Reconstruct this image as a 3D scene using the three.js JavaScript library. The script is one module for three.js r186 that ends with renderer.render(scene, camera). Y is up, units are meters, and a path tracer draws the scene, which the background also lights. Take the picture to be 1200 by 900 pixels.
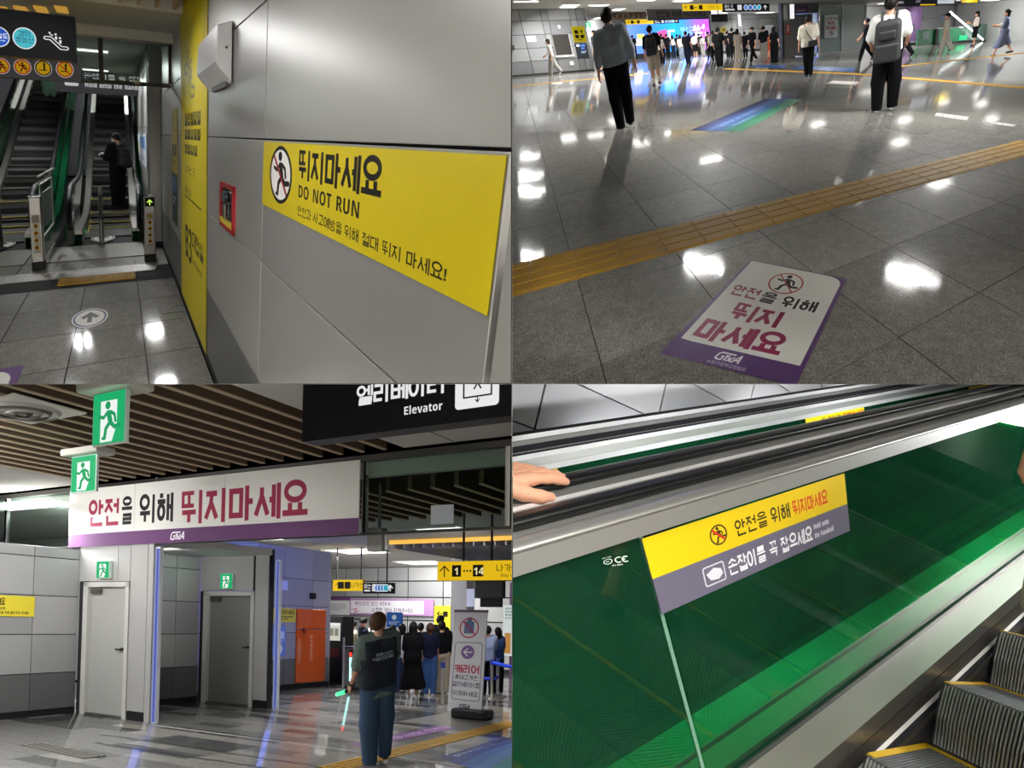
import * as THREE from 'three';
import { mergeGeometries, mergeVertices } from 'three/addons/utils/BufferGeometryUtils.js';
import { RoundedBoxGeometry } from 'three/addons/geometries/RoundedBoxGeometry.js';
import { RectAreaLightUniformsLib } from 'three/addons/lights/RectAreaLightUniformsLib.js';

// ---------------------------------------------------------------- camera, exposure, light
// Four station rooms, two above and two below an added floor slab, looked into from the open end of an added dividing wall.
const scene = new THREE.Scene();
scene.background = new THREE.Color(0x000000);
const FOCAL = 700;                                   // in pixels of the 1200 x 900 frame
const camera = new THREE.PerspectiveCamera(2 * Math.atan(450 / FOCAL) * 180 / Math.PI, 4 / 3, 0.05, 200);
camera.position.set(0, 0, 0); camera.lookAt(0, 0, -1);
RectAreaLightUniformsLib.init();
const renderer = new THREE.WebGLRenderer({ antialias: true });
renderer.toneMapping = THREE.LinearToneMapping;
renderer.toneMappingExposure = 1.0;
renderer.shadowMap.enabled = true;
const LUX = { concourse: 20, tubes: 150, hall: 220, gates: 100, shaft: 30, lobby: 108, pendant: 80 };   // panel brightness by room; lobby and pendant are added lamps

// ---------------------------------------------------------------- small helpers
const V = (x, y, z) => new THREE.Vector3(x, y, z);
let seed = 7;
const rnd = () => { seed = (seed * 1664525 + 1013904223) >>> 0; return seed / 4294967296; };
const rr = (a, b) => a + (b - a) * rnd();
const used = {};
function numbered(name) { used[name] = (used[name] || 0) + 1; return used[name] === 1 ? name : name + '_' + String(used[name] - 1).padStart(3, '0'); }
const hex = (c) => new THREE.Color(c);
const mats = {};
function mat(key, o) { if (!mats[key]) { const { phys, ...p } = o; mats[key] = phys ? new THREE.MeshPhysicalMaterial(p) : new THREE.MeshStandardMaterial(p); mats[key].name = key; } return mats[key]; }
const paint = (c, rough = 0.6, metal = 0) => mat('p' + c + rough + metal, { color: hex(c), roughness: rough, metalness: metal, side: THREE.DoubleSide });
function glow(c, k) { return mat('g' + c + k, { color: hex('#222222'), emissive: hex(c), emissiveIntensity: k, roughness: 0.5 }); }

// ---------------------------------------------------------------- geometry helpers (metres, room coordinates)
function bx(x0, x1, y0, y1, z0, z1, r = 0) {
  const w = Math.abs(x1 - x0), h = Math.abs(y1 - y0), d = Math.abs(z1 - z0);
  const g = r > 0 ? new RoundedBoxGeometry(w, h, d, 2, Math.min(r, w / 2.1, h / 2.1, d / 2.1)) : new THREE.BoxGeometry(w, h, d);
  g.translate((x0 + x1) / 2, (y0 + y1) / 2, (z0 + z1) / 2); return g;
}
function clean(g) { let q = g.index ? g.toNonIndexed() : g; for (const k of Object.keys(q.attributes)) if (!['position', 'normal', 'uv'].includes(k)) q.deleteAttribute(k); if (!q.attributes.normal) q.computeVertexNormals(); if (!q.attributes.uv) q.setAttribute('uv', new THREE.BufferAttribute(new Float32Array(q.attributes.position.count * 2), 2)); q.clearGroups && q.clearGroups(); return q; }
const merge = (list) => mergeGeometries(list.map(clean));
function boxUV(g, s = 1) {           // uv in metres, by the main direction of each face
  g = clean(g); const p = g.attributes.position, n = g.attributes.normal, u = g.attributes.uv;
  for (let i = 0; i < p.count; i++) {
    const ax = Math.abs(n.getX(i)), ay = Math.abs(n.getY(i)), az = Math.abs(n.getZ(i));
    if (ay >= ax && ay >= az) u.setXY(i, p.getX(i) * s, p.getZ(i) * s); else if (ax >= az) u.setXY(i, p.getZ(i) * s, p.getY(i) * s); else u.setXY(i, p.getX(i) * s, p.getY(i) * s);
  }
  return g;
}
function quad(a, b, c, d) {          // lower left, lower right, upper right, upper left, seen from its front
  const g = new THREE.BufferGeometry();
  g.setAttribute('position', new THREE.Float32BufferAttribute([...a, ...b, ...c, ...a, ...c, ...d], 3));
  g.setAttribute('uv', new THREE.Float32BufferAttribute([0, 0, 1, 0, 1, 1, 0, 0, 1, 1, 0, 1], 2));
  g.computeVertexNormals(); return g;
}
function tube(pts, r, seg = 24, rad = 8, tension = 0.3) {
  const c = new THREE.CatmullRomCurve3(pts.map((p) => V(...p)), false, 'catmullrom', tension);
  return new THREE.TubeGeometry(c, seg, r, rad, false);
}
function rod(a, b, r, rad = 10, r2 = r) {
  const A = V(...a), B = V(...b), g = new THREE.CylinderGeometry(r2, r, A.distanceTo(B), rad);
  g.applyQuaternion(new THREE.Quaternion().setFromUnitVectors(V(0, 1, 0), B.clone().sub(A).normalize()));
  g.translate((A.x + B.x) / 2, (A.y + B.y) / 2, (A.z + B.z) / 2); return g;
}
function sideways(poly, x0, x1) {    // a polygon of [z, y] points given a width from x0 to x1
  const s = new THREE.Shape(poly.map(([z, y]) => new THREE.Vector2(-z, y)));
  const g = new THREE.ExtrudeGeometry(s, { depth: x1 - x0, bevelEnabled: false, curveSegments: 12 });
  g.rotateY(Math.PI / 2);            // shape x -> -z, depth -> x
  g.translate(x0, 0, 0); return g;
}

// ---------------------------------------------------------------- the four rooms
// Each room has its own axes (right, up, back towards the viewer), and the height of the eye above its floor.
const rooms = {};
class Room {
  constructor(name, cx, cy, ax, ay, az, eye) {
    this.name = name; this.cx = cx; this.cy = cy; this.eye = eye; this.items = [];
    this.M = new THREE.Matrix4().makeBasis(V(...ax), V(...ay), V(...az));
    this.I = this.M.clone().invert();
    this.up = V(...ay).normalize(); this.tall = V(...ay).length();
    rooms[name] = this;
  }
  world(x, y, z) { return V(x, y - this.eye, z).applyMatrix4(this.M); }
  at(px, py, on) {                    // where the sight line through a point of the photograph meets a plane of the room
    const r = V((px - 600) / FOCAL, (450 - py) / FOCAL, -1).applyMatrix4(this.I), o = V(0, this.eye, 0);
    const k = Object.keys(on)[0], t = (on[k] - o[k]) / r[k];
    return o.addScaledVector(r, t);
  }
  bake(g) { if (g.userData.baked !== this) { g = g.clone(); g.applyMatrix4(this.M); g.userData.baked = this; } return g; }
  mark(o, label, category, group) { o.userData.label = label; o.userData.category = category; if (group) o.userData.group = group; return o; }
  thing(name, label, category, [x, y, z], group) {
    const o = new THREE.Group(); o.name = numbered(name); o.position.copy(this.world(x, y, z)); o.userData.base = [x, y, z];
    this.mark(o, label, category, group); scene.add(o); this.items.push(o); return o;
  }
  part(t, name, g, m, parent = t) {   // geometry given in room coordinates
    const [x, y, z] = t.userData.base, q = clean(g.clone()).translate(-x, -y, -z); q.applyMatrix4(this.M); fixNormals(q);
    const o = new THREE.Mesh(q, m); o.name = name; o.castShadow = o.receiveShadow = true; parent.add(o); return o;
  }
  single(name, label, category, g, m, group) {   // a thing that is one mesh
    g.computeBoundingBox(); const c = g.boundingBox.getCenter(V(0, 0, 0)), y = g.boundingBox.min.y;
    const q = clean(g.clone()).translate(-c.x, -y, -c.z); q.applyMatrix4(this.M); fixNormals(q);
    const o = new THREE.Mesh(q, m); o.name = numbered(name); o.castShadow = o.receiveShadow = true; o.position.copy(this.world(c.x, y, c.z));
    this.mark(o, label, category, group); scene.add(o); this.items.push(o); return o;
  }
  struct(name, g, m) {
    const q = clean(g.clone()).translate(0, -this.eye, 0); q.applyMatrix4(this.M); fixNormals(q);
    const o = new THREE.Mesh(q, m); o.name = numbered(name); o.receiveShadow = o.castShadow = true; o.userData.kind = 'structure'; scene.add(o); this.items.push(o); return o;
  }
  piece(parent, name, g, m) { const q = clean(g.clone()).translate(0, -this.eye, 0); q.applyMatrix4(this.M); fixNormals(q); const o = new THREE.Mesh(q, m); o.name = name; o.receiveShadow = o.castShadow = true; parent.add(o); return o; }
  stamp(parent, name, baked, m, x, y, z) { const o = new THREE.Mesh(baked, m); o.name = name; o.receiveShadow = o.castShadow = true; o.position.copy(V(x, y, z).applyMatrix4(this.M)); parent.add(o); return o; }
  frame(x, y, z, turn) {              // an upright frame for a living figure; turn 0 looks at the viewer
    const p = this.world(x, y, z), up = this.up, f = p.clone().negate(); f.addScaledVector(up, -f.dot(up)).normalize();
    const r = V(0, 0, 0).crossVectors(up, f);
    const m = new THREE.Matrix4().makeBasis(r, up, f), q = new THREE.Quaternion().setFromRotationMatrix(m);
    q.multiply(new THREE.Quaternion().setFromAxisAngle(V(0, 1, 0), turn)); return { p, q };
  }
  lamp(x, y, z, w, d, power, color = '#ffffff', dir = [0, -1, 0]) {   // the light of a fitting, just in front of its glowing face
    const p = this.world(x, y, z); if (p.x * this.cx < .03 || p.y * this.cy < .03 || p.z > .2) return null;
    const l = new THREE.RectAreaLight(hex(color), power, w, d);
    l.position.copy(p); l.lookAt(p.clone().add(V(...dir).applyMatrix4(this.M))); l.name = 'panel_light'; l.castShadow = true; scene.add(l); return l;
  }
}
function fixNormals(q) { const n = q.attributes.normal, v = V(0, 0, 0); for (let i = 0; i < n.count; i++) { v.fromBufferAttribute(n, i).normalize(); n.setXYZ(i, v.x, v.y, v.z); } }
const TL = new Room('escalator_hall', -1, 1, [0.7152, 0.1963, -0.5286], [0.1219, 0.9156, 0.2288], [0.9644, -0.6164, 1.4676], 1.5);
const TR = new Room('open_hall', 1, 1, [1.1528, 0.4473, -0.6904], [-0.2801, 0.7500, 0.5526], [0, -0.6831, 1.1984], 1.45);
const BL = new Room('gate_hall', -1, -1, [0.9779, 0.1474, 0.4281], [0.0095, 0.9879, -0.0333], [-0.3674, 0.2316, 0.5590], 1.5);
const BR = new Room('escalator_ride', 1, -1, [0.2230, 0.1529, 0.9973], [0.2284, 0.9773, 0.0173], [-1.1095, 0.4569, 0.9040], 0);
// ---------------------------------------------------------------- lettering: Korean syllables drawn stroke by stroke
const JC = {
  'ㄱ': [[[0, .06], [.94, .06], [.8, 1]]], 'ㄴ': [[[.05, 0], [.05, .94], [1, .94]]], 'ㄷ': [[[1, .06], [.06, .06], [.06, .94], [1, .94]]],
  'ㄹ': [[[0, .04], [.95, .04], [.95, .5], [.05, .5], [.05, .96], [1, .96]]], 'ㅁ': [[[.05, .05], [.95, .05], [.95, .95], [.05, .95], [.05, .05], [.5, .05]]],
  'ㅂ': [[[.06, 0], [.06, .95], [.94, .95], [.94, 0]], [[.06, .48], [.94, .48]]], 'ㅅ': [[[.5, 0], [.48, .35], [0, 1]], [[.5, .3], [1, 1]]],
  'ㅇ': 'o', 'ㅈ': [[[0, .06], [1, .06]], [[.52, .06], [.46, .42], [0, 1]], [[.5, .42], [1, 1]]],
  'ㅊ': [[[.3, -.04], [.7, -.04]], [[0, .24], [1, .24]], [[.52, .24], [.46, .5], [0, 1]], [[.5, .5], [1, 1]]],
  'ㅋ': [[[0, .06], [.94, .06], [.8, 1]], [[0, .5], [.86, .48]]], 'ㅌ': [[[1, .06], [.06, .06], [.06, .94], [1, .94]], [[.06, .5], [.95, .5]]],
  'ㅍ': [[[0, .06], [1, .06]], [[.28, .06], [.3, .94]], [[.72, .06], [.7, .94]], [[0, .94], [1, .94]]], 'ㅎ': 'h',
};
const JV = {
  'ㅏ': [[[.3, -.04], [.3, 1.06]], [[.3, .46], [1, .46]]], 'ㅐ': [[[.15, 0], [.15, 1]], [[.15, .48], [.85, .48]], [[.85, -.04], [.85, 1.06]]],
  'ㅑ': [[[.3, -.04], [.3, 1.06]], [[.3, .32], [1, .32]], [[.3, .62], [1, .62]]], 'ㅓ': [[[.7, -.04], [.7, 1.06]], [[-.1, .46], [.7, .46]]],
  'ㅔ': [[[.35, 0], [.35, 1]], [[-.15, .46], [.35, .46]], [[.92, -.04], [.92, 1.06]]], 'ㅕ': [[[.7, -.04], [.7, 1.06]], [[-.1, .3], [.7, .3]], [[-.1, .62], [.7, .62]]],
  'ㅖ': [[[.35, 0], [.35, 1]], [[-.15, .3], [.35, .3]], [[-.15, .62], [.35, .62]], [[.92, -.04], [.92, 1.06]]], 'ㅣ': [[[.5, -.04], [.5, 1.06]]],
  'ㅗ': [[[0, .8], [1, .8]], [[.5, .8], [.5, .1]]], 'ㅛ': [[[0, .8], [1, .8]], [[.3, .8], [.3, .1]], [[.7, .8], [.7, .1]]],
  'ㅜ': [[[0, .2], [1, .2]], [[.5, .2], [.5, 1]]], 'ㅠ': [[[0, .2], [1, .2]], [[.3, .2], [.3, 1]], [[.7, .2], [.7, 1]]], 'ㅡ': [[[0, .5], [1, .5]]],
};
const JL = ['ㄱ', 'ㄱㄱ', 'ㄴ', 'ㄷ', 'ㄷㄷ', 'ㄹ', 'ㅁ', 'ㅂ', 'ㅂㅂ', 'ㅅ', 'ㅅㅅ', 'ㅇ', 'ㅈ', 'ㅈㅈ', 'ㅊ', 'ㅋ', 'ㅌ', 'ㅍ', 'ㅎ'];
const JM = ['ㅏ', 'ㅐ', 'ㅑ', 'ㅒ', 'ㅓ', 'ㅔ', 'ㅕ', 'ㅖ', 'ㅗ', 'ㅗㅏ', 'ㅗㅐ', 'ㅗㅣ', 'ㅛ', 'ㅜ', 'ㅜㅓ', 'ㅜㅔ', 'ㅜㅣ', 'ㅠ', 'ㅡ', 'ㅡㅣ', 'ㅣ'];
const JT = ['', 'ㄱ', 'ㄱㄱ', 'ㄱㅅ', 'ㄴ', 'ㄴㅈ', 'ㄴㅎ', 'ㄷ', 'ㄹ', 'ㄹㄱ', 'ㄹㅁ', 'ㄹㅂ', 'ㄹㅅ', 'ㄹㅌ', 'ㄹㅍ', 'ㄹㅎ', 'ㅁ', 'ㅂ', 'ㅂㅅ', 'ㅅ', 'ㅅㅅ', 'ㅇ', 'ㅈ', 'ㅊ', 'ㅋ', 'ㅌ', 'ㅍ', 'ㅎ'];
function strokes(g, S, x, y, w, h) {
  for (const line of S) { g.beginPath(); line.forEach(([a, b], i) => (i ? g.lineTo(x + a * w, y + b * h) : g.moveTo(x + a * w, y + b * h))); g.stroke(); }
}
function jamo(g, J, x, y, w, h) {
  if (J.length === 2) { const lw = g.lineWidth; g.lineWidth = lw * 0.86; jamo(g, J[0], x, y, w * 0.44, h); jamo(g, J[1], x + w * 0.54, y, w * 0.46, h); g.lineWidth = lw; return; }
  const S = JC[J];
  if (S === 'o') { g.beginPath(); g.ellipse(x + w / 2, y + h / 2, w * 0.48, h * 0.5, 0, 0, 7); g.stroke(); } else if (S === 'h') {
    strokes(g, [[[.28, -.02], [.72, -.02]], [[0, .24], [1, .24]]], x, y, w, h); g.beginPath(); g.ellipse(x + w / 2, y + h * 0.7, w * 0.36, h * 0.3, 0, 0, 7); g.stroke();
  } else strokes(g, S, x, y, w, h);
}
function syllable(g, ch, x, y, s) {            // x, y: top left of a square of side s
  const c = ch.charCodeAt(0) - 0xac00, L = JL[Math.floor(c / 588)], m = JM[Math.floor((c % 588) / 28)], T = JT[c % 28];
  const X = x + s * 0.07, Y = y + s * 0.08, W = s * 0.86, H = s * 0.84, top = T ? 0.54 : 1;
  const lw = g.lineWidth; if (T) g.lineWidth = lw * ('ㅗㅛㅜㅠㅡ'.includes(m) ? 0.74 : 0.88); else if (m.length === 2 || JL[Math.floor(c / 588)].length === 2) g.lineWidth = lw * .92;
  if (m.length === 2) {
    jamo(g, L, X, Y, W * 0.54, H * top * 0.48); strokes(g, JV[m[0]], X - W * 0.02, Y + H * top * 0.58, W * 0.66, H * top * 0.42); strokes(g, JV[m[1]], X + W * 0.72, Y, W * 0.27, H * top);
  } else if ('ㅗㅛㅜㅠㅡ'.includes(m)) {
    const hh = T ? 0.48 : 0.52; jamo(g, L, X + W * 0.12, Y, W * 0.76, H * top * hh); strokes(g, JV[m], X, Y + H * top * (hh + 0.04), W, H * top * (0.96 - hh));
  } else { jamo(g, L, X, Y + H * top * 0.06, W * 0.5, H * top * 0.86); strokes(g, JV[m], X + W * 0.62, Y, W * 0.36, H * top); }
  if (T) jamo(g, T, X + W * 0.12, Y + H * 0.66, W * 0.82, H * 0.34);
  g.lineWidth = lw;
}
const latinW = (g, t) => g.measureText(t).width;
function han(g, text, x, y, s, o = {}) {       // x, y: left, top; s: size; o.w stroke share, o.sq horizontal squeeze; returns the end
  const { w = 0.12, color = '#111', sq = 1, gap = 0.96, bold = true } = o;
  g.save(); g.strokeStyle = g.fillStyle = color; g.lineWidth = s * w; g.lineCap = 'butt'; g.lineJoin = 'miter';
  g.font = (bold ? 'bold ' : '') + Math.round(s * 0.92) + 'px sans-serif'; g.textBaseline = 'alphabetic'; g.textAlign = 'left';
  g.translate(x, y); g.scale(sq, 1); let cx = 0;
  for (const ch of text) {
    if (ch === ' ') cx += s * 0.36; else if (ch >= '가' && ch <= '힣') { syllable(g, ch, cx, 0, s); cx += s * gap; } else { g.fillText(ch, cx, s * 0.86); cx += latinW(g, ch); }
  }
  g.restore(); return x + cx * sq;
}
function hanW(g, text, s, o = {}) { const { sq = 1, gap = 0.96, bold = true } = o; g.save(); g.font = (bold ? 'bold ' : '') + Math.round(s * 0.92) + 'px sans-serif'; let cx = 0; for (const ch of text) cx += ch === ' ' ? s * 0.36 : ch >= '가' && ch <= '힣' ? s * gap : latinW(g, ch); g.restore(); return cx * sq; }
const hanC = (g, text, x, y, s, o = {}) => han(g, text, x - hanW(g, text, s, o) / 2, y, s, o);
function canvasMap(w, h, draw) {
  const c = document.createElement('canvas'); c.width = Math.round(w); c.height = Math.round(h); const g = c.getContext('2d'); draw(g, c.width, c.height);
  const t = new THREE.CanvasTexture(c); t.colorSpace = THREE.SRGBColorSpace; t.magFilter = THREE.LinearFilter; return t;
}
let printed = 0;
function printMat(w, h, draw, o = {}) {        // a printed face; o.glow makes it a lit one
  const t = canvasMap(w, h, draw), m = new THREE.MeshPhysicalMaterial({ map: t, roughness: o.rough ?? 0.5, metalness: 0, side: THREE.DoubleSide, specularIntensity: o.glow ? .2 : .6 });
  if (o.glow) { m.emissive = hex('#ffffff'); m.emissiveMap = t; m.emissiveIntensity = o.glow; m.color = hex('#555555'); }
  m.name = 'print_' + printed++; return m;
}
// pictograms ------------------------------------------------------------------------
function runner(g, x, y, s, color) {           // a running figure in a square of side s
  g.save(); g.translate(x, y); g.scale(s, s); g.fillStyle = g.strokeStyle = color; g.lineCap = 'round'; g.lineJoin = 'round';
  const L = (w, ...p) => { g.lineWidth = w; g.beginPath(); p.forEach(([a, b], i) => (i ? g.lineTo(a, b) : g.moveTo(a, b))); g.stroke(); };
  g.beginPath(); g.arc(.46, .12, .1, 0, 7); g.fill();
  L(.17, [.5, .33], [.57, .53]); L(.085, [.45, .29], [.3, .42], [.14, .38]); L(.085, [.57, .29], [.73, .37], [.77, .54]);
  L(.11, [.55, .56], [.4, .7], [.36, .93]); L(.08, [.36, .94], [.28, .94]); L(.11, [.58, .56], [.74, .68], [.93, .66]);
  g.restore();
}
function noRun(g, cx, cy, rx, ry, ring, bar, lw, fill = '#f4f2ee') {
  g.save(); g.translate(cx, cy); g.scale(rx, ry); g.fillStyle = fill; g.beginPath(); g.arc(0, 0, 1, 0, 7); g.fill();
  runner(g, -.78, -.84, 1.62, '#111'); g.strokeStyle = bar; g.lineWidth = lw * .9; g.beginPath(); g.moveTo(-.66, -.7); g.lineTo(.66, .7); g.stroke();
  g.strokeStyle = ring; g.lineWidth = lw; g.beginPath(); g.arc(0, 0, 1 - lw / 2, 0, 7); g.stroke(); g.restore();
}
function exitMan(g, w, h) {
  g.fillStyle = '#1fae6c'; g.fillRect(0, 0, w, h); g.fillStyle = '#eef6f0'; g.beginPath(); g.moveTo(w * .24, h * .16); g.lineTo(w * .76, h * .16); g.lineTo(w * .76, h * .66); g.lineTo(w * .62, h * .97); g.lineTo(w * .24, h * .97); g.closePath(); g.fill();
  g.save(); g.translate(w * .1, h * .16); g.scale(w * .8 / 100, h * .78 / 100); runner(g, 0, 0, 100, '#1a9a5e'); g.restore();
}
function gtxLogo(g, x, y, h, color) {          // slanted rail company letters G T X A
  g.save(); g.translate(x, y); g.transform(1, 0, -0.25, 1, h * .25, 0); g.strokeStyle = color; g.lineWidth = h * .17; g.lineJoin = 'round';
  const L = (p) => { g.beginPath(); p.forEach(([a, b], i) => (i ? g.lineTo(a * h, b * h) : g.moveTo(a * h, b * h))); g.stroke(); };
  L([[1.5, .08], [.2, .08], [.05, .25], [.05, .75], [.2, .92], [.62, .92], [.62, .5], [.4, .5]]); L([[.75, .36], [1.15, .36]]); L([[.92, .36], [.92, .95]]); L([[1.12, .5], [1.55, .95]]); L([[1.6, .36], [1.12, .95]]); L([[1.62, .95], [2.0, .06], [2.22, .95]]); L([[1.75, .66], [2.14, .66]]);
  g.restore();
}
function escIcon(g, x, y, s, color) {
  g.save(); g.translate(x, y); g.scale(s, s); g.strokeStyle = g.fillStyle = color; g.lineWidth = .055; g.lineJoin = 'round';
  g.beginPath(); g.moveTo(.05, .3); g.lineTo(.28, .3); g.lineTo(.72, .78); g.lineTo(.93, .78); g.arc(.93, .86, .08, -Math.PI / 2, Math.PI / 2); g.lineTo(.66, .94); g.lineTo(.22, .46); g.lineTo(.05, .46); g.arc(.05, .38, .08, Math.PI / 2, Math.PI * 1.5); g.stroke();
  for (const [a, b, r] of [[.22, .08, .05], [.48, .14, .055], [.66, .32, .055]]) { g.beginPath(); g.arc(a, b, r, 0, 7); g.fill(); }
  g.lineWidth = .1; g.beginPath(); g.moveTo(.49, .25); g.lineTo(.49, .42); g.stroke(); g.beginPath(); g.moveTo(.67, .43); g.lineTo(.67, .62); g.stroke(); g.lineWidth = .06; g.beginPath(); g.moveTo(.22, .16); g.lineTo(.36, .22); g.stroke();
  g.restore();
}
function arrowUp(g, cx, cy, s, color, lw = .2) { g.save(); g.translate(cx, cy); g.scale(s, s); g.strokeStyle = color; g.lineWidth = lw; g.beginPath(); g.moveTo(0, .5); g.lineTo(0, -.4); g.stroke(); g.beginPath(); g.moveTo(-.42, .02); g.lineTo(0, -.42); g.lineTo(.42, .02); g.stroke(); g.restore(); }
function smallText(g, x, y, w, h, color, rows = 3) { g.fillStyle = color; for (let i = 0; i < rows; i++) { let cx = x; while (cx < x + w * (i === rows - 1 ? .7 : 1)) { const l = h / rows * rr(.4, 1.1); g.fillRect(cx, y + i * h / rows, Math.min(l, x + w - cx), h / rows * .55); cx += l + h / rows * .3; } } }
// speckled stone and brushed metal -------------------------------------------------------
function speckle(n, base, amp, tint, blotch = 0.25) {
  const d = new Uint8Array(n * n * 4), low = new Float32Array(33 * 33).map(() => rnd() - .5), grain = new Float32Array(256 * 256).map(() => rnd());
  for (let y = 0; y < n; y++) for (let x = 0; x < n; x++) {
    const u = x / n * 32, v = y / n * 32, i = Math.floor(u), j = Math.floor(v), a = u - i, b = v - j, L = (p, q) => low[(q % 32) * 33 + (p % 32)];
    const soft = (L(i, j) * (1 - a) + L(i + 1, j) * a) * (1 - b) + (L(i, j + 1) * (1 - a) + L(i + 1, j + 1) * a) * b;
    const r = rnd(), q3 = grain[(y >> 1) % 256 * 256 + (x >> 1) % 256] * .75 + rnd() * .25, s = q3 < .22 ? -1.7 * (1 - q3 * 3) : q3 > .8 ? 1.5 * (q3 - .6) * 2 : (q3 - .5); void r; const k = base + amp * s + amp * blotch * soft * 2, o = (y * n + x) * 4;
    d[o] = Math.max(0, Math.min(255, k * tint[0])); d[o + 1] = Math.max(0, Math.min(255, k * tint[1])); d[o + 2] = Math.max(0, Math.min(255, k * tint[2])); d[o + 3] = 255;
  }
  const t = new THREE.DataTexture(d, n, n); t.colorSpace = THREE.SRGBColorSpace; t.magFilter = THREE.LinearFilter; t.minFilter = THREE.LinearMipmapLinearFilter; t.generateMipmaps = true; t.wrapS = t.wrapT = THREE.RepeatWrapping; t.needsUpdate = true; return t;
}
// ---------------------------------------------------------------- people: bones with radii, blended into one surface
function field(bones, k, cuts = []) {
  const B = bones.map(([a, b, ra, rb = ra]) => { const d = [b[0] - a[0], b[1] - a[1], b[2] - a[2]]; return { a, d, l: d[0] * d[0] + d[1] * d[1] + d[2] * d[2] || 1e-9, ra, rb }; });
  return (x, y, z) => {
    let f = 1e3;
    for (const { a, d, l, ra, rb } of B) {
      const px = x - a[0], py = y - a[1], pz = z - a[2]; let t = (px * d[0] + py * d[1] + pz * d[2]) / l; t = t < 0 ? 0 : t > 1 ? 1 : t;
      const qx = px - t * d[0], qy = py - t * d[1], qz = pz - t * d[2], e = Math.sqrt(qx * qx + qy * qy + qz * qz) - ra - (rb - ra) * t;
      const h = Math.max(k - Math.abs(f - e), 0) / k; f = Math.min(f, e) - h * h * k * 0.25;
    }
    for (const c of cuts) f = Math.max(f, typeof c === 'function' ? c(x, y, z, f) : c[0] * x + c[1] * y + c[2] * z - c[3]);
    return f;
  };
}
function skin(f, lo, hi, cell) {               // surface nets
  const nx = Math.ceil((hi[0] - lo[0]) / cell) + 1, ny = Math.ceil((hi[1] - lo[1]) / cell) + 1, nz = Math.ceil((hi[2] - lo[2]) / cell) + 1;
  const val = new Float32Array(nx * ny * nz), id = (i, j, k) => (k * ny + j) * nx + i;
  for (let k = 0; k < nz; k++) for (let j = 0; j < ny; j++) for (let i = 0; i < nx; i++) val[id(i, j, k)] = f(lo[0] + i * cell, lo[1] + j * cell, lo[2] + k * cell);
  const vi = new Int32Array(nx * ny * nz).fill(-1), pos = [], idx = [];
  for (let k = 0; k < nz - 1; k++) for (let j = 0; j < ny - 1; j++) for (let i = 0; i < nx - 1; i++) {
    let n = 0, sx = 0, sy = 0, sz = 0, inside = 0; const c = [];
    for (let q = 0; q < 8; q++) { c[q] = val[id(i + (q & 1), j + (q >> 1 & 1), k + (q >> 2))]; if (c[q] < 0) inside++; }
    if (inside === 0 || inside === 8) continue;
    for (const [a, b] of EDGES) if ((c[a] < 0) !== (c[b] < 0)) { const t = c[a] / (c[a] - c[b]); sx += (a & 1) + t * ((b & 1) - (a & 1)); sy += (a >> 1 & 1) + t * ((b >> 1 & 1) - (a >> 1 & 1)); sz += (a >> 2) + t * ((b >> 2) - (a >> 2)); n++; }
    vi[id(i, j, k)] = pos.length / 3; pos.push(lo[0] + (i + sx / n) * cell, lo[1] + (j + sy / n) * cell, lo[2] + (k + sz / n) * cell);
  }
  const face = (a, b, c, d, flip) => { if (flip) idx.push(a, c, b, a, d, c); else idx.push(a, b, c, a, c, d); };
  for (let k = 1; k < nz - 1; k++) for (let j = 1; j < ny - 1; j++) for (let i = 1; i < nx - 1; i++) {
    const s = val[id(i, j, k)] < 0;
    if (s !== val[id(i + 1, j, k)] < 0) face(vi[id(i, j - 1, k - 1)], vi[id(i, j, k - 1)], vi[id(i, j, k)], vi[id(i, j - 1, k)], !s);
    if (s !== val[id(i, j + 1, k)] < 0) face(vi[id(i - 1, j, k - 1)], vi[id(i - 1, j, k)], vi[id(i, j, k)], vi[id(i, j, k - 1)], !s);
    if (s !== val[id(i, j, k + 1)] < 0) face(vi[id(i - 1, j - 1, k)], vi[id(i, j - 1, k)], vi[id(i, j, k)], vi[id(i - 1, j, k)], !s);
  }
  const g = new THREE.BufferGeometry(); g.setAttribute('position', new THREE.Float32BufferAttribute(pos, 3)); g.setIndex(idx); g.computeVertexNormals(); return g;
}
const EDGES = [[0, 1], [2, 3], [4, 5], [6, 7], [0, 2], [1, 3], [4, 6], [5, 7], [0, 4], [1, 5], [2, 6], [3, 7]];
function blob(bones, k, cell, cuts = [], pad = 0) {
  const lo = [1e9, 1e9, 1e9], hi = [-1e9, -1e9, -1e9];
  for (const [a, b, ra, rb = ra] of bones) for (const [p, r] of [[a, ra], [b, rb]]) for (let i = 0; i < 3; i++) { lo[i] = Math.min(lo[i], p[i] - r - 2 * cell - pad); hi[i] = Math.max(hi[i], p[i] + r + 2 * cell + pad); }
  return skin(field(bones, k, cuts), lo, hi, cell);
}
function tint(g, color, by) {                  // vertex colours
  const c = hex(color), p = g.attributes.position, a = new Float32Array(p.count * 3);
  for (let i = 0; i < p.count; i++) { const q = (by && by(p.getX(i), p.getY(i), p.getZ(i))) || c; a[i * 3] = q.r; a[i * 3 + 1] = q.g; a[i * 3 + 2] = q.b; }
  g.setAttribute('color', new THREE.BufferAttribute(a, 3)); return g;
}
const SKIN = '#c79478', EYE = hex('#1c1512'), LIP = hex('#a5625a');
const ell = (x, y, z, c, r) => { const a = (x - c[0]) / r[0], b = (y - c[1]) / r[1], d = (z - c[2]) / r[2], l = Math.sqrt(a * a + b * b + d * d); return (l - 1) * Math.min(r[0], r[1], r[2]); };
const smin = (a, b, k) => { const h = Math.max(k - Math.abs(a - b), 0) / k; return Math.min(a, b) - h * h * k * 0.25; };
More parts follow.
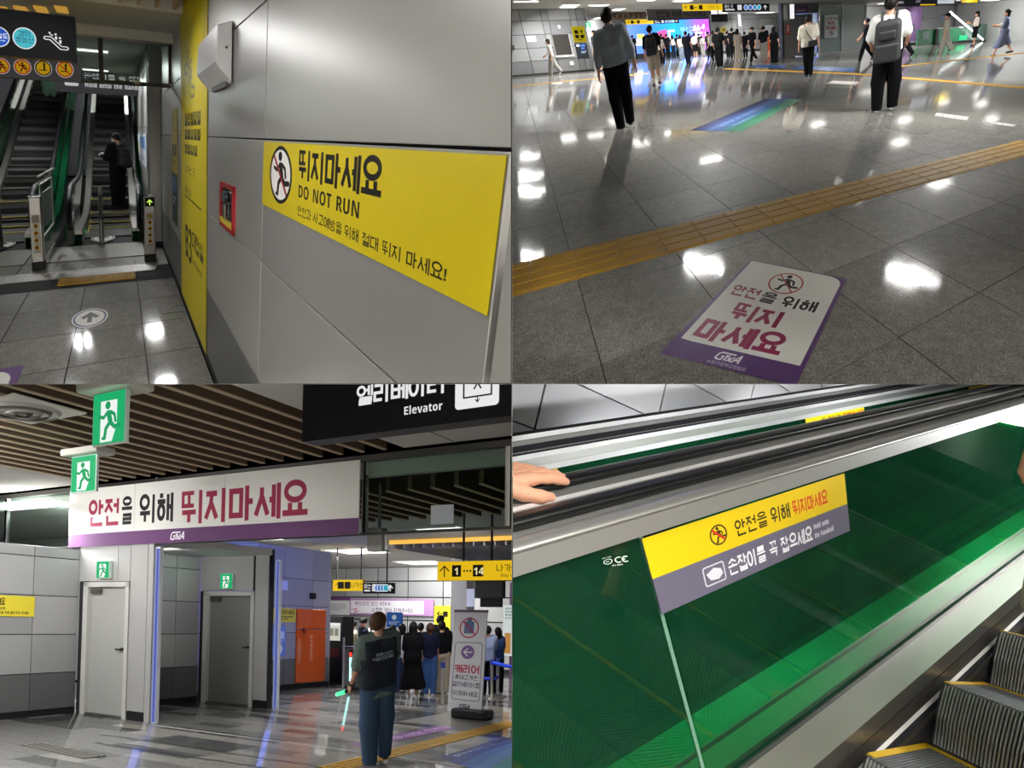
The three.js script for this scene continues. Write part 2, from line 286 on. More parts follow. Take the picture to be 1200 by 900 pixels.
const headGeo = (() => {
  const feat = field([[[0, .0, .083], [0, -.03, .1], .007, .012], [[-.018, -.06, .083], [.018, -.06, .083], .007], [[-.045, .028, .07], [.045, .028, .07], .009]], .008);
  const f = (x, y, z) => {
    let d = ell(x, y, z, [0, .022, -.012], [.077, .093, .099]); d = smin(d, ell(x, y, z, [0, -.045, .025], [.058, .068, .066]), .03);
    d = smin(d, ell(x, y, z, [0, -.095, .058], [.026, .02, .025]), .03); d = smin(d, feat(x, y, z), .012);
    for (const s of [-1, 1]) { d = smin(d, ell(x, y, z, [s * .079, -.012, -.012], [.009, .03, .019]), .008); d = Math.max(d, -smin(1, ell(x, y, z, [s * .031, .006, .098], [.019, .012, .02]), .004)); d = smin(d, ell(x, y, z, [s * .031, .006, .072], [.014, .011, .012]), .004); }
    return d;
  };
  return skin(f, [-.11, -.14, -.13], [.11, .13, .13], .006);
})();
const headColor = (tone) => tint(headGeo.clone(), tone, (x, y, z) => (z > .06 && Math.hypot(Math.abs(x) - .031, y - .006) < .0105 ? EYE : z > .06 && Math.abs(y - .028) < .006 && Math.abs(x) > .014 && Math.abs(x) < .046 ? EYE : z > .07 && Math.hypot(x / 2.6, y + .06) < .0078 ? LIP : null));
function handGeo(curl, thumb = 0.6, cell = .0042) {   // left hand pointing down, palm towards -x, thumb forward
  const b = [[[0, 0, 0], [0, -.03, 0], .02, .022]], Z = [.031, .011, -.01, -.03], L = [.07, .078, .072, .056];
  Z.forEach((z, i) => {
    b.push([[0, -.02, z * .7], [0, -.085 + Math.abs(i - 1) * .005, z], .0125, .0105]);
    let a = curl * .45, p = [0, -.085 + Math.abs(i - 1) * .005, z];
    for (let s = 0; s < 3; s++) { const l = L[i] * [.45, .32, .23][s], q = [p[0] - Math.sin(a) * l, p[1] - Math.cos(a) * l, p[2] + z * .04]; b.push([p, q, .0092 - s * .0009, .0083 - s * .0009]); p = q; a += curl * .75; }
  });
  let p = [-.004, -.028, .02]; for (const [q, r] of [[[-.012, -.055, .045 + thumb * .012], .0115], [[-.02, -.08, .052 + thumb * .016], .0098], [[-.026, -.102, .05 + thumb * .014], .0085]]) { b.push([p, q, r + .001, r]); p = q; }
  return blob(b, .007, cell);
}
const HANDS = { relaxed: handGeo(.55), grip: handGeo(1.45, -.4), flat: handGeo(.12) };
function mirrored(g) { const q = g.clone(); q.scale(-1, 1, 1); const ix = q.index.array; for (let i = 0; i < ix.length; i += 3) { const t = ix[i]; ix[i] = ix[i + 1]; ix[i + 1] = t; } q.computeVertexNormals(); return q; }
const strip = (g) => { const q = g.clone(); for (const k of Object.keys(q.attributes)) if (!['position', 'normal', 'color'].includes(k)) q.deleteAttribute(k); return q; };

function skeleton(o) {
  const { female = 0, legL = [0, 0], legR = [0, 0], armL = {}, armR = {}, lean = 0, stance = .085 } = o, J = {};
  const leg = (s, [sw, kb]) => { const hip = [s * .088, 0, 0], a = sw, b = sw - kb, k = [s * (stance + .005), -.43 * Math.cos(a), .43 * Math.sin(a)]; return [hip, k, [s * stance, k[1] - .405 * Math.cos(b), k[2] + .405 * Math.sin(b)], b]; };
  const l = leg(1, legL), r = leg(-1, legR), drop = Math.min(l[2][1], r[2][1]), hy = .085 - drop;
  for (const q of [l, r]) for (let i = 0; i < 3; i++) q[i][1] += hy;
  J.legs = [r, l]; J.hip = hy;
  const sx = female ? .155 : .185, ly = (y, z = 0) => [0, hy + y * Math.cos(lean), z + y * Math.sin(lean)];
  J.waist = ly(.14); J.chest = ly(.33); J.sh = ly(.5); J.neck = ly(.56); J.head = ly(.695, .015); J.sx = sx;
  const arm = (s, { sw = 0, out = .12, el = .15, tw = .0, hand = 'relaxed', up = 0 }) => {
    const a = [s * sx, J.sh[1] - .01, J.sh[2]], n = (v) => { const m = Math.hypot(...v); return v.map((q) => q / m); };
    const u = n([s * Math.sin(out), -Math.cos(out) * Math.cos(sw), Math.sin(sw)]), e = a.map((q, i) => q + u[i] * .285), w = n([s * (Math.sin(out) - tw), -Math.cos(sw + el), Math.sin(sw + el)]), h = e.map((q, i) => q + w[i] * .25);
    return { a, e, h, w, hand };
  };
  J.arms = [arm(-1, armR), arm(1, armL)]; return J;
}
const cloth = (c) => mat('cloth' + c, { phys: true, color: hex(c), roughness: .9, specularIntensity: .2, side: THREE.DoubleSide });
function figure(room, o) {                     // a person: body > hair, clothing; o describes the pose and the clothes
  const { label, at: [x, y, z], turn = 0, h = 1.7, cell = .03, tone = SKIN, group, female = 0, girth = 1 } = o;
  const t = new THREE.Group(), fr = room.frame(x, y, z, turn), J = skeleton(o), s = h / 1.745 * room.tall;
  t.name = numbered('person'); t.position.copy(fr.p); t.quaternion.copy(fr.q); t.scale.set(s * girth, s, s * girth); room.mark(t, label, 'person', group); scene.add(t); room.items.push(t);
  const P = (name, g, m, parent = t) => { const q = new THREE.Mesh(g, m); q.name = name; q.castShadow = q.receiveShadow = true; parent.add(q); return q; };
  const w = female ? .88 : 1, off = (p, dx) => [p[0] + dx, p[1], p[2]];
  const bones = [[off(J.waist, -.05), off(J.waist, .05), .085 * w], [off(J.chest, -.07 * w), off(J.chest, .07 * w), .095 * w], [off(J.sh, -J.sx + .03), off(J.sh, J.sx - .03), .058 * w], [[-.07, J.hip + .03, 0], [.07, J.hip + .03, 0], .098], [J.neck, J.head, .05 * w, .046]];
  for (const a of J.arms) bones.push([a.a, a.e, .043 * w, .036 * w], [a.e, a.h, .036 * w, .024 * w]);
  for (const [hp, k, an, b] of J.legs) bones.push([hp, k, .078 * w, .05 * w], [k, [(k[0] + an[0]) / 2, k[1] * .6 + an[1] * .4, k[2] * .6 + an[2] * .4 - .012], .048 * w, .05 * w], [k, an, .046 * w, .033 * w], [an, [an[0], an[1] - .035, an[2] + .1], .035, .026]);
  const list = [strip(tint(blob(bones, .035, cell), tone))], dn = V(0, -1, 0), hm = new THREE.Matrix4().makeTranslation(...J.head).multiply(new THREE.Matrix4().makeRotationFromEuler(new THREE.Euler(o.nod || 0, o.look || 0, o.tilt || 0, 'YXZ')));
  const small = cell > .034;
  list.push(strip(headColor(tone).applyMatrix4(hm)));
  J.arms.forEach((a, i) => { const g = i ? HANDS[a.hand].clone() : mirrored(HANDS[a.hand]); g.applyQuaternion(new THREE.Quaternion().setFromUnitVectors(dn, V(...a.w))); g.translate(...a.h); list.push(strip(tint(g, tone))); });
  for (const g of list) if (!g.attributes.color) tint(g, tone);
  P('body', mergeGeometries(list.map((g) => (g.index ? g.toNonIndexed() : g))), mat('skin', { color: hex('#ffffff'), vertexColors: true, roughness: .55 }));
  // hair
  const hc = o.hair || '#14110f', hg = (() => {
    const long = o.hairLong || 0, top = o.bald ? .004 : .016;
    const f = (px, py, pz) => {
      let d = ell(px, py, pz, [0, .028, -.016], [.077 + top, .09 + top, .099 + top]);
      d = Math.max(d, -.75 * py + .66 * pz - .008 - (o.fringe || 0)); d = Math.max(d, -py - .085);
      if (long) { let c = 1; for (const q of [-1, 0, 1]) { const bx0 = q * .05, dx = px - bx0, dz = pz + .065 + (q ? -.012 : 0), yy = Math.min(0, Math.max(-long, py)), dy = py - yy; c = Math.min(c, Math.hypot(dx, dy, dz * 1.25) - .05 + .012 * (py < -long + .05 ? 1 : 0)); } d = smin(d, c, .03); }
      return d;
    };
    return skin(f, [-.14, -.17 - long, -.19], [.14, .17, .14], small ? .014 : .0095);
  })();
  hg.applyMatrix4(hm); P('hair', hg, mat('hair' + hc, { phys: true, color: hex(hc), roughness: .6, specularIntensity: .35 }));
  // upper garment
  const sh = o.shirt; if (sh) {
    const r = sh.loose ?? .022, low = J.hip + (sh.hem ?? -.02), b = [[off(J.waist, -.06 * w), off(J.waist, .06 * w), .088 * w + r], [off(J.chest, -.075 * w), off(J.chest, .075 * w), .1 * w + r], [off(J.sh, -J.sx + .03), off(J.sh, J.sx - .03), .062 * w + r * .6], [[-.065, J.hip + .04, 0], [.065, J.hip + .04, 0], .1 + r], [[-.06, low - .05, 0], [.06, low - .05, 0], .1 + r], [off(J.sh, 0), J.neck, .07, .056]]; for (const q of [-1, 1]) b.push([[q * (J.sx - .085), J.sh[1] - .05, J.sh[2]], [q * .06, J.waist[1], J.waist[2]], .085 * w + r, .085 * w + r]);
    const cuts = [[0, -1, 0, -low], [0, .93, -.37, J.neck[1] * .93 - J.neck[2] * .37 + .018]]; const sl = sh.sleeve ?? .75;
    for (const a of sl ? J.arms : []) { const e = sl <= 1 ? a.a.map((q, i) => q + (a.e[i] - q) * sl) : a.e; b.push([a.a, e, .054 * w + r * .7, .05 * w + r * .8]); if (sl > 1) b.push([a.e, a.e.map((q, i) => q + (a.h[i] - q) * (sl - 1)), .045 * w + r * .7, .034 * w + r * .6]); }
    P('shirt', blob(b, .042, cell, cuts), cloth(sh.color));
  }
  // lower garment
  const pa = o.pants; if (pa) {
    const hem = pa.hem ?? .07, r = pa.loose ?? .022, b = [[[-.06, J.hip + .1, 0], [.06, J.hip + .1, 0], .088 + r * .6], [[-.07, J.hip + .02, 0], [.07, J.hip + .02, 0], .1 + r * .7]];
    if (pa.skirt) {
      const mz = (J.legs[0][1][2] + J.legs[1][1][2]) / 2, sp = Math.abs(J.legs[0][2][2] - J.legs[1][2][2]) * .25;
      b.push([[-.06, J.hip, 0], [-.09 - r, hem - .06, mz - sp], .1, .12 + r], [[.06, J.hip, 0], [.09 + r, hem - .06, mz + sp], .1, .12 + r]);
      P('skirt', blob(b, .08, cell, [[0, -1, 0, -hem], [0, 1, 0, J.hip + .14]]), cloth(pa.color));
    } else {
      for (const [hp, k, an] of J.legs) { b.push([hp, k, .088 + r * .5, .062 + r]); if (hem < k[1]) b.push([k, [an[0], an[1] - .02, an[2]], .062 + r, .04 + r]); }
      P('trousers', blob(b, .03, cell, [[0, 1, 0, J.hip + .14], ...(hem > .2 ? [[0, -1, 0, -hem]] : [(px, py) => .045 - py])]), cloth(pa.color));
    }
  }
  const sc = o.shoe || '#16161a';
  for (const [, , an, b] of J.legs) {
    const g = blob([[[0, -.035, -.03], [0, -.035, .05], .045, .045], [[0, -.045, .05], [0, -.05, .14], .045, .038]], .03, small ? .02 : .012, [[0, -1, 0, .083]]);
    g.rotateX(Math.max(-.7, Math.min(.9, -b * (an[1] > .12 ? 1.2 : .0)))); g.translate(an[0], an[1], an[2]); P('shoe', g, mat('shoe' + sc, { color: hex(sc), roughness: .5 }));
  }
  t.userData.joints = J; for (const f of o.extra || []) f(t, J, P); return t;
}
const toLocal = (t) => (p) => V(...p).applyQuaternion(t.quaternion).multiplyScalar(1).add(t.position);
// a separate thing carried by a person: geometry in the person's own axes
function carried(room, t, name, label, category, parts, group) {
  const o = new THREE.Group(); o.name = numbered(name); o.position.copy(t.position); o.quaternion.copy(t.quaternion); o.scale.copy(t.scale); room.mark(o, label, category, group); scene.add(o); room.items.push(o);
  for (const [n, g, m] of parts) { const q = new THREE.Mesh(g, m); q.name = n; q.castShadow = q.receiveShadow = true; o.add(q); }
  return o;
}
function backpackParts(J, color, w = .3, h = .46, d = .17, small = false) {
  const y1 = J.sh[1] + .0, z = J.chest[2] - .125 - d / 2, m = mat('bag' + color, { color: hex(color), roughness: .75 }), c = small ? .03 : .014;
  const body = new RoundedBoxGeometry(w, h, d, 4, .065), bp = body.attributes.position; for (let i = 0; i < bp.count; i++) { const u = bp.getY(i) / h; bp.setX(i, bp.getX(i) * (1 - .3 * Math.max(0, u) * Math.max(0, u + .3))); bp.setZ(i, bp.getZ(i) * (1 - .35 * Math.max(0, u)) + .03 * Math.max(0, u) ); } body.computeVertexNormals();
  const L = [['pack', body.translate(0, y1 - h * .46, z), m], ['pocket', new RoundedBoxGeometry(w * .84, h * .42, .07, 3, .03).translate(0, y1 - h * .7, z - d * .5), m], ['top_pocket', new RoundedBoxGeometry(w * .6, h * .2, .05, 3, .022).translate(0, y1 - h * .28, z - d * .42), m], ['zip', new RoundedBoxGeometry(w * .7, .012, .02, 1, .004).translate(0, y1 - h * .52, z - d * .56), paint('#3c3c3e', .5)]];
  for (const s of [-1, 1]) L.push(['strap', tube([[s * .09, y1 - .1, z + .06], [s * .1, y1 + .085, -.07 + J.sh[2]], [s * .105, y1 + .1, J.sh[2]], [s * .105, y1 + .03, J.sh[2] + .1], [s * .11, y1 - .18, J.chest[2] + .13], [s * .14, y1 - .36, J.chest[2] + .06], [s * .13, y1 - .4, z + .05]], .018, 30, 6), m]);
  L.push(['haul_loop', tube([[-.035, y1 - .03, z + .03], [-.02, y1 + .03, z + .03], [.02, y1 + .03, z + .03], [.035, y1 - .03, z + .03]], .008, 14, 6), m]);
  return L;
}
// ================================================================ ROOM 1: corridor to two escalators (upper left)
const stoneTex = speckle(512, 146, 50, [1, .985, .95]), stoneDark = speckle(512, 118, 46, [1, .99, .96]);
for (const t of [stoneTex, stoneDark]) t.repeat.set(.8, .8);
const stone = [0, 1, 2].map((i) => mat('granite' + i, { phys: true, map: i === 2 ? stoneDark : stoneTex, color: hex(['#cfcdc6', '#c2c0ba', '#d2d0c8'][i]), roughness: .5, clearcoat: .8, clearcoatRoughness: .07 }));
const panelGrey = [0, 1, 2].map((i) => mat('aluminium_panel' + i, { color: hex(['#b2b1ae', '#adacaa', '#b6b5b1'][i]), metalness: .5, roughness: .36 }));
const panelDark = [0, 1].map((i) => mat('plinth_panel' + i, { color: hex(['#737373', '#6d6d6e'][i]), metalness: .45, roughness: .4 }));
const joint = paint('#17171a', .8), blackPaint = paint('#0c0c0d', .55), steel = mat('brushed_steel', { color: hex('#b9b7b2'), metalness: .9, roughness: .34 }), steelDark = mat('dark_steel', { color: hex('#77756f'), metalness: .85, roughness: .4 }), chrome = mat('chrome', { color: hex('#d8d8d6'), metalness: 1, roughness: .12 });
const rubber = mat('handrail_rubber', { color: hex('#101113'), roughness: .32 }), white = paint('#d9d9d6', .6), greenGlass = mat('green_glass', { phys: true, color: hex('#2c8a5c'), roughness: .06, transmission: .85, thickness: 0, ior: 1.5 }), clearGlass = mat('clear_glass', { phys: true, color: hex('#e4ece8'), roughness: .03, transmission: 1, thickness: 0, ior: 1.5 });
const yellowInk = '#cdbb16', tactileYellow = mat('tactile_yellow', { color: hex('#c0932a'), roughness: .6 });
const WX = .505;
// floor -----------------------------------------------------------------------------
function tiledFloor(room, name, xs, zs, pick, far, bed, gap = .0035, depth = .02) {
  const fl = room.struct(name, bed, joint), list = []; const rest = {};
  for (let i = 0; i + 1 < xs.length; i++) for (let k = 0; k + 1 < zs.length; k++) list.push([xs[i], xs[i + 1], zs[k], zs[k + 1], i, k]);
  list.sort((a, b) => Math.hypot(a[0] + a[1], a[2] + a[3]) - Math.hypot(b[0] + b[1], b[2] + b[3]));
  let n = 0;
  for (const [a, b, c, d, i, k] of list) {
    const m = pick(i, k, (a + b) / 2, (c + d) / 2); if (!m) continue;
    const g = boxUV(bx(a + gap, b - gap, -depth, 0, Math.min(c, d) + gap, Math.max(c, d) - gap)), u = g.attributes.uv, o = rnd() * 9, q = rnd() * 9; for (let v = 0; v < u.count; v++) u.setXY(v, u.getX(v) + o, u.getY(v) + q);
    if (n < 290 && Math.hypot(a, c) < far) { room.piece(fl, 'floor_tile', g, m); n++; } else (rest[m.name] = rest[m.name] || [[], m])[0].push(g);
  }
  for (const [gs, m] of Object.values(rest)) { const s = room.piece(fl, 'far_floor_tiles', merge(gs), m); s.userData.kind = 'stuff'; }
  return fl;
}
const range = (a, b, s) => { const r = []; for (let v = a; s > 0 ? v < b + 1e-6 : v > b - 1e-6; v += s) r.push(v); return r; };
tiledFloor(TL, 'floor', [...range(-3.75, .15, .485), .14, WX].filter((v, i, a) => i === 0 || v > a[i - 1] + .05), range(1.2, -4.36, -.4635), (i, k) => stone[(i * 7 + k * 3) % 2], 6, bx(-3.8, WX, -.06, -.012, 1.4, -14));
{ // metal landing plates in front of the escalators
  const land = canvasMap(256, 256, (g) => { g.fillStyle = '#8f8d85'; g.fillRect(0, 0, 256, 256); for (let y = 0; y < 256; y += 16) for (let x = 0; x < 256; x += 16) { g.fillStyle = '#78766e'; g.fillRect(x + 2, y + 2, 12, 5); g.fillStyle = '#a3a198'; g.fillRect(x + 2, y + 7, 12, 2); } });
  land.wrapS = land.wrapT = THREE.RepeatWrapping; land.repeat.set(5, 5);
  const lm = mat('landing_plate', { map: land, metalness: .55, roughness: .35 });
  for (const [a, b] of [[-2.0, -1.06], [-.86, .26]]) TL.single('landing_plate', a < -1 ? 'ribbed steel landing plate before the left escalator' : 'ribbed steel landing plate around the bollard before the right escalator', 'floor plate', boxUV(bx(a, b, -.012, .006, -4.75, -5.37)), lm);
  for (const [a, b] of [[-3.7, -1.07], [-1.06, -.42], [-.415, .13], [.135, .5]]) TL.piece(scene.getObjectByName('floor'), 'floor_tile', boxUV(bx(a, b, -.02, .001, -4.72, -4.37)), mat('pale_granite', { map: stoneTex, color: hex('#e6e2d6'), roughness: .3 }));
  TL.piece(scene.getObjectByName('floor'), 'floor_tile', boxUV(bx(-3.7, -2.0, -.02, 0, -4.73, -7)), stone[0]); TL.piece(scene.getObjectByName('floor'), 'floor_tile', boxUV(bx(.262, .5, -.02, 0, -4.73, -5.6)), stone[0]); TL.piece(scene.getObjectByName('floor'), 'floor_tile', boxUV(bx(-1.05, -.87, -.02, 0, -4.73, -6.2)), stone[0]);
  const bars = []; for (let x = -1.9; x < .34; x += .06) for (const z of [-4.24, -4.33]) bars.push(bx(x, x + .04, 0, .006, z, z - .07, .003));
  const gs = TL.single('warning_strip', 'grey ribbed metal tactile strip across the corridor floor', 'tactile strip', merge([bx(-1.95, .34, -.01, .002, -4.2, -4.42), ...bars]), steel);
  const yel = (x0, x1, label) => { const t = TL.thing('tactile_strip', label, 'tactile paving', [(x0 + x1) / 2, 0, -4.1]); const n = Math.round((x1 - x0) / .11); for (let i = 0; i < n; i++) { const a = x0 + (x1 - x0) * i / n, b = x0 + (x1 - x0) * (i + 1) / n, q = [bx(a + .001, b - .001, -.01, .004, -4.0, -4.188)]; for (let u = 0; u < 3; u++) for (let v = 0; v < 4; v++) q.push(new THREE.CylinderGeometry(.008, .012, .006, 8).translate(a + (u + .5) * (b - a) / 3, .006, -4.022 - v * .045)); TL.part(t, 'tactile_tile', merge(q), tactileYellow); } };
  yel(-.62, .12, 'yellow dotted tactile strip before the right escalator'); yel(-2.0, -1.17, 'yellow tactile strip cut off by the left picture edge');
}
// wall with panels --------------------------------------------------------------------
const ZJ = [.62, -.372, -1.325, -2.275, -3.34, -4.2, -5.05], YJ = [.07, .52, 1.02, 1.49, 1.98, 2.6];
const wallR = TL.struct('wall_right', bx(WX + .02, WX + .2, 0, 2.6, .7, -5.06), joint);
for (let i = 0; i + 1 < ZJ.length; i++) for (let j = 0; j + 1 < YJ.length; j++) {
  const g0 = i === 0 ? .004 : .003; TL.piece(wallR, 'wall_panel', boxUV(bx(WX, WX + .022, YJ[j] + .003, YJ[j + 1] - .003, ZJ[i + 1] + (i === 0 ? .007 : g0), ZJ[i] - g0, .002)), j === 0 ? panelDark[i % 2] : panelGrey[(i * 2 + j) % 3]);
}
TL.struct('baseboard_right', bx(WX + .004, WX + .03, 0, .068, .7, -5.06), blackPaint);
// pillar face and the wall along the escalator
const PX = TL.at(175.5, 200, { z: -5.06 }).x, pil = TL.struct('wall_pillar', bx(PX, WX + .2, 0, 2.65, -5.06, -5.4), joint);
for (const [a, b] of [[.08, 2.65]]) TL.piece(pil, 'wall_panel', bx(PX, WX - .001, a, b, -5.05, -5.1, .004), panelGrey[2]);
TL.struct('baseboard_pillar', bx(PX + .01, WX, 0, .08, -5.045, -5.1), blackPaint);
const wallE = TL.struct('wall_escalator', bx(PX + .015, PX + .2, 0, 7, -5.4, -15), joint);
for (let k = 0; k < 6; k++) for (let j = 0; j < 9; j++) TL.piece(wallE, 'wall_panel', bx(PX, PX + .02, .08 + j * .76 + .004, .08 + (j + 1) * .76 - .004, -5.4 - k * 1.6 - .004, -5.4 - (k + 1) * 1.6 + .004), panelGrey[(k + j) % 3]);
// yellow way-finding column ------------------------------------------------------------
function wallPrint(room, name, label, cat, x, z0, z1, y0, y1, pxm, draw, o = {}) {   // a printed board on a wall facing -x; the drawer gets a point mapper
  const t = room.thing(name, label, cat, [x, y0, (z0 + z1) / 2]), th = o.th ?? .006, W = Math.abs(z1 - z0) * pxm, Hh = (y1 - y0) * pxm;
  room.part(t, 'board', bx(x - th, x - .0012, y0, y1, z1, z0), paint(o.edge || '#8f8412', .5));
  const m = printMat(W, Hh, (g, w, h) => draw(g, w, h, (px, py) => { const p = room.at(px, py, { x: x - th }); return [(z0 - p.z) / (z0 - z1) * -w + w, h - (p.y - y0) / (y1 - y0) * h]; }), o);
  room.part(t, 'printed_face', quad([x - th - .001, y0, z1], [x - th - .001, y0, z0], [x - th - .001, y1, z0], [x - th - .001, y1, z1]), m); return t;
}
wallPrint(TL, 'wayfinding_column', 'full-height yellow wall strip with escalator icon and exit lettering', 'sign', WX, -2.285, -3.33, .07, 2.6, 400, (g, w, h, P) => {
  g.fillStyle = yellowInk; g.fillRect(0, 0, w, h);
  let [a, b] = P(217, 58), [c, d] = P(228, 116); g.save(); g.translate(a, b); g.scale((c - a) / 100, (d - b) / 100); escIcon(g, 0, 0, 100, '#77735a'); g.restore();
  const rows = [[217, 134, 236, 146], [217, 152, 236, 165], [217, 169, 232, 184]]; const tags = ['↑2↕5|6', '1378', '456'];
  rows.forEach(([x0, y0, x1, y1], r) => { const [p, q] = P(x0, y0), [s, u] = P(x1, y1), n = r === 2 ? 4 : 5, cw = (s - p) / n; for (let i = 0; i < n; i++) { g.fillStyle = '#17160f'; g.fillRect(p + i * cw, q, cw * .8, u - q); g.fillStyle = yellowInk; g.font = 'bold ' + Math.round(cw * .7) + 'px sans-serif'; g.textAlign = 'center'; g.fillText(String((i + r * 5) % 9 + 1), p + i * cw + cw * .4, q + (u - q) * .7); } });
  [a, b] = P(217, 192); [c, d] = P(229, 212); han(g, '나가는 곳', a, b, (d - b) * .8, { color: '#2b280e', sq: (c - a) / hanW(g, '나가는 곳', (d - b) * .8), w: .1 }); [a, b] = P(217, 214); han(g, 'Way out', a, b, 34, { color: '#2b280e', bold: false });
  [a, b] = P(217, 231); [c, d] = P(236, 250); g.strokeStyle = '#2b280e'; g.lineWidth = 5; g.beginPath(); g.moveTo(a, (b + d) / 2 - 8); g.lineTo(c, (b + d) / 2 - 8); g.stroke();
  [a, b] = P(217, 250); [c, d] = P(225, 278); g.save(); g.translate(a, b); g.fillStyle = '#1a1808'; g.font = 'bold 150px sans-serif'; g.textAlign = 'left'; g.textBaseline = 'top'; g.scale((c - a) / latinW(g, 'B3'), 1); g.fillText('B3', 0, 0); g.restore();
  [a, b] = P(225, 268); han(g, '대합실', a, b, 60, { color: '#1a1808' }); han(g, 'Concourse', a, b + 75, 34, { color: '#1a1808', bold: false });
}, { rough: .5 });
wallPrint(TL, 'exit_board', 'narrow yellow and slate direction board beyond the yellow column', 'sign', WX, -3.55, -3.95, .62, 1.74, 260, (g, w, h, P) => {
  g.fillStyle = '#c4b31c'; g.fillRect(0, 0, w, h * .55); g.fillStyle = '#2a4048'; g.fillRect(0, h * .55, w, h * .45); g.fillStyle = '#17160f'; g.fillRect(w * .15, h * .3, w * .28, h * .1); g.fillRect(w * .55, h * .3, w * .28, h * .1);
  smallText(g, w * .2, h * .44, w * .5, h * .06, '#2b280e', 2); g.fillStyle = '#6fa0d0'; g.fillRect(w * .15, h * .59, w * .25, h * .12); g.fillStyle = '#3f6fae'; g.fillRect(w * .48, h * .6, w * .3, h * .1); smallText(g, w * .2, h * .76, w * .5, h * .08, '#d8e0e2', 2);
});
// DO NOT RUN board
wallPrint(TL, 'warning_sign', 'long yellow wall sign with a crossed-out runner and black lettering', 'sign', WX, -.378, -1.322, 1.247, 1.482, 1100, (g, w, h, P) => {
  g.fillStyle = '#d2be17'; g.fillRect(0, 0, w, h);
  const [ax, ay] = P(316.5, 205), [bx2] = P(342.5, 205), [, cy0] = P(329, 171), [, cy1] = P(329, 239);
  noRun(g, (ax + bx2) / 2, (cy0 + cy1) / 2, (bx2 - ax) / 2, (cy1 - cy0) / 2, '#15140f', '#9c2026', .13);
  const put = (txt, x0, y0, x1, y1, o) => { const [p, q] = P(x0, y0), [r] = P(x1, y0), [, u] = P(x0, y1), s = (u - q); han(g, txt, p, q, s, { ...o, sq: (r - p) / hanW(g, txt, s, o) }); };
  put('뛰지마세요', 351, 174, 452, 211, { w: .15, color: '#14130c' }); put('DO NOT RUN', 350, 212, 425, 234, { color: '#14130c' }); put('안전과 사고예방을 위해 절대 뛰지 마세요!', 349, 240, 533, 252.5, { w: .105, color: '#14130c' });
}, { rough: .4, th: .002 });
// emergency box, loudspeaker box, drain, stickers
{
  const a = TL.at(260, 242, { x: WX }), b = TL.at(276, 242, { x: WX }), z1 = a.z, z0 = b.z, y1 = 1.265, y0 = 1.03;
  const t = TL.thing('emergency_cabinet', 'small red-framed recessed emergency cabinet on the grey wall', 'cabinet', [WX, y0, (z0 + z1) / 2]), r = paint('#a3161c', .4), f = .022;
  TL.part(t, 'frame', merge([bx(WX - .014, WX, y0, y0 + f, z1, z0), bx(WX - .014, WX, y1 - f, y1, z1, z0), bx(WX - .014, WX, y0, y1, z1, z1 + f), bx(WX - .014, WX, y0, y1, z0 - f, z0)]), r);
  TL.part(t, 'window', bx(WX - .006, WX - .001, y0 + f, y1 - f, z1 + f, z0 - f), mat('cabinet_glass', { color: hex('#1b1113'), roughness: .12 }));
  TL.part(t, 'hose_valve', rod([WX - .01, 1.2, (z0 + z1) / 2], [WX - .03, 1.2, (z0 + z1) / 2], .028, 12), mat('valve', { color: hex('#55606c'), metalness: .6, roughness: .4 }));
  TL.part(t, 'nozzle', rod([WX - .012, 1.09, (z0 + z1) / 2 - .02], [WX - .012, 1.16, (z0 + z1) / 2 - .02], .013, 10), steelDark);
  TL.part(t, 'label', bx(WX - .016, WX - .006, y0 + .024, y0 + .05, z1 + f, z0 - f), paint('#d8c01e'));
}
{
  const z0 = -1.76, z1 = -2.2, t = TL.thing('loudspeaker', 'white angular loudspeaker box mounted high on the wall', 'speaker', [WX, 1.72, (z0 + z1) / 2]);
  const s = new THREE.Shape([[0, .26], [.062, .235], [.07, .08], [.055, .06], [0, 0]].map(([u, v]) => new THREE.Vector2(-u, v))), g = new THREE.ExtrudeGeometry(s, { depth: z0 - z1, bevelEnabled: true, bevelSize: .006, bevelThickness: .006, bevelSegments: 2 });
  g.translate(WX - .01, 1.755, z1); TL.part(t, 'case', g, paint('#e6e6ea', .35)); TL.part(t, 'fixing_screw', rod([WX - .034, 1.9, z0 + .004], [WX - .034, 1.9, z0 + .01], .006, 8), steelDark);
  TL.part(t, 'bracket', bx(WX - .02, WX, 1.735, 1.76, z1 + .1, z0 - .05), paint('#555558', .6));
}
{
  const p = TL.at(202, 362, { y: 0 }), s = []; for (let i = 0; i < 7; i++) s.push(bx(p.x - .085 + i * .026, p.x - .085 + i * .026 + .013, 0, .004, p.z - .06, p.z + .06)); TL.single('floor_drain', 'small slotted metal drain in the floor near the wall', 'drain', merge([...s, bx(p.x - .1, p.x + .1, 0, .004, p.z + .055, p.z + .07), bx(p.x - .1, p.x + .1, 0, .004, p.z - .07, p.z - .055)]), steelDark);
}
function disc(room, name, label, cx, cz, rx, rz, draw, px = 256, y = 0) {
  const s = new THREE.CircleGeometry(1, 40).rotateX(-Math.PI / 2).scale(rx, 1, rz).translate(cx, y + .003, cz); return room.single(name, label, 'floor sticker', s, printMat(px, px, draw, { rough: .35 }));
}
const arrowDisc = (ring) => (g, w) => { g.fillStyle = '#dcdad6'; g.fillRect(0, 0, w, w); g.strokeStyle = ring; g.lineWidth = w * .05; g.beginPath(); g.arc(w / 2, w / 2, w * .43, 0, 7); g.stroke(); arrowUp(g, w / 2, w / 2, w * .5, '#17171c', .26); };
{ const p = TL.at(105.5, 372.5, { y: 0 }); disc(TL, 'arrow_sticker', 'round white floor sticker with blue ring and dark arrow in the open corridor', p.x, p.z, .137, .17, arrowDisc('#2c3070')); }
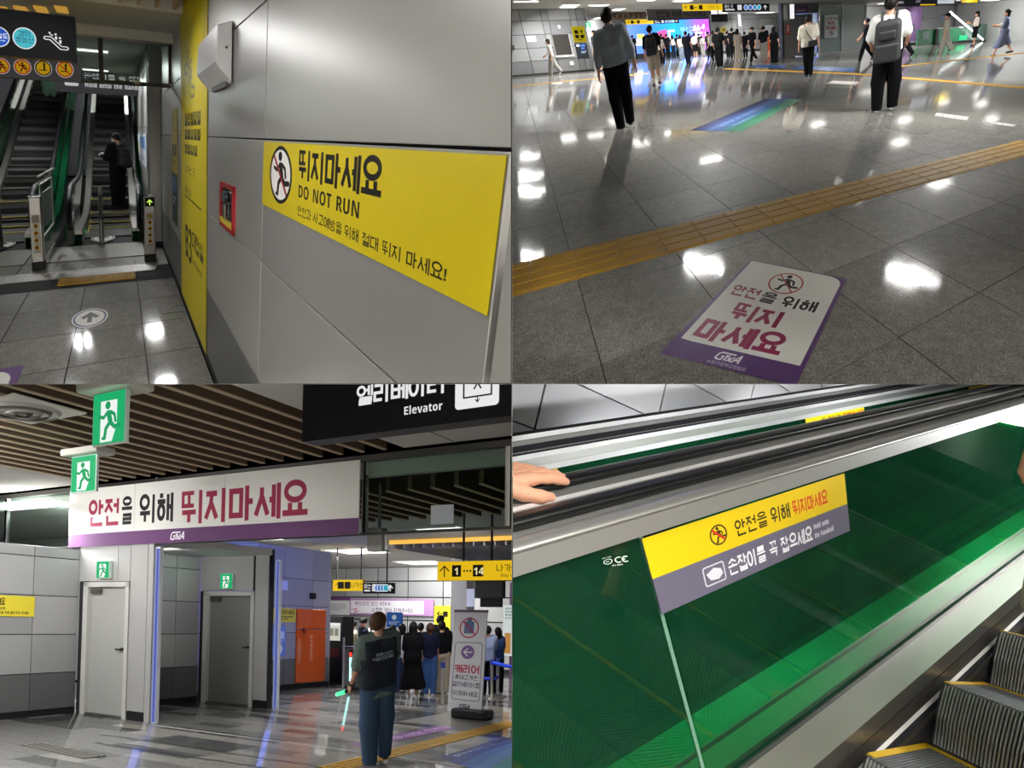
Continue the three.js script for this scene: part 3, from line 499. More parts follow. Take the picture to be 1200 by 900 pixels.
{ const p = TL.at(121, 279.5, { y: 0 }); disc(TL, 'arrow_sticker', 'round floor sticker around the foot of the bollard', p.x, p.z, .16, .2, arrowDisc('#17171c'), 128, .006); }
{ const p = TL.at(6, 287, { y: 0 }); disc(TL, 'arrow_sticker', 'round floor sticker before the left escalator, cut by the picture edge', p.x - .05, p.z, .17, .2, arrowDisc('#17171c'), 128, .006); }
{ const m = printMat(128, 128, (g) => { g.fillStyle = '#5d3d72'; g.fillRect(0, 0, 128, 128); g.fillStyle = '#d6d4d2'; g.beginPath(); g.roundRect(8, 8, 108, 130, 26); g.fill(); }); const s = quad([-1.1, .003, -2.05], [-.62, .003, -2.05], [-.62, .003, -2.62], [-1.1, .003, -2.62]); TL.single('floor_sticker', 'purple-bordered white floor sticker at the near left corner', 'floor sticker', s, m); }
// escalators ---------------------------------------------------------------------------
const SLOPE = Math.tan(34 * Math.PI / 180), Z0 = -6.05, stepMat = mat('escalator_step', { color: hex('#4a4b49'), metalness: .3, roughness: .6 }), stepRise = mat('escalator_riser', { color: hex('#414240'), metalness: .3, roughness: .6 }), edgeYellow = paint('#a99a2c', .5), greenSheet = mat('green_panel', { color: hex('#17633f'), roughness: .18, metalness: .1 });
function path(z, lift = 0) { const d = Z0 - .45 - z; return lift + (d < 0 ? 0 : d < .7 ? SLOPE * d * d / 1.4 : SLOPE * (d - .35)); }
function incline(x0, x1, lo, hi, za, zb, n = 24) { const top = [], bot = []; for (let i = 0; i <= n; i++) { const z = za + (zb - za) * i / n; top.push([z, path(z, hi)]); bot.unshift([z, path(z, lo)]); } return sideways([...top, ...bot], x0, x1); }
function escalatorTL(x0, x1, label, gl, gr) {
  const t = TL.thing('escalator', label, 'escalator', [(x0 + x1) / 2, 0, Z0]), run = .262;
  for (let i = 0; i < 25; i++) {
    const zf = Z0 - i * run, y = path(zf - run / 2, 0) + (i > 3 ? .09 : i * .012 + .004), yb = i ? path(zf + run / 2, 0) + (i - 1 > 3 ? .09 : i * .01) - .01 : -.05, g = [bx(x0, x1, y - .012, y, zf - run - .02, zf)];
    const riser = sideways([[zf, y - .012], [zf + .01, (y + yb) / 2], [zf - .02, yb - .03], [zf - .05, yb - .03], [zf - .05, y - .012]], x0, x1);
    const st = TL.part(t, 'step', merge([...g, riser]), i % 2 ? stepMat : stepRise); TL.part(t, 'edge_line', merge([bx(x0, x1, y - .008, y + .002, zf - .006, zf + .014), bx(x0, x0 + .02, y, y + .003, zf - run, zf)]), i < 5 ? edgeYellow : paint('#3a3a37', .7), st);
  }
  TL.part(t, 'comb_plate', bx(x0 - .02, x1 + .02, 0, .012, Z0 + .02, Z0 + .28), stepRise);
  for (const [s, xa, g] of [[-1, x0, gl], [1, x1, gr]]) {
    const i0 = Math.min(xa, xa + s * .012), i1 = Math.max(xa, xa + s * .012), d0 = Math.min(xa + s * .012, xa + s * .1), d1 = Math.max(xa + s * .012, xa + s * .1);
    TL.part(t, 'skirt_panel', incline(i0, i1, -.3, .2, Z0 + .55, Z0 - 6.6), steelDark); TL.part(t, 'inner_deck', incline(d0, d1, .14, .19, Z0 + .6, Z0 - 6.6), steel);
    TL.part(t, 'glass_panel', incline(xa + s * g - .006, xa + s * g + .006, .17, .76, Z0 + .45, Z0 - 6.6), greenGlass);
    TL.part(t, 'deck_light', bx(Math.min(xa, xa + s * .03), Math.max(xa, xa + s * .03), .05, .11, Z0 + .2, Z0 + .24), glow('#2dff9a', 2));
    const pts = []; for (let k = 0; k <= 8; k++) { const a = -Math.PI / 2 + Math.PI * k / 8; pts.push([xa + s * g, .47 - Math.sin(-a) * -.0 + Math.sin(a) * .31, Z0 + .45 + Math.cos(a) * .3]); } pts.push([xa + s * g, path(Z0 + .2, .78), Z0 + .2]); for (let z = Z0; z > Z0 - 6.5; z -= .35) pts.push([xa + s * g, path(z, .78), z]);
    TL.part(t, 'handrail', tube(pts, .036, 90, 8, .2), rubber);
    TL.part(t, 'newel', sideways([[Z0 + .66, .02], [Z0 + .66, .34], [Z0 + .5, .42], [Z0 - .2, .4], [Z0 - .2, .02]], Math.min(xa + s * .1, xa + s * (g + .05)), Math.max(xa + s * .1, xa + s * (g + .05))), mat('newel_black', { color: hex('#0e1613'), roughness: .3 }));
    TL.part(t, 'outer_deck', incline(Math.min(xa + s * (g + .02), xa + s * (g + .12)), Math.max(xa + s * (g + .02), xa + s * (g + .12)), .0, .22, Z0 + .3, Z0 - 6.6), greenSheet);
  }
  return t;
}
escalatorTL(-1.9, -1.2, 'left escalator with empty dark steps rising behind the barrier panel', .14, .14);
escalatorTL(-.5, .125, 'right escalator with a man in black standing on it', .14, .1);
// gate posts, bollard, barrier ------------------------------------------------------------
function gatePost(pxl, pxr, pyBase, pyTop, label, top) {
  const a = TL.at(pxl, pyBase, { y: 0 }), b = TL.at(pxr, pyBase, { y: 0 }), z = (a.z + b.z) / 2, h = TL.at((pxl + pxr) / 2, pyTop, { z }).y, t = TL.thing('gate_post', label, 'post', [(a.x + b.x) / 2, 0, z]);
  TL.part(t, 'foot', bx(a.x - .004, b.x + .004, 0, .09, z - .11, z + .004, .006), blackPaint); TL.part(t, 'column', bx(a.x, b.x, .09, h, z - .1, z, .012), steel); TL.part(t, 'cap', bx(a.x - .006, b.x + .006, h, h + .014, z - .11, z + .006, .005), chrome);
  const m = printMat(64, 300, (g, w, hh) => { g.fillStyle = '#9b9890'; g.fillRect(0, 0, w, hh); for (let i = 0; i < 4; i++) { g.fillStyle = '#d8d6d2'; g.fillRect(4, 60 + i * 58, 54, 50); g.fillStyle = '#c8951c'; g.beginPath(); g.arc(31, 85 + i * 58, 21, 0, 7); g.fill(); g.fillStyle = '#3a2a18'; g.beginPath(); g.arc(31, 85 + i * 58, 10, 0, 7); g.fill(); } if (top) { g.fillStyle = '#c8aa30'; g.fillRect(14, 8, 34, 34); g.fillStyle = '#4a3a18'; g.fillRect(22, 14, 6, 22); g.fillRect(34, 14, 6, 22); } });
  TL.part(t, 'sticker_strip', quad([a.x + .022, .2, z + .002], [b.x - .022, .2, z + .002], [b.x - .022, h * .76, z + .002], [a.x + .022, h * .76, z + .002]), m);
  if (top) TL.part(t, 'arrow_display', quad([a.x + .01, h * .86, z + .003], [b.x - .01, h * .86, z + .003], [b.x - .01, h * .99, z + .003], [a.x + .01, h * .99, z + .003]), printMat(96, 96, (g) => { g.fillStyle = '#080a08'; g.fillRect(0, 0, 96, 96); arrowUp(g, 48, 50, 62, '#c8f060', .2); }, { glow: 1.1 }));
  return { a, b, z, h };
}
const gp1 = gatePost(38.5, 52, 317, 231, 'steel gate post with four sticker squares beside the barrier panel', false);
gatePost(170, 183, 307, 231, 'steel gate post with a lit green arrow and sticker squares by the wall', true);
{ // barrier frame hinged to the left post
  const x = gp1.b.x - .02, z0 = gp1.z - .12, z1 = z0 - .75, y0 = .33, y1 = .92, t = TL.thing('barrier_panel', 'tubular steel barrier with a notice board beside the left gate post', 'barrier', [x, 0, (z0 + z1) / 2]);
  TL.part(t, 'frame', merge([tube([[x, y0, z0], [x, y1, z0], [x, y1, z1], [x, y0, z1], [x, y0, z0 - .01]], .014, 60, 8, 0.02)]), steel); TL.part(t, 'notice', bx(x - .008, x + .008, y0 + .1, y1 - .1, z1 + .12, z0 - .12), paint('#6d7a74', .5)); TL.part(t, 'rail', rod([x, y1 + .1, z0 + .05], [x, y1 + .1, z1 - .2], .014), steel); TL.part(t, 'foot_rail', rod([x, .06, z0], [x, .06, z1], .012), steel);
}
{ const p = TL.at(119.5, 285, { y: 0 }), h = TL.at(118, 221, { z: p.z }).y, t = TL.thing('bollard', 'slim steel bollard with a printed band before the right escalator', 'bollard', [p.x, 0, p.z]);
  TL.part(t, 'pole', rod([p.x, .02, p.z], [p.x, h, p.z], .03, 16), steel); TL.part(t, 'base', rod([p.x, .006, p.z], [p.x, .03, p.z], .06, 20), steel); TL.part(t, 'cap', rod([p.x, h, p.z], [p.x, h + .014, p.z], .033, 16), chrome);
  TL.part(t, 'printed_band', new THREE.CylinderGeometry(.0315, .0315, .34, 18, 1, true).translate(p.x, h * .67, p.z), printMat(128, 256, (g) => { g.fillStyle = '#5c5b58'; g.fillRect(0, 0, 128, 256); for (let i = 0; i < 6; i++) { g.save(); g.translate(70, 20 + i * 38); han(g, '안전선'[i % 3], 0, 0, 34, { color: '#d8d8d6' }); han(g, '안전선'[i % 3], -64, 0, 34, { color: '#d8d8d6' }); g.restore(); } })); }
{ const p = TL.at(1, 292, { y: 0 }), t = TL.thing('bollard', 'steel bollard at the left picture edge before the left escalator', 'bollard', [p.x, 0, p.z]); TL.part(t, 'pole', rod([p.x, .02, p.z], [p.x, .8, p.z], .032, 16), steelDark); TL.part(t, 'base', rod([p.x, .006, p.z], [p.x, .03, p.z], .06, 20), steel); }
// hanging signs ---------------------------------------------------------------------------
function hangSign(room, name, label, px, z, depth, wpx, draw, o = {}) {       // px: left, top, right, bottom of the face; the board hangs across the room
  const [l, tp, r, bt] = px, A = room.at(o.lx ?? l, bt, { z }), B = room.at(r, o.rb ?? bt, { z }), C = room.at(r, o.rt ?? tp, { z }), y0 = B.y, y1 = C.y, x0 = A.x, x1 = B.x;
  const t = room.thing(name, label, 'sign', [(x0 + x1) / 2, y0, z]); room.part(t, 'case', bx(x0, x1, y0, y1, z - depth, z, .004), paint(o.edge || '#101012', .4));
  room.part(t, 'lit_face', quad([x0, y0, z + .002], [x1, y0, z + .002], [x1, y1, z + .002], [x0, y1, z + .002]), printMat(wpx, wpx * (y1 - y0) / (x1 - x0), (g, w, h) => draw(g, w, h, (qx, qy) => { const p = room.at(qx, qy, { z }); return [(p.x - x0) / (x1 - x0) * w, h - (p.y - y0) / (y1 - y0) * h]; }), o));
  for (const [hx, hy] of o.rods || []) room.part(t, 'hanger', rod([hx, y1, z - depth / 2], [hx, hy, z - depth / 2], .016, 8), paint('#0b0b0c', .5));
  return t;
}
hangSign(TL, 'direction_sign', 'black hanging sign with blue line discs and a white escalator symbol', [-30, 20, 89.5, 72], -3.05, .1, 620, (g, w, h, P) => {
  g.fillStyle = '#0c0d10'; g.fillRect(0, 0, w, h);
  const C = (px, py, r, c, t) => { const [x, y] = P(px, py), [x2] = P(px + r, py), R = Math.abs(x2 - x); g.fillStyle = '#f0f4f4'; g.beginPath(); g.arc(x, y, R * 1.06, 0, 7); g.fill(); g.fillStyle = c; g.beginPath(); g.arc(x, y, R * .95, 0, 7); g.fill(); return [x, y, R]; };
  let [x, y, R] = C(-2, 43, 12.6, '#2357c8'); han(g, '철도', x - R * .2, y - R * .4, R * .58, { color: '#fff', w: .13 }); smallText(g, x, y + R * .3, R * .7, R * .25, '#cfe0ff', 1);
  [x, y, R] = C(28.8, 45, 13, '#4cc3d6'); hanC(g, '경의', x, y - R * .75, R * .6, { color: '#1d5560', w: .1 }); hanC(g, '중앙선', x, y - R * .12, R * .58, { color: '#1d5560', w: .1 });
  const [a, b] = P(52, 36), [c, d] = P(80, 60); g.save(); g.translate(a, b); g.scale((c - a) / 100, (d - b) / 100); escIcon(g, 0, 0, 100, '#f4f4f4'); g.restore();
}, { glow: .75, rods: [[-1.17, 2.45]] });
hangSign(TL, 'rules_sign', 'grey hanging sign with a row of round yellow and red prohibition discs', [-30, 66, 95.5, 96.5], -3.2, .06, 520, (g, w, h, P) => {
  g.fillStyle = '#4b4a4a'; g.fillRect(0, 0, w, h);
  [[1.5, 77.5, 0], [26.5, 78.6, 0], [50.8, 80, 1], [76, 81.5, 0]].forEach(([px, py, ok], i) => { const [x, y] = P(px, py), [x2] = P(px + 10, py), R = x2 - x; g.fillStyle = '#e8e4da'; g.beginPath(); g.arc(x, y, R * 1.04, 0, 7); g.fill(); g.fillStyle = ok ? '#17150f' : '#c8321c'; g.beginPath(); g.arc(x, y, R * .95, 0, 7); g.fill(); g.fillStyle = '#e6b31c'; g.beginPath(); g.arc(x, y, R * .8, 0, 7); g.fill(); if (i < 2) runner(g, x - R * .6, y - R * .65, R * 1.25, '#18130a'); else { g.fillStyle = '#18130a'; g.fillRect(x + R * .02, y - R * .5, R * .2, R * .8); g.fillRect(x - R * .5, y + R * .2, R * .9, R * .1); g.beginPath(); g.arc(x + R * .12, y - R * .55, R * .14, 0, 7); g.fill(); } if (!ok) { g.strokeStyle = '#c8321c'; g.lineWidth = R * .13; g.beginPath(); g.moveTo(x - R * .6, y - R * .6); g.lineTo(x + R * .6, y + R * .6); g.stroke(); } });
}, { glow: .45, edge: '#2a2a2b' });
hangSign(TL, 'handrail_sign', 'grey hanging sign about holding the handrail above the right escalator', [65, 90, 162.5, 112.5], -5.35, .08, 420, (g, w, h) => {
  g.fillStyle = '#47474a'; g.fillRect(0, 0, w, h); g.fillStyle = '#f2f2f2'; g.beginPath(); g.roundRect(w * .11, -h * .3, w * .16, h * .98, 8); g.fill(); g.strokeStyle = '#55565a'; g.lineWidth = 5; g.beginPath(); g.moveTo(w * .13, h * .5); g.lineTo(w * .25, h * .1); g.stroke();
  han(g, '손잡이를 꼭 잡으세요', w * .33, -h * .1, h * .46, { color: '#f4f4f4', w: .14, sq: .86 }); han(g, 'Hold onto the handrail', w * .34, h * .38, h * .36, { color: '#f4f4f4', sq: .8 });
}, { glow: .55, edge: '#3a3a3c' });
// glass smoke screen hanging under the ceiling
{
  const z = -3.95, A = TL.at(-10, 98, { z }), B = TL.at(204.5, 101, { z }), T = TL.at(204, 38, { z }), x0 = A.x, x1 = WX - .005, y0 = B.y, y1 = T.y, t = TL.thing('smoke_screen', 'framed glass smoke screen hanging across the corridor ceiling', 'glass screen', [(x0 + x1) / 2, y0, z]);
  TL.part(t, 'frame', merge([bx(x0, x1, y0 - .02, y0 + .015, z - .02, z + .02), bx(x0, x1, y1, y1 + .06, z - .03, z + .03), bx(x1 - .03, x1, y0, y1, z - .02, z + .02)]), mat('bronze_frame', { color: hex('#4a4844'), metalness: .7, roughness: .35 }));
  const P0 = TL.at(118, 60, { z }).x; TL.part(t, 'mullion', bx(P0 - .02, P0 + .02, y0, y1 + .05, z - .025, z + .025), mat('bronze_frame', {}));
  for (const [a, b] of [[x0, P0 - .02], [P0 + .02, x1 - .03]]) TL.part(t, 'glass_pane', bx(a, b, y0 + .015, y1, z - .004, z + .004), clearGlass);
  for (const sx of [P0 + .62, x1 - .35]) TL.part(t, 'clamp', bx(sx, sx + .05, y0 - .01, y0 + .02, z + .02, z + .03), chrome);
}
// ceiling: dark timber slats, a plain soffit, and the high ceiling over the escalators
const ceilY = 2.47, soffit = paint('#c4c0b8', .7);
const ceil1 = TL.struct('ceiling', bx(-3.8, WX + .2, ceilY + .16, ceilY + .2, 1.6, -3.9), paint('#23201c', .9));
{ const slat = mat('timber_slat', { color: hex('#b09a78'), roughness: .6 }), P = [7, 27, 57, 83, 110, 138, 166, 195]; for (let x = WX - .06, i = 0; x > -3.7 && i < 30; x -= .135, i++) TL.piece(ceil1, 'ceiling_slat', bx(x - .028, x, ceilY, ceilY + .12, 1.5, -3.2), slat); }
TL.struct('ceiling_soffit', merge([bx(-3.8, WX + .01, ceilY - .02, ceilY + .2, -3.2, -3.85), bx(-3.8, WX + .01, 2.36, ceilY + .2, -3.85, -4.0)]), soffit);
TL.struct('ceiling_shaft', merge([bx(-3.8, WX, 2.62, 2.8, -4.0, -9.6), bx(-3.8, WX, 2.62, 7.9, -9.6, -9.75), bx(-3.8, WX, 7.8, 8, -9.6, -14.6)]), paint('#b9b9b4', .7));
TL.struct('wall_left', merge([bx(-3.9, -3.8, 0, 2.7, 1.6, -5), bx(-3.9, -3.8, 0, 7.9, -5, -14.5)]), paint('#8d8d8a', .5));
TL.struct('wall_end', bx(-3.8, WX, 0, 8, -14.5, -14.7), paint('#55565a', .7));
function tube1(room, label, x0, x1, y, z, w, power, k = 1, drop = .012, group, frameCol = '#d0d0cc') {
  const t = room.thing('ceiling_light', label, 'light', [(x0 + x1) / 2, y, z], group); room.part(t, 'housing', bx(x0 - .02, x1 + .02, y, y + .05, z - w / 2 - .02, z + w / 2 + .02), paint(frameCol, .5)); room.part(t, 'diffuser', bx(x0, x1, y - drop, y, z - w / 2, z + w / 2), glow('#f4f6f4', k)); if (power) room.lamp((x0 + x1) / 2, y - drop - .01, z, (x1 - x0), w * 1.6, power); return t;
}
for (const [x, z, l] of [[-.33, -5.8, 'front fluorescent strip on the white ceiling before the escalators'], [-.37, -7.54, 'rear fluorescent strip on the white ceiling over the right escalator'], [-1.75, -5.8, 'front fluorescent strip over the left escalator, behind the hanging signs'], [-1.75, -7.54, 'rear fluorescent strip over the left escalator, behind the hanging signs']]) tube1(TL, l, x - .21, x + .21, 2.6, z, .1, LUX.tubes, 2.2);
for (const [x, z] of [[-.2, -11.5], [-1.6, -11.5]]) tube1(TL, x > -1 ? 'fluorescent strip high over the top of the right escalator' : 'fluorescent strip high over the top of the left escalator', x - .4, x + .4, 6.6, z, .12, LUX.tubes * 3, 2);
for (const [x, z, l] of [[-.55, -1.0, 'ceiling panel light over the near end of the corridor'], [-.55, -2.65, 'ceiling panel light over the middle of the corridor'], [-2.2, -1.2, 'ceiling panel light at the near left of the corridor'], [-2.2, -2.9, 'ceiling panel light at the far left of the corridor']]) tube1(TL, l, x - .5, x + .5, ceilY - .02, z, .18, LUX.concourse, 1.6);
{ const t = TL.thing('ceiling_light', 'warm amber reflections on the soffit at the top left over the signs', 'light', [-.7, 2.4, -3.6]); for (const px of [3, 25, 48, 72]) { const a = TL.at(px - 7, 11, { y: 2.44 }), b = TL.at(px + 7, 12, { y: 2.44 }); TL.part(t, 'amber_reflection', bx(a.x, b.x, 2.436, 2.452, a.z + .07, a.z - .07), glow('#c8963c', .75)); } }  // glowing patches stand in for amber reflections on the soffit
{ const z0 = TL.at(161, 170, { x: PX }).z, z1 = Math.min(-5.42, TL.at(174.5, 170, { x: PX }).z), y1 = TL.at(168, 157, { x: PX }).y, y0 = TL.at(168, 192, { x: PX }).y, t = TL.thing('poster', 'white poster with blue blocks on the wall beside the right escalator', 'poster', [PX, y0, (z0 + z1) / 2]); TL.part(t, 'sheet', bx(PX - .012, PX - .0015, y0, y1, Math.min(z0, z1), Math.max(z0, z1)), white); TL.part(t, 'printed_face', quad([PX - .014, y0, Math.min(z0, z1)], [PX - .014, y0, Math.max(z0, z1)], [PX - .014, y1, Math.max(z0, z1)], [PX - .014, y1, Math.min(z0, z1)]), printMat(128, 160, (g, w, h) => { g.fillStyle = '#c4ccd2'; g.fillRect(0, 0, w, h); g.fillStyle = '#5f86c0'; g.fillRect(60, 14, 56, 60); g.fillStyle = '#d8c458'; g.fillRect(16, 60, 24, 50); smallText(g, 14, 120, 100, 26, '#667', 3); })); }
// people -------------------------------------------------------------------------------------
{ const p = TL.at(139, 243, { z: -6.95 });
  const m = figure(TL, { label: 'man in black with face mask looking at his phone on the escalator', at: [p.x, path(-6.95, .1), -6.95], turn: Math.PI + .75, h: 1.3, cell: .018, shirt: { color: '#0d0d0f', sleeve: 1.9, hem: -.06 }, pants: { color: '#0b0b0d', loose: .035 }, nod: .35, look: .1, armL: { sw: .3, el: 1.45, tw: .5, hand: 'grip' }, armR: { sw: .3, el: 1.5, tw: .5, hand: 'grip' }, shoe: '#1a1a1c',
    extra: [(t, J, P) => { const h = J.head; P('face_mask', skin((x, y, z) => Math.max(ell(x, y, z, [h[0], h[1] - .05, h[2] + .035], [.066, .06, .078]), -(z - h[2] - .005)), [h[0] - .1, h[1] - .15, h[2] - .05], [h[0] + .1, h[1] + .06, h[2] + .15], .008), paint('#e2e2e2')); }] });
  const J = m.userData.joints; carried(TL, m, 'backpack', 'black backpack worn by the man on the escalator', 'bag', backpackParts(J, '#111114'));
  const w = J.arms[1].h; carried(TL, m, 'phone', 'phone held by the man on the escalator', 'phone', [['body', new RoundedBoxGeometry(.075, .15, .01, 2, .004).rotateX(-1.0).translate(w[0] - .06, w[1] + .05, w[2] + .09), blackPaint], ['screen', new THREE.PlaneGeometry(.066, .135).rotateX(-1.0 + Math.PI).translate(w[0] - .06, w[1] + .046, w[2] + .084), glow('#c8d4e8', .7)]]);
}
{ figure(TL, { label: 'person in pale green trousers high on the left escalator', at: [-1.5, path(-10.1, .1), -10.1], turn: Math.PI, h: 1.3, cell: .03, shirt: { color: '#c8d4cc', sleeve: .6 }, pants: { color: '#7fae94', loose: .05 }, shoe: '#c8c8c4' }); }
// ================================================================ ROOM 2: open hall with passengers (upper right)
const hallTile = [0, 1, 2].map((i) => mat('hall_granite' + i, { phys: true, map: stoneTex, color: hex(['#f2f1ec', '#e9e8e4', '#fbfaf4'][i]), roughness: .5, clearcoat: 1, clearcoatRoughness: .06 }));
const hallTileDark = mat('hall_granite_dark', { phys: true, map: stoneDark, color: hex('#fbf8f2'), roughness: .55, clearcoat: .8, clearcoatRoughness: .07 });
tiledFloor(TR, 'floor', range(-1.29, 37, .655), range(-.41, -33, -.655), (i, k, x, z) => (z > -2.5 ? (z > -2.0 ? hallTileDark : hallTile[(i * 5 + k) % 3]) : hallTile[(i * 5 + k * 2) % 3]), 9, bx(-1.4, 37, -.06, -.015, 0, -33), .0025);
function floorStrip(room, label, A, B, w, opt = {}) {     // a run of tactile tiles between two floor points
  const t = room.thing('tactile_strip', label, 'tactile paving', [(A[0] + B[0]) / 2, 0, (A[1] + B[1]) / 2], opt.group), L = Math.hypot(B[0] - A[0], B[1] - A[1]), n = Math.max(1, Math.min(opt.max || 60, Math.round(L / .3))), an = Math.atan2(-(B[1] - A[1]), B[0] - A[0]), l = L / n;
  for (let i = 0; i < n; i++) {
    const q = [bx(-l / 2 + .001, l / 2 - .001, -.01, .003, -w / 2, w / 2)]; for (let k = 0; k < 4; k++) q.push(bx(-l / 2 + .004, l / 2 - .004, .002, .009, -w / 2 + w * (k + .18) / 4, -w / 2 + w * (k + .82) / 4, opt.flat ? 0 : .003));
    const g = merge(q).rotateY(an).translate(A[0] + (B[0] - A[0]) * (i + .5) / n, 0, A[1] + (B[1] - A[1]) * (i + .5) / n); room.part(t, 'tactile_tile', g, opt.mat || tactileYellow);
  }
  return t;
}
const f2 = (room, x, y) => { const p = room.at(x, y, { y: 0 }); return [p.x, p.z]; };
{ const a = f2(TR, 560, 351), b = f2(TR, 560, 327), c = f2(TR, 1215, 183), d = f2(TR, 1215, 157), m = (p, q) => [(p[0] + q[0]) / 2, (p[1] + q[1]) / 2]; floorStrip(TR, 'wide yellow ribbed tactile strip crossing the near hall floor', m(a, b), m(c, d), .44); }
for (const [l, x0, y0, x1, y1, w] of [['thin yellow tactile strip in front of the left wall', 590, 102.5, 760, 86, .3], ['thin yellow tactile strip running from the crowd past the man with the grey backpack', 850, 80.5, 1000, 86.5, .3], ['yellow tactile strip crossing the floor towards the right edge', 1000, 86.5, 1215, 104, .28], ['distant yellow tactile strip behind the walking women on the right', 1052, 78, 1215, 60.5, .28]])
  floorStrip(TR, l, f2(TR, x0, y0), f2(TR, x1, y1), w, { max: 40, flat: 1 });
function floorPrint(room, name, label, px, W, H, draw, o = {}) {   // px: corners lower left, lower right, upper right, upper left in the photograph
  const C = px.map(([x, y]) => room.at(x, y, { y: 0 })), e = o.lift ?? .003, t = o.th ?? 0, u = C[1].clone().sub(C[0]), v = C[3].clone().sub(C[0]), det = u.x * v.z - u.z * v.x;
  const P = (x, y) => { const p = room.at(x, y, { y: 0 }).sub(C[0]); return [(p.x * v.z - p.z * v.x) / det * W, H - (u.x * p.z - u.z * p.x) / det * H]; };
  return room.single(name, label, 'floor sticker', quad(...C.map((p) => [p.x, e, p.z])), printMat(W, H, (g, w, h) => draw(g, w, h, P), { rough: .35, ...o }));
}
floorPrint(TR, 'floor_sticker', 'large purple-edged white do-not-run sticker on the near floor', [[773.5, 414.5], [932.5, 453.6], [993, 327], [880, 304.5]], 760, 1000, (g, w, h, P) => {
  g.fillStyle = '#54376a'; g.fillRect(0, 0, w, h); g.fillStyle = '#d3d2cd'; g.beginPath(); g.moveTo(w * .02, h * .012); g.lineTo(w * .8, h * .012); g.quadraticCurveTo(w * .965, h * .012, w * .965, h * .1); g.lineTo(w * .965, h * .865); g.lineTo(w * .045, h * .865); g.closePath(); g.fill();
  g.strokeStyle = 'rgba(90,88,80,.22)'; for (let i = 0; i < 60; i++) { g.lineWidth = rr(.6, 2); const x = rr(40, w - 40), y = rr(20, h * .85); g.beginPath(); g.moveTo(x, y); g.lineTo(x + rr(-50, 50), y + rr(-14, 14)); g.stroke(); }
  let [x, y] = P(922, 331), [x2] = P(943, 331); noRun(g, w * .5, y - 16, w * .16, w * .155, '#a8252c', '#a8252c', .09, '#d3d2cd');
  const row = (t, cy, s, x0, x1, o) => han(g, t, w * x0, h * cy, s, { ...o, sq: w * (x1 - x0) / hanW(g, t, s, o) });
  const A = '#8a2450', B = '#16151a'; row('안전', .305, 118, .085, .36, { color: A, w: .15 }); row('을 위해', .31, 118, .37, .88, { color: B, w: .15 });
  row('뛰지', .465, 165, .24, .69, { color: A, w: .17 }); row('마세요', .655, 186, .1, .8, { color: A, w: .17 });
  gtxLogo(g, w * .38, h * .888, 62, '#dcd8e0'); han(g, '수도권광역급행철도', w * .35, h * .96, 26, { color: '#c8c2d2', sq: 1.0, w: .09 });
});
floorPrint(TR, 'floor_graphic', 'blue and green striped direction graphic on the hall floor', [[809, 152.8], [869, 154.5], [940, 116.5], [897, 115.5]], 420, 620, (g, w, h) => {
  const c = ['#23264c', '#2c3f74', '#44659a', '#385588', '#2f6478', '#3a7558', '#4a7d62']; c.forEach((k, i) => { g.fillStyle = k; g.fillRect(w * i / 7, 0, w / 7 + 1, h); }); g.save(); g.translate(w * .34, h * .9); g.rotate(-Math.PI / 2); han(g, 'GTX-A 타는 곳', 0, 0, 60, { color: '#8fa4c0' }); han(g, 'Platform', 10, 90, 50, { color: '#8ea6c0' }); g.restore();
});
floorPrint(TR, 'floor_graphic', 'distant blue band printed on the floor behind the man with the cross-body bag', [[926, 80.5], [999, 84.5], [1003, 79.5], [938, 77]], 128, 64, (g) => { g.fillStyle = '#3a5f9e'; g.fillRect(0, 0, 128, 64); });
floorPrint(TR, 'floor_graphic', 'distant blue band on the floor at the feet of the crowd', [[878, 78.5], [918, 80], [922, 76.5], [886, 75.5]], 128, 64, (g) => { g.fillStyle = '#32528c'; g.fillRect(0, 0, 128, 64); });
floorPrint(TR, 'floor_sticker', 'faint pale pink sticker on the floor behind the grey backpack', [[967, 98], [1003, 100], [1008, 96], [976, 94.5]], 128, 64, (g) => { g.fillStyle = '#b8a8a6'; g.fillRect(0, 0, 128, 64); g.fillStyle = '#d8d2ce'; g.fillRect(12, 10, 100, 44); });
floorPrint(TR, 'floor_sticker', 'small white floor sticker below the left wall', [[646, 98.5], [658, 98.5], [660, 96], [649, 96]], 64, 64, (g) => { g.fillStyle = '#c8c8c4'; g.fillRect(0, 0, 64, 64); smallText(g, 6, 10, 50, 44, '#666', 2); });
for (const [l, q, tx] of [['white Korean lettering on the floor near the right edge', [[1094, 136], [1133, 141.5], [1136, 137], [1098, 132]], '뛰지 마세요 천천히'], ['faint white floor lettering beside the longer lettering at the right', [[1157, 144.5], [1188, 149], [1191, 146], [1160, 142]], '에스컬레이터']])
  floorPrint(TR, 'floor_lettering', l, q, 300, 60, (g, w, h) => { g.fillStyle = '#7f7e7a'; g.fillRect(0, 0, w, h); han(g, tx, 4, 6, 48, { color: '#e6e6e2', sq: (w - 8) / hanW(g, tx, 48) }); });
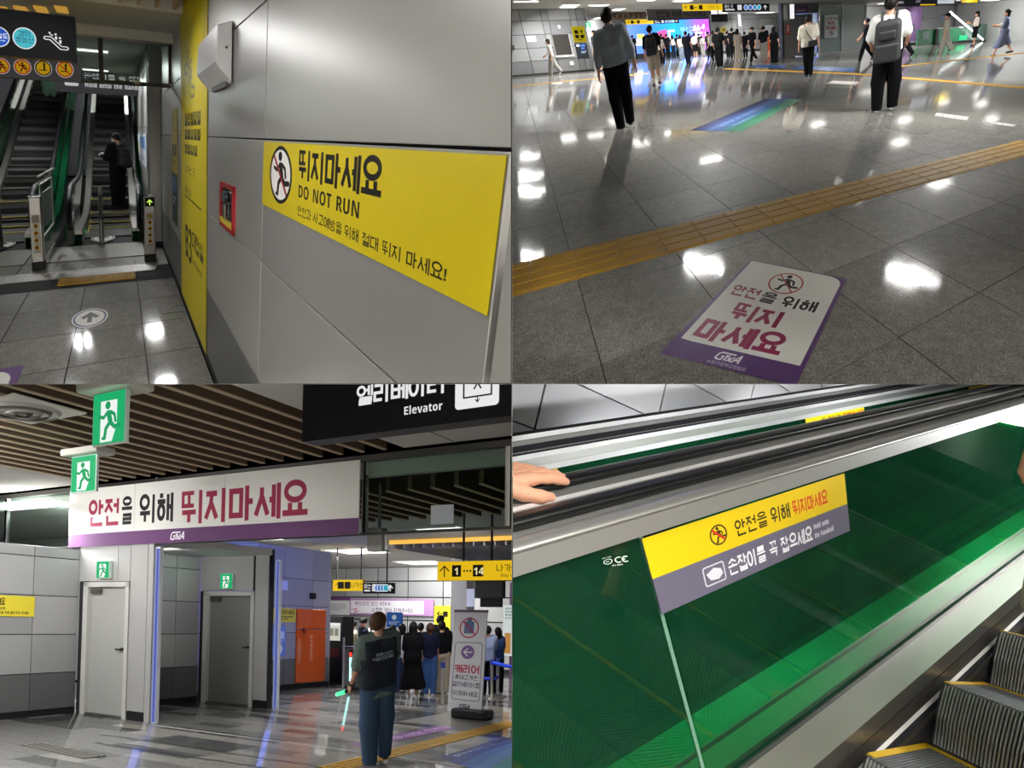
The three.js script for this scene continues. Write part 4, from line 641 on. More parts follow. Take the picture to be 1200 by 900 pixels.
// room shell ------------------------------------------------------------------------------
const WZ = -22.5, HC = TR.at(640, 10.5, { z: WZ }).y, hallWall = [0, 1, 2].map((i) => mat('hall_panel' + i, { color: hex(['#7d7e7e', '#757677', '#868684'][i]), metalness: .25, roughness: .42 }));
TR.struct('ceiling', bx(-3, 40, HC, HC + .25, 4, -36), paint('#8d8c88', .8));
TR.struct('wall_left', bx(-3.2, -3, 0, HC, 4, -36), paint('#8b8b89', .6));
function panelWall(room, name, z, pxX, rows, base, o = {}) {    // a panelled wall across the room, its joints read at the given columns
  const X = pxX.map((p) => room.at(p[0], p[1], { z }).x), wl = room.struct(name, bx(X[0], X[X.length - 1], 0, o.top ?? HC, z - .14, z - .03), joint);
  for (let i = 0; i + 1 < X.length; i++) for (let j = 0; j + 1 < rows.length; j++) room.piece(wl, 'wall_panel', bx(X[i] + .012, X[i + 1] - .012, rows[j] + .012, rows[j + 1] - .012, z - .03, z), o.mat ? o.mat(i, j) : hallWall[(i + j * 2) % 3]);
  if (base) room.struct('baseboard_' + name.slice(5), bx(X[0], X[X.length - 1], 0, rows[0], z - .02, z + .02), blackPaint); return X;
}
const Y = (x, y, z) => TR.at(x, y, { z }).y;
const rowsL = [Y(615, 87.5, WZ), Y(615, 72.3, WZ), Y(615, 57, WZ), Y(615, 41, WZ), Y(615, 24.7, WZ), HC];
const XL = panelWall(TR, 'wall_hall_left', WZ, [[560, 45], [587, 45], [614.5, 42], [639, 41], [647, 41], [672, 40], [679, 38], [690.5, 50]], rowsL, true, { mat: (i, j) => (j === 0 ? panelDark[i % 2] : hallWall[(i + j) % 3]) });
TR.struct('wall_hall_left_side', bx(XL[7] - .1, XL[7], 0, HC, WZ - .03, -33), paint('#7d7d7b', .5));
TR.struct('wall_recess', bx(XL[7], 9.5, 0, HC, -33, -33.2), paint('#6d6d6c', .5));
function onWall(name, label, cat, pxs, z, dep, m, o = {}) {     // a thin object on a facing wall, from pixel corners left, top, right, bottom
  const [l, tp, r, b] = pxs, mx = (l + r) / 2, my = (tp + b) / 2, x0 = TR.at(l, my, { z }).x, x1 = TR.at(r, my, { z }).x, y0 = TR.at(mx, b, { z }).y, y1 = TR.at(mx, tp, { z }).y, t = TR.thing(name, label, cat, [(x0 + x1) / 2, y0, z], o.group);
  TR.part(t, 'board', bx(x0, x1, y0, y1, z + .004, z + .004 + dep, .004), m); if (o.face) TR.part(t, o.fname || 'printed_face', quad([x0 + .01, y0 + .01, z + dep + .008], [x1 - .01, y0 + .01, z + dep + .008], [x1 - .01, y1 - .01, z + dep + .008], [x0 + .01, y1 - .01, z + dep + .008]), o.face); return { t, x0, x1, y0, y1 };
}
const paper = (lines, bg = '#d6d6d6', ink = '#555') => printMat(96, 64, (g, w, h) => { g.fillStyle = bg; g.fillRect(0, 0, w, h); smallText(g, 8, 10, w - 16, h - 16, ink, lines); });
onWall('notice', 'white paper notice on the left wall behind the walking woman', 'notice', [617, 42, 628, 49], WZ, .01, white, { face: paper(4) });
{ const q = onWall('display_case', 'dark glass display case in the left wall beside the yellow board', 'display case', [648.5, 39.5, 669.5, 65], WZ, .05, paint('#9a9a98', .4)), s = q.x1 - q.x0; TR.part(q.t, 'dark_pane', bx(q.x0 + .02, q.x1 - .05, q.y0 + .02, q.y1 - .02, WZ + .05, WZ + .062), mat('dark_pane', { color: hex('#33302d'), roughness: .15 })); TR.part(q.t, 'sill', bx(q.x0 - .03, q.x1 + .03, q.y0 - .06, q.y0, WZ + .004, WZ + .09), white); }
onWall('exit_board', 'yellow exit direction board with black symbols on the left wall', 'sign', [671, 31, 686, 49.5], WZ, .03, paint('#b8a51a'), { face: printMat(128, 160, (g, w, h) => { g.fillStyle = '#e3cf1e'; g.fillRect(0, 0, w, h); g.fillStyle = '#17150f'; g.fillRect(20, 36, 38, 36); g.fillRect(20, 84, 38, 36); g.fillRect(74, 86, 38, 34); arrowUp(g, 92, 54, 34, '#17150f', .22); smallText(g, 40, 130, 70, 16, '#4a4410', 1); }, { glow: .3 }) });
onWall('info_board', 'dark slate direction board under the yellow exit board', 'sign', [675, 50.5, 689, 68.5], WZ, .03, paint('#1d2126'), { face: printMat(96, 128, (g, w, h) => { g.fillStyle = '#20242a'; g.fillRect(0, 0, w, h); g.fillStyle = '#dfe4ea'; g.fillRect(10, 8, 24, 18); g.fillStyle = '#4a74c8'; g.fillRect(42, 10, 40, 16); g.fillRect(44, 36, 30, 12); smallText(g, 40, 66, 44, 22, '#9fb4d8', 2); }) });
onWall('wall_device', 'small white sensor box above the display case', 'sensor', [653.5, 29.5, 656.5, 33.5], WZ, .06, white); onWall('wall_device', 'small white call box low on the left wall', 'intercom', [668, 72, 672, 76], WZ, .06, white); onWall('wall_device', 'dark box on the wall at the left picture edge', 'box', [595, 53, 603, 58.5], WZ, .15, blackPaint);
// recess: exit lamp
{ const z = -26, a = TR.at(685.5, 26, { z }), b = TR.at(693, 32.5, { z }), t = TR.thing('exit_sign', 'glowing green exit sign hanging in the recess beside the left wall', 'exit sign', [(a.x + b.x) / 2, b.y, z]); TR.part(t, 'case', bx(a.x, b.x, b.y, a.y, z - .08, z), paint('#c8d8d0')); TR.part(t, 'lit_face', quad([a.x, b.y, z + .003], [b.x, b.y, z + .003], [b.x, a.y, z + .003], [a.x, a.y, z + .003]), printMat(64, 64, (g) => exitMan(g, 64, 64), { glow: 1.5 })); TR.part(t, 'stem', rod([(a.x + b.x) / 2, a.y, z - .04], [(a.x + b.x) / 2, HC, z - .04], .02), white); }
// video wall, banner over it, hanging signs
{ const z = -31.5, a = TR.at(737, 47, { z }), b = TR.at(832, 42, { z }), c = TR.at(830, 22.2, { z }), t = TR.thing('video_wall', 'large bright blue and purple video wall behind the crowd', 'screen', [(a.x + b.x) / 2, 0, z]), x0 = a.x, x1 = b.x, y0 = .35, y1 = c.y;
  TR.part(t, 'cabinet', bx(x0 - .1, x1 + .1, 0, y1 + .1, z - .4, z), blackPaint);
  TR.part(t, 'screen', quad([x0, y0, z + .01], [x1, y0, z + .01], [x1, y1, z + .01], [x0, y1, z + .01]), printMat(512, 200, (g, w, h) => {
    const l = g.createLinearGradient(0, 0, w, 0); [[0, '#5f7fe0'], [.2, '#3f6fe8'], [.38, '#2f86f0'], [.55, '#1f9cf0'], [.7, '#4a7af4'], [.82, '#8a5cf0'], [1, '#a24ae0']].forEach(([s, c]) => l.addColorStop(s, c)); g.fillStyle = l; g.fillRect(0, 0, w, h);
    g.fillStyle = '#f04a86'; g.beginPath(); g.moveTo(w * .34, h * .35); g.lineTo(w * .45, h * .28); g.lineTo(w * .46, h * .72); g.lineTo(w * .36, h * .8); g.fill(); g.strokeStyle = '#d8eefc'; g.lineWidth = 13; g.beginPath(); g.moveTo(w * .48, h * .7); g.lineTo(w * .48, h * .34); g.lineTo(w * .55, h * .34); g.stroke();
    han(g, '빨리', w * .62, h * .2, 60, { color: '#7fc0ff', w: .08 }); han(g, '썸', w * .78, h * .14, 92, { color: '#f2e8ff', w: .13 }); g.strokeStyle = '#e05af0'; g.lineWidth = 16; g.beginPath(); g.moveTo(w * .92, h * .7); g.lineTo(w * .92, h * .36); g.arc(w * .95, h * .4, w * .03, Math.PI, 0); g.lineTo(w * .98, h * .7); g.stroke();
    g.fillStyle = '#e6d45a'; g.fillRect(w * .1, h * .4, 40, 30); g.fillStyle = '#eef2ff'; g.fillRect(w * .06, h * .55, 60, 40);
  }, { glow: 2.4 })); TR.lamp((x0 + x1) / 2, (y0 + y1) / 2, z + .06, x1 - x0, y1 - y0, 3.2, '#4f7cf6', [0, 0, 1]); }
function hung(label, px, z, draw, o = {}) { return hangSign(TR, o.name || 'direction_sign', label, px, z, .12, o.w || 256, draw, { glow: .9, ...o }); }
hung('large grey banner with Korean lettering over the video wall', [759, 9.8, 834, 22], -22.9, (g, w, h) => { g.fillStyle = '#8a8684'; g.fillRect(0, 0, w, h); g.fillStyle = '#4a3550'; g.fillRect(0, h * .88, w, h * .12); const s = h * .62; han(g, '안전을 위해', w * .13, h * .15, s, { color: '#2a2422', sq: w * .38 / hanW(g, '안전을 위해', s), w: .13 }); han(g, '뛰지마세요', w * .55, h * .15, s, { color: '#4a2838', sq: w * .36 / hanW(g, '뛰지마세요', s), w: .13 }); }, { name: 'banner', glow: .12, w: 512, edge: '#6a6664' });
const yelSign = (g, w, h) => { g.fillStyle = '#f2c81c'; g.fillRect(0, 0, w, h); arrowUp(g, h * .55, h * .5, h * .6, '#5a4a0c', .12); g.fillStyle = '#1a160a'; g.fillRect(w * .18, h * .18, h * .62, h * .62); g.fillRect(w * .4, h * .18, h * .62, h * .62); g.fillRect(w * .29, h * .46, w * .06, h * .12); han(g, '나가는 곳', w * .62, h * .22, h * .5, { color: '#7a6410', w: .1, sq: .9 }); };
const blkSign = (g, w, h) => { g.fillStyle = '#0d0e12'; g.fillRect(0, 0, w, h); han(g, '타는 곳', w * .04, h * .08, h * .48, { color: '#eee', w: .15, sq: .8 }); g.fillStyle = '#ddd'; g.fillRect(w * .04, h * .64, w * .2, h * .18); g.fillRect(w * .3, h * .14, h * .66, h * .66); ['#5a8ad8', '#3a6ac0', '#3f8ed0', '#35b0c4'].forEach((c, i) => { g.fillStyle = '#e8eef4'; g.beginPath(); g.arc(w * (.48 + i * .095), h * .48, h * .36, 0, 7); g.fill(); g.fillStyle = c; g.beginPath(); g.arc(w * (.48 + i * .095), h * .48, h * .28, 0, 7); g.fill(); }); arrowUp(g, w * .9, h * .5, h * .6, '#eee', .2); };
const rodsTo = (px, py, z, n = 2) => [];
hung('long yellow exit sign hanging at the top over the crowd', [800, 4.4, 847, 12.2], -16.5, yelSign); hung('black line-number sign hanging beside the long yellow exit sign', [847.3, 4, 902, 13], -16.5, blkSign, { rb: 13, rt: 4 });
hung('small yellow exit sign hanging further back over the crowd', [733.5, 22.3, 766, 28], -26, yelSign); hung('small black line-number sign beside the small yellow exit sign', [766.3, 22.6, 796, 27], -26, blkSign);
hung('black sign with white lettering hanging at the top behind the grey backpack man', [1046, -3, 1098, 7], -15, (g, w, h) => { g.fillStyle = '#101116'; g.fillRect(0, 0, w, h); han(g, '엘리베이터', w * .05, h * .4, h * .3, { color: '#eee' }); han(g, '나가는', w * .5, h * .3, h * .3, { color: '#eee' }); g.fillStyle = '#e8b81c'; g.fillRect(w * .6, h * .76, w * .36, h * .16); });
hung('pale backlit sign at the top edge beside the black sign', [1098.5, -6, 1118, 4], -15, (g, w, h) => { g.fillStyle = '#c8d0d6'; g.fillRect(0, 0, w, h); smallText(g, 20, h * .5, w - 40, h * .3, '#8a949c', 2); });
hung('black and yellow sign at the top edge above the walking women', [1118.5, -8, 1146, 3.4], -15, (g, w, h) => { g.fillStyle = '#14140f'; g.fillRect(0, 0, w, h); g.fillStyle = '#e6c21c'; g.fillRect(w * .28, h * .3, w * .7, h * .66); g.fillStyle = '#eee'; g.fillRect(w * .04, h * .5, w * .2, h * .3); });
{ const z = -17, a = TR.at(834, 26, { z }), b = TR.at(852.5, 16, { z }), t = TR.thing('monitor', 'pair of black monitors hanging under the long yellow sign', 'monitor', [(a.x + b.x) / 2, a.y, z]); TR.part(t, 'casing', bx(a.x, b.x, a.y, b.y - .02, z - .12, z, .01), blackPaint); TR.part(t, 'second_casing', bx(a.x + .05, b.x - .02, a.y + .04, b.y, z - .3, z - .18, .01), blackPaint); TR.part(t, 'hanger', rod([(a.x + b.x) / 2, b.y - .05, z - .15], [(a.x + b.x) / 2, HC, z - .15], .03), blackPaint); }
// timber soffit beyond the recess, back walls ------------------------------------------------
{ const z0 = -26, z1 = -31, a = TR.at(722, 15, { z: z0 }).x, b = TR.at(760, 15, { z: z0 }).x, sl = TR.struct('ceiling_timber', bx(a, b + 2, HC - .12, HC, z0, z1), paint('#3b3027', .8)); for (let x = a; x < b + 2; x += .3) TR.piece(sl, 'ceiling_slat', bx(x, x + .1, HC - .3, HC - .1, z0, z1), paint('#6a5236', .7)); }
const rowsB = [.1, .9, 1.7, 2.5, HC];
panelWall(TR, 'wall_hall_back', -31.8, [[832, 40], [846, 40], [858, 40], [872, 40], [890, 40], [905, 40], [917, 40]], rowsB, true);
panelWall(TR, 'wall_hall_right', -23.5, [[1008, 40], [1030, 40], [1052, 40], [1074, 40], [1096, 40], [1120, 40], [1146, 40], [1170, 40], [1189, 40]], [.1, 1.0, 1.9, 2.8, HC], true, { mat: (i) => [mat('hall_pale', { color: hex('#c2c2c3'), metalness: .1, roughness: .4 }), mat('hall_pale2', { color: hex('#b9b9bb'), metalness: .1, roughness: .4 })][i % 2] });
{ const a = TR.at(1186, 48, { y: 0 }), z = a.z; TR.struct('wall_far_right', bx(a.x + .2, a.x + .4, 0, HC, 4, -23.4), paint('#c2c2c0', .5)); }
onWall('pillar_light', 'bright vertical light strip on the back wall beside the crowd', 'light', [864.5, 8, 867.5, 31], -31.7, .1, glow('#f4f6f8', 1.1));
onWall('exit_board', 'yellow board on the back wall among the heads of the crowd', 'sign', [844.5, 32, 851, 38.5], -31.7, .05, paint('#d4c040'), { face: printMat(64, 64, (g) => { g.fillStyle = '#dccb48'; g.fillRect(0, 0, 64, 64); arrowUp(g, 32, 32, 36, '#2a2610', .18); }, { glow: .3 }) });
onWall('poster', 'pale framed poster on the back wall above the woman in black', 'poster', [895, 29.5, 906, 41], -31.7, .05, paint('#b8b060'), { face: paper(5, '#c4c8cc', '#666') });
onWall('cabinet', 'orange cabinet standing behind the people near the glass lift', 'cabinet', [897.5, 41, 903, 64], -31.6, .35, paint('#b8481c', .5));
// glass lift and its posts -------------------------------------------------------------------
{ const z = -20.3, X = (p, y = 40) => TR.at(p, y, { z }).x, x0 = X(959.5), xm = X(986.5), x1 = X(1013), top = HC, t = TR.thing('glass_lift', 'grey glass lift shaft with steel frame in the middle of the hall', 'lift', [(x0 + x1) / 2, 0, z]), gl = mat('lift_glass', { color: hex('#8d9a98'), roughness: .12, metalness: .25 }), xs = X(917);
  TR.part(t, 'post', bx(x0 - .06, x0 + .04, 0, top, z - .1, z + .06), chrome); TR.part(t, 'post', bx(xm - .04, xm + .04, 0, top, z - .1, z + .04), chrome); TR.part(t, 'post', bx(x1 - .05, x1 + .05, 0, top, z - .1, z + .06), chrome);
  TR.part(t, 'glass_pane', bx(x0 + .04, xm - .04, .1, top, z - .04, z - .02), gl); TR.part(t, 'glass_pane', bx(xm + .04, x1 - .05, .1, top, z - .04, z - .02), mat('lift_glass_pale', { color: hex('#a9b2b0'), roughness: .14, metalness: .2 }));
  const yr = TR.at(986, 5.5, { z }).y; TR.part(t, 'cross_rail', bx(x0, x1, yr - .05, yr + .05, z - .02, z + .05), chrome); TR.part(t, 'bottom_rail', bx(x0, x1, 0, .12, z - .06, z + .05), steel);
  TR.part(t, 'rear_wall', bx(x0, x1, 0, top, z - 2.4, z - 2.3), paint('#6a6d6c', .5)); TR.part(t, 'side_pane', bx(x0 - .02, x0 + .02, .1, top, z - 2.3, z - .1), gl);
  TR.part(t, 'door', bx(X(930), X(956.5), .05, TR.at(943, 16, { z }).y, z - .4, z - .36), mat('lift_door', { color: hex('#6f7070'), metalness: .7, roughness: .35 })); TR.part(t, 'portal', bx(X(916.5), X(919), 0, top, z - .3, z), blackPaint); TR.part(t, 'jamb', bx(X(919.5), X(929), 0, top, z - .3, z - .05), steelDark); TR.part(t, 'lintel', bx(X(929), x0, TR.at(943, 15.5, { z }).y, top, z - .35, z - .2), paint('#55565a', .5));
}
const LZ = -20.15;
onWall('call_point', 'red call panel on the post left of the glass lift', 'sign', [921, 28, 925.5, 41], LZ, .04, paint('#7e1c24'), { face: printMat(48, 96, (g, w, h) => { g.fillStyle = '#7e1c24'; g.fillRect(0, 0, w, h); smallText(g, 8, 12, 30, 70, '#d8b8b8', 4); }) });
onWall('pillar_light', 'white light column above the red call panel', 'light', [925.5, 5, 930, 22], LZ, .06, glow('#f2f4f6', 1));
onWall('poster', 'dark purple poster over the lift door', 'poster', [931.5, 6, 946.5, 15.5], LZ, .04, paint('#3a2440'), { face: printMat(64, 64, (g) => { g.fillStyle = '#402846'; g.fillRect(0, 0, 64, 64); smallText(g, 8, 36, 48, 20, '#b8a4c0', 3); }) });
onWall('glass_sticker', 'white do-not-run sticker with red lettering on the lift glass', 'sticker', [966, 17.5, 981.5, 44.5], -20.22, .02, paint('#c0c2c2'), { face: printMat(192, 300, (g, w, h) => { g.fillStyle = '#ccd0d0'; g.fillRect(0, 0, w, h); hanC(g, '안전을 위해', w / 2, 24, 38, { color: '#26242a', sq: .9 }); hanC(g, '뛰지', w / 2, 76, 56, { color: '#9a2434', w: .16 }); hanC(g, '마세요', w / 2, 140, 52, { color: '#9a2434', w: .16 }); noRun(g, w / 2, 236, 36, 36, '#9a2434', '#9a2434', .12, '#ccd0d0'); }) });
floorPrint(TR, 'floor_sticker', 'white strip sticker on the floor before the glass lift', [[962, 66.5], [984, 64.5], [983, 62.5], [963, 64]], 96, 32, (g, w, h) => { g.fillStyle = '#d6dada'; g.fillRect(0, 0, w, h); g.fillStyle = '#555'; g.fillRect(50, 8, 10, 14); g.fillRect(68, 8, 10, 14); });
// right-hand side: pillar, escalator landing, light rail --------------------------------------
onWall('pillar', 'purple advertising pillar behind the woman with the black bag', 'pillar', [1059.5, 4, 1073.5, 48], -22.5, .5, paint('#5d4468', .5)); onWall('notice', 'small white notice left of the purple pillar', 'notice', [1051.5, 9, 1056, 13.5], -23.45, .02, white);
onWall('poster', 'blue and white poster behind the person in the cap', 'poster', [1100.5, 18, 1108, 25.5], -23.45, .02, white, { face: paper(3, '#9aa8d0', '#e8ecf8') }); onWall('plaque', 'pale pink lettered plaque on the wall left of the blue poster', 'plaque', [1082, 19, 1087, 24], -23.45, .02, paint('#b4a8a8'));
onWall('poster', 'blue and yellow poster at the right picture edge', 'poster', [1190.5, 10, 1204, 22.5], -22.3, .02, white, { face: printMat(96, 96, (g, w, h) => { g.fillStyle = '#c8ccda'; g.fillRect(0, 0, w, h); g.fillStyle = '#6a78c0'; g.fillRect(6, 8, 84, 22); g.fillStyle = '#d8c860'; g.fillRect(30, 44, 20, 30); g.fillRect(60, 44, 20, 30); }) });
{ const z = -20.2, X = (p) => TR.at(p, 45, { z }).x, y1 = TR.at(1088, 34.5, { z }).y, t = TR.thing('escalator', 'green-sided escalator landing with a lit rail behind the walking women', 'escalator', [X(1125), 0, z]), gr = mat('landing_green', { color: hex('#1c6a44'), roughness: .2, emissive: hex('#0c5a34'), emissiveIntensity: .15 });
  TR.part(t, 'end_panel', bx(X(1078), X(1097.5), .05, y1, z - .3, z - .2), gr); TR.part(t, 'notice', bx(X(1083), X(1090.5), .45, y1 - .12, z - .2, z - .17), paint('#7f9c94', .4)); TR.part(t, 'newel', bx(X(1097.5), X(1101), 0, y1, z - .25, z - .1), blackPaint); TR.part(t, 'side_panel', bx(X(1101), X(1135), .12, y1, z - .4, z - .3), gr); TR.part(t, 'base', bx(X(1101), X(1168), 0, .14, z - .45, z - .25), blackPaint); TR.part(t, 'rail_bar', bx(X(1101), X(1135), y1, y1 + .06, z - .4, z - .28), chrome);
  const y2 = TR.at(1155, 28, { z }).y, gp = mat('green_pane', { color: hex('#6f9488'), roughness: .15, metalness: .1 }); for (const [a, b] of [[1135, 1153.5], [1154, 1163], [1163.5, 1170]]) TR.part(t, 'glass_pane', bx(X(a), X(b) - .02, .16, y2, z - .38, z - .34), gp);
  const A = TR.at(1113.5, 14, { z: z - .1 }), B = TR.at(1152, 46.5, { z: z - .1 }); TR.part(t, 'lit_rail', rod([A.x, A.y, A.z], [B.x, B.y, B.z], .075, 10), glow('#eef6f2', 2.6)); TR.part(t, 'green_glow_strip', bx(X(1128), X(1137), .2, .55, z - .29, z - .26), glow('#1fd88c', 1.2));
}
// ceiling panel lights, placed by what the floor mirrors ----------------------------------------
function mirrored2(room, px, py, yc) {
  const O = room.world(0, 0, 0), e = room.M.elements, mx = V(e[0], e[1], e[2]), mz = V(e[8], e[9], e[10]), n = V(0, 0, 0).crossVectors(mz, mx).normalize();
  const r = V((px - 600) / FOCAL, (450 - py) / FOCAL, -1), t = O.dot(n) / r.dot(n), hitW = r.clone().multiplyScalar(t), d = r.clone().addScaledVector(n, -2 * r.dot(n)).applyMatrix4(room.I), h = hitW.applyMatrix4(room.I); h.y += room.eye;
  return h.addScaledVector(d, (yc - h.y) / d.y);
}
const LIST = [[621, 184, .75, 'far left'], [622, 207, .8], [622, 226, .8], [698, 159, .7], [722, 189, .75], [787, 156, .7], [833, 187, .85], [791, 125, .6], [829, 114, .6], [958, 146, .8], [1054, 167, .8], [1060, 141, .8], [1105, 120, .9], [1146, 112, .8], [1150, 122, .9], [1162, 140, .7], [825, 312, .75], [1068, 325, .8], [1010, 201, .6], [1100, 215, .7], [622, 303, .5]];
LIST.forEach(([px, py, w], i) => {
  const p = mirrored2(TR, px, py, HC - .02); const t = TR.thing('ceiling_light', ['flat white ceiling panel light over the open hall'][0], 'light', [p.x, HC - .03, p.z], 'ceiling panel lights of the open hall above the picture');
  TR.part(t, 'frame', merge([bx(p.x - w / 2 - .05, p.x + w / 2 + .05, HC - .03, HC - .001, p.z - .3, p.z - .24), bx(p.x - w / 2 - .05, p.x + w / 2 + .05, HC - .03, HC - .001, p.z + .24, p.z + .3), bx(p.x - w / 2 - .05, p.x - w / 2, HC - .03, HC - .001, p.z - .24, p.z + .24), bx(p.x + w / 2, p.x + w / 2 + .05, HC - .03, HC - .001, p.z - .24, p.z + .24)]), white);
  TR.part(t, 'diffuser', bx(p.x - w / 2, p.x + w / 2, HC - .025, HC - .005, p.z - .24, p.z + .24), glow('#fbf9f2', 6)); TR.lamp(p.x, HC - .045, p.z, w, .48, LUX.hall * (i < 3 || i === 20 ? .35 : 1));
});
for (const [a, b, c, d, l] of [[658.5, 6.2, 676, 9.3, 'bright ceiling panel light above the left wall'], [752, -2, 770, 1.3, 'bright ceiling panel light at the top edge above the backpack crowd'], [719, 10.6, 729.5, 12.6, 'small bright ceiling light beside the head of the man in grey'], [698.5, 20.6, 704, 22.2, 'small distant ceiling light in the recess']]) {
  const p = TR.at((a + c) / 2, (b + d) / 2, { y: HC - .03 }), q = TR.at(c, (b + d) / 2, { y: HC - .03 }), r = TR.at((a + c) / 2, d, { y: HC - .03 }), w = Math.abs(q.x - p.x), dz = Math.abs(r.z - p.z), t = TR.thing('ceiling_light', l, 'light', [p.x, HC - .03, p.z]); TR.part(t, 'frame', bx(p.x - w - .06, p.x + w + .06, HC - .015, HC - .001, p.z - dz - .06, p.z + dz + .06), white); TR.part(t, 'diffuser', bx(p.x - w, p.x + w, HC - .03, HC - .014, p.z - dz, p.z + dz), glow('#fbf9f2', 3)); TR.lamp(p.x, HC - .04, p.z, 1.2, .6, LUX.hall);
}
for (const [x, z, l] of [[11.5, -26, 'ceiling panel light over the crowd before the back wall'], [17, -22.6, 'ceiling panel light beside the glass lift'], [22, -21, 'ceiling panel light over the woman by the purple pillar'], [26.5, -20.5, 'ceiling panel light over the lit escalator rail'], [30, -19, 'ceiling panel light near the right wall of the hall'], [8.5, -24.5, 'ceiling panel light over the middle of the crowd'], [13.2, -29, 'added ceiling panel light washing the back wall right of the video wall'], [17.5, -29.5, 'added ceiling panel light washing the back wall behind the orange cabinet']]) { const t = TR.thing('ceiling_light', l, 'light', [x, HC - .03, z]); TR.part(t, 'frame', bx(x - .8, x + .8, HC - .015, HC - .001, z - .4, z + .4), white); TR.part(t, 'diffuser', bx(x - .7, x + .7, HC - .03, HC - .014, z - .3, z + .3), glow('#fbf9f2', 3)); TR.lamp(x, HC - .04, z, 1.4, .6, LUX.hall * (x > 24 ? .55 : 1.4)); }  // the two washing the back wall are added to brighten it
// people ------------------------------------------------------------------------------------------
function hallPerson(label, feet, head, o) {
  const p = TR.at(feet[0], feet[1], { y: 0 }), h = TR.at(head[0], head[1], { z: p.z }).y; const near = h * 470 / -p.z;
  return figure(TR, { label, at: [p.x, 0, p.z], h, cell: o.cell || (near > 60 ? .018 : .032), ...o, h: h * (o.k || 1) });
}
const AWAY = Math.PI, LEFT = -Math.PI / 2, WALK = { legL: [.32, .1], legR: [-.2, .36], armL: { sw: -.35 }, armR: { sw: .35, el: .3 } }, STAND = { legL: [.03, .05], legR: [-.03, .04] };
const blk = '#101114', dk = '#17181c';
hallPerson('woman in white top and wide grey trousers striding left past the wall', [651, 88.5], [643.5, 44.5], { turn: LEFT, female: 1, hairLong: .24, shirt: { color: '#cfcac4', sleeve: .8, hem: .02 }, pants: { color: '#77756f', loose: .06 }, shoe: '#dcdad6', ...WALK, armR: { sw: .2, el: .9 }, armL: { sw: -.1, el: .2 } });
hallPerson('person in pale shorts mostly hidden behind the man in the grey shirt', [704, 83.5], [700, 35], { turn: -1, shirt: { color: '#3a3a3e' }, pants: { color: '#c9c2ba', hem: .42, loose: .05 }, ...STAND });
const manA = hallPerson('man in grey long-sleeved shirt and black trousers walking away', [734, 150], [713, 8.5], { turn: AWAY + .05, cell: .015, shirt: { color: '#8d949b', sleeve: 1.62, loose: .022, hem: .045 }, pants: { color: '#08080a', loose: .032 }, legL: [-.06, .05], legR: [.14, .06], armL: { sw: .12, el: .12, out: .17, tw: .04 }, armR: { sw: -.04, el: .22, out: .24, tw: .06 }, shoe: '#0c0c0d', hair: '#17120f', tilt: .03, extra: [(t, J, P) => { P('collar', blob([[[-.045, J.neck[1] + .012, -.012], [.045, J.neck[1] + .012, -.012], .042]], .03, .012, [[0, 1, 0, J.neck[1] + .045]]), cloth('#8d949b')); P('belt', blob([[[-.07, J.hip + .06, 0], [.07, J.hip + .06, 0], .118]], .03, .014, [[0, 1, 0, J.hip + .075], [0, -1, 0, -J.hip - .035]]), paint('#0a0a0b')); }] });
{ const m = hallPerson('man in black tee and beige shorts with a black backpack', [770, 100], [757.5, 29.5], { turn: AWAY - .1, cell: .018, shirt: { color: '#0e0f11', sleeve: .8 }, pants: { color: '#a79b8c', hem: .5, loose: .05 }, legL: [-.05, .05], legR: [.1, .05], shoe: '#2a2a2c', armR: { out: .2, sw: .1 }, extra: [(t, J, P) => { for (const [, k, a] of J.legs) P('sock', blob([[[a[0], a[1] + .02, a[2]], [a[0] + (k[0] - a[0]) * .35, a[1] + (k[1] - a[1]) * .35, a[2] + (k[2] - a[2]) * .35], .045, .05]], .02, .015), paint('#d0ccc6')); }] }); carried(TR, m, 'backpack', 'black backpack worn by the man in beige shorts', 'bag', backpackParts(m.userData.joints, '#131316', .33, .5, .2)); }
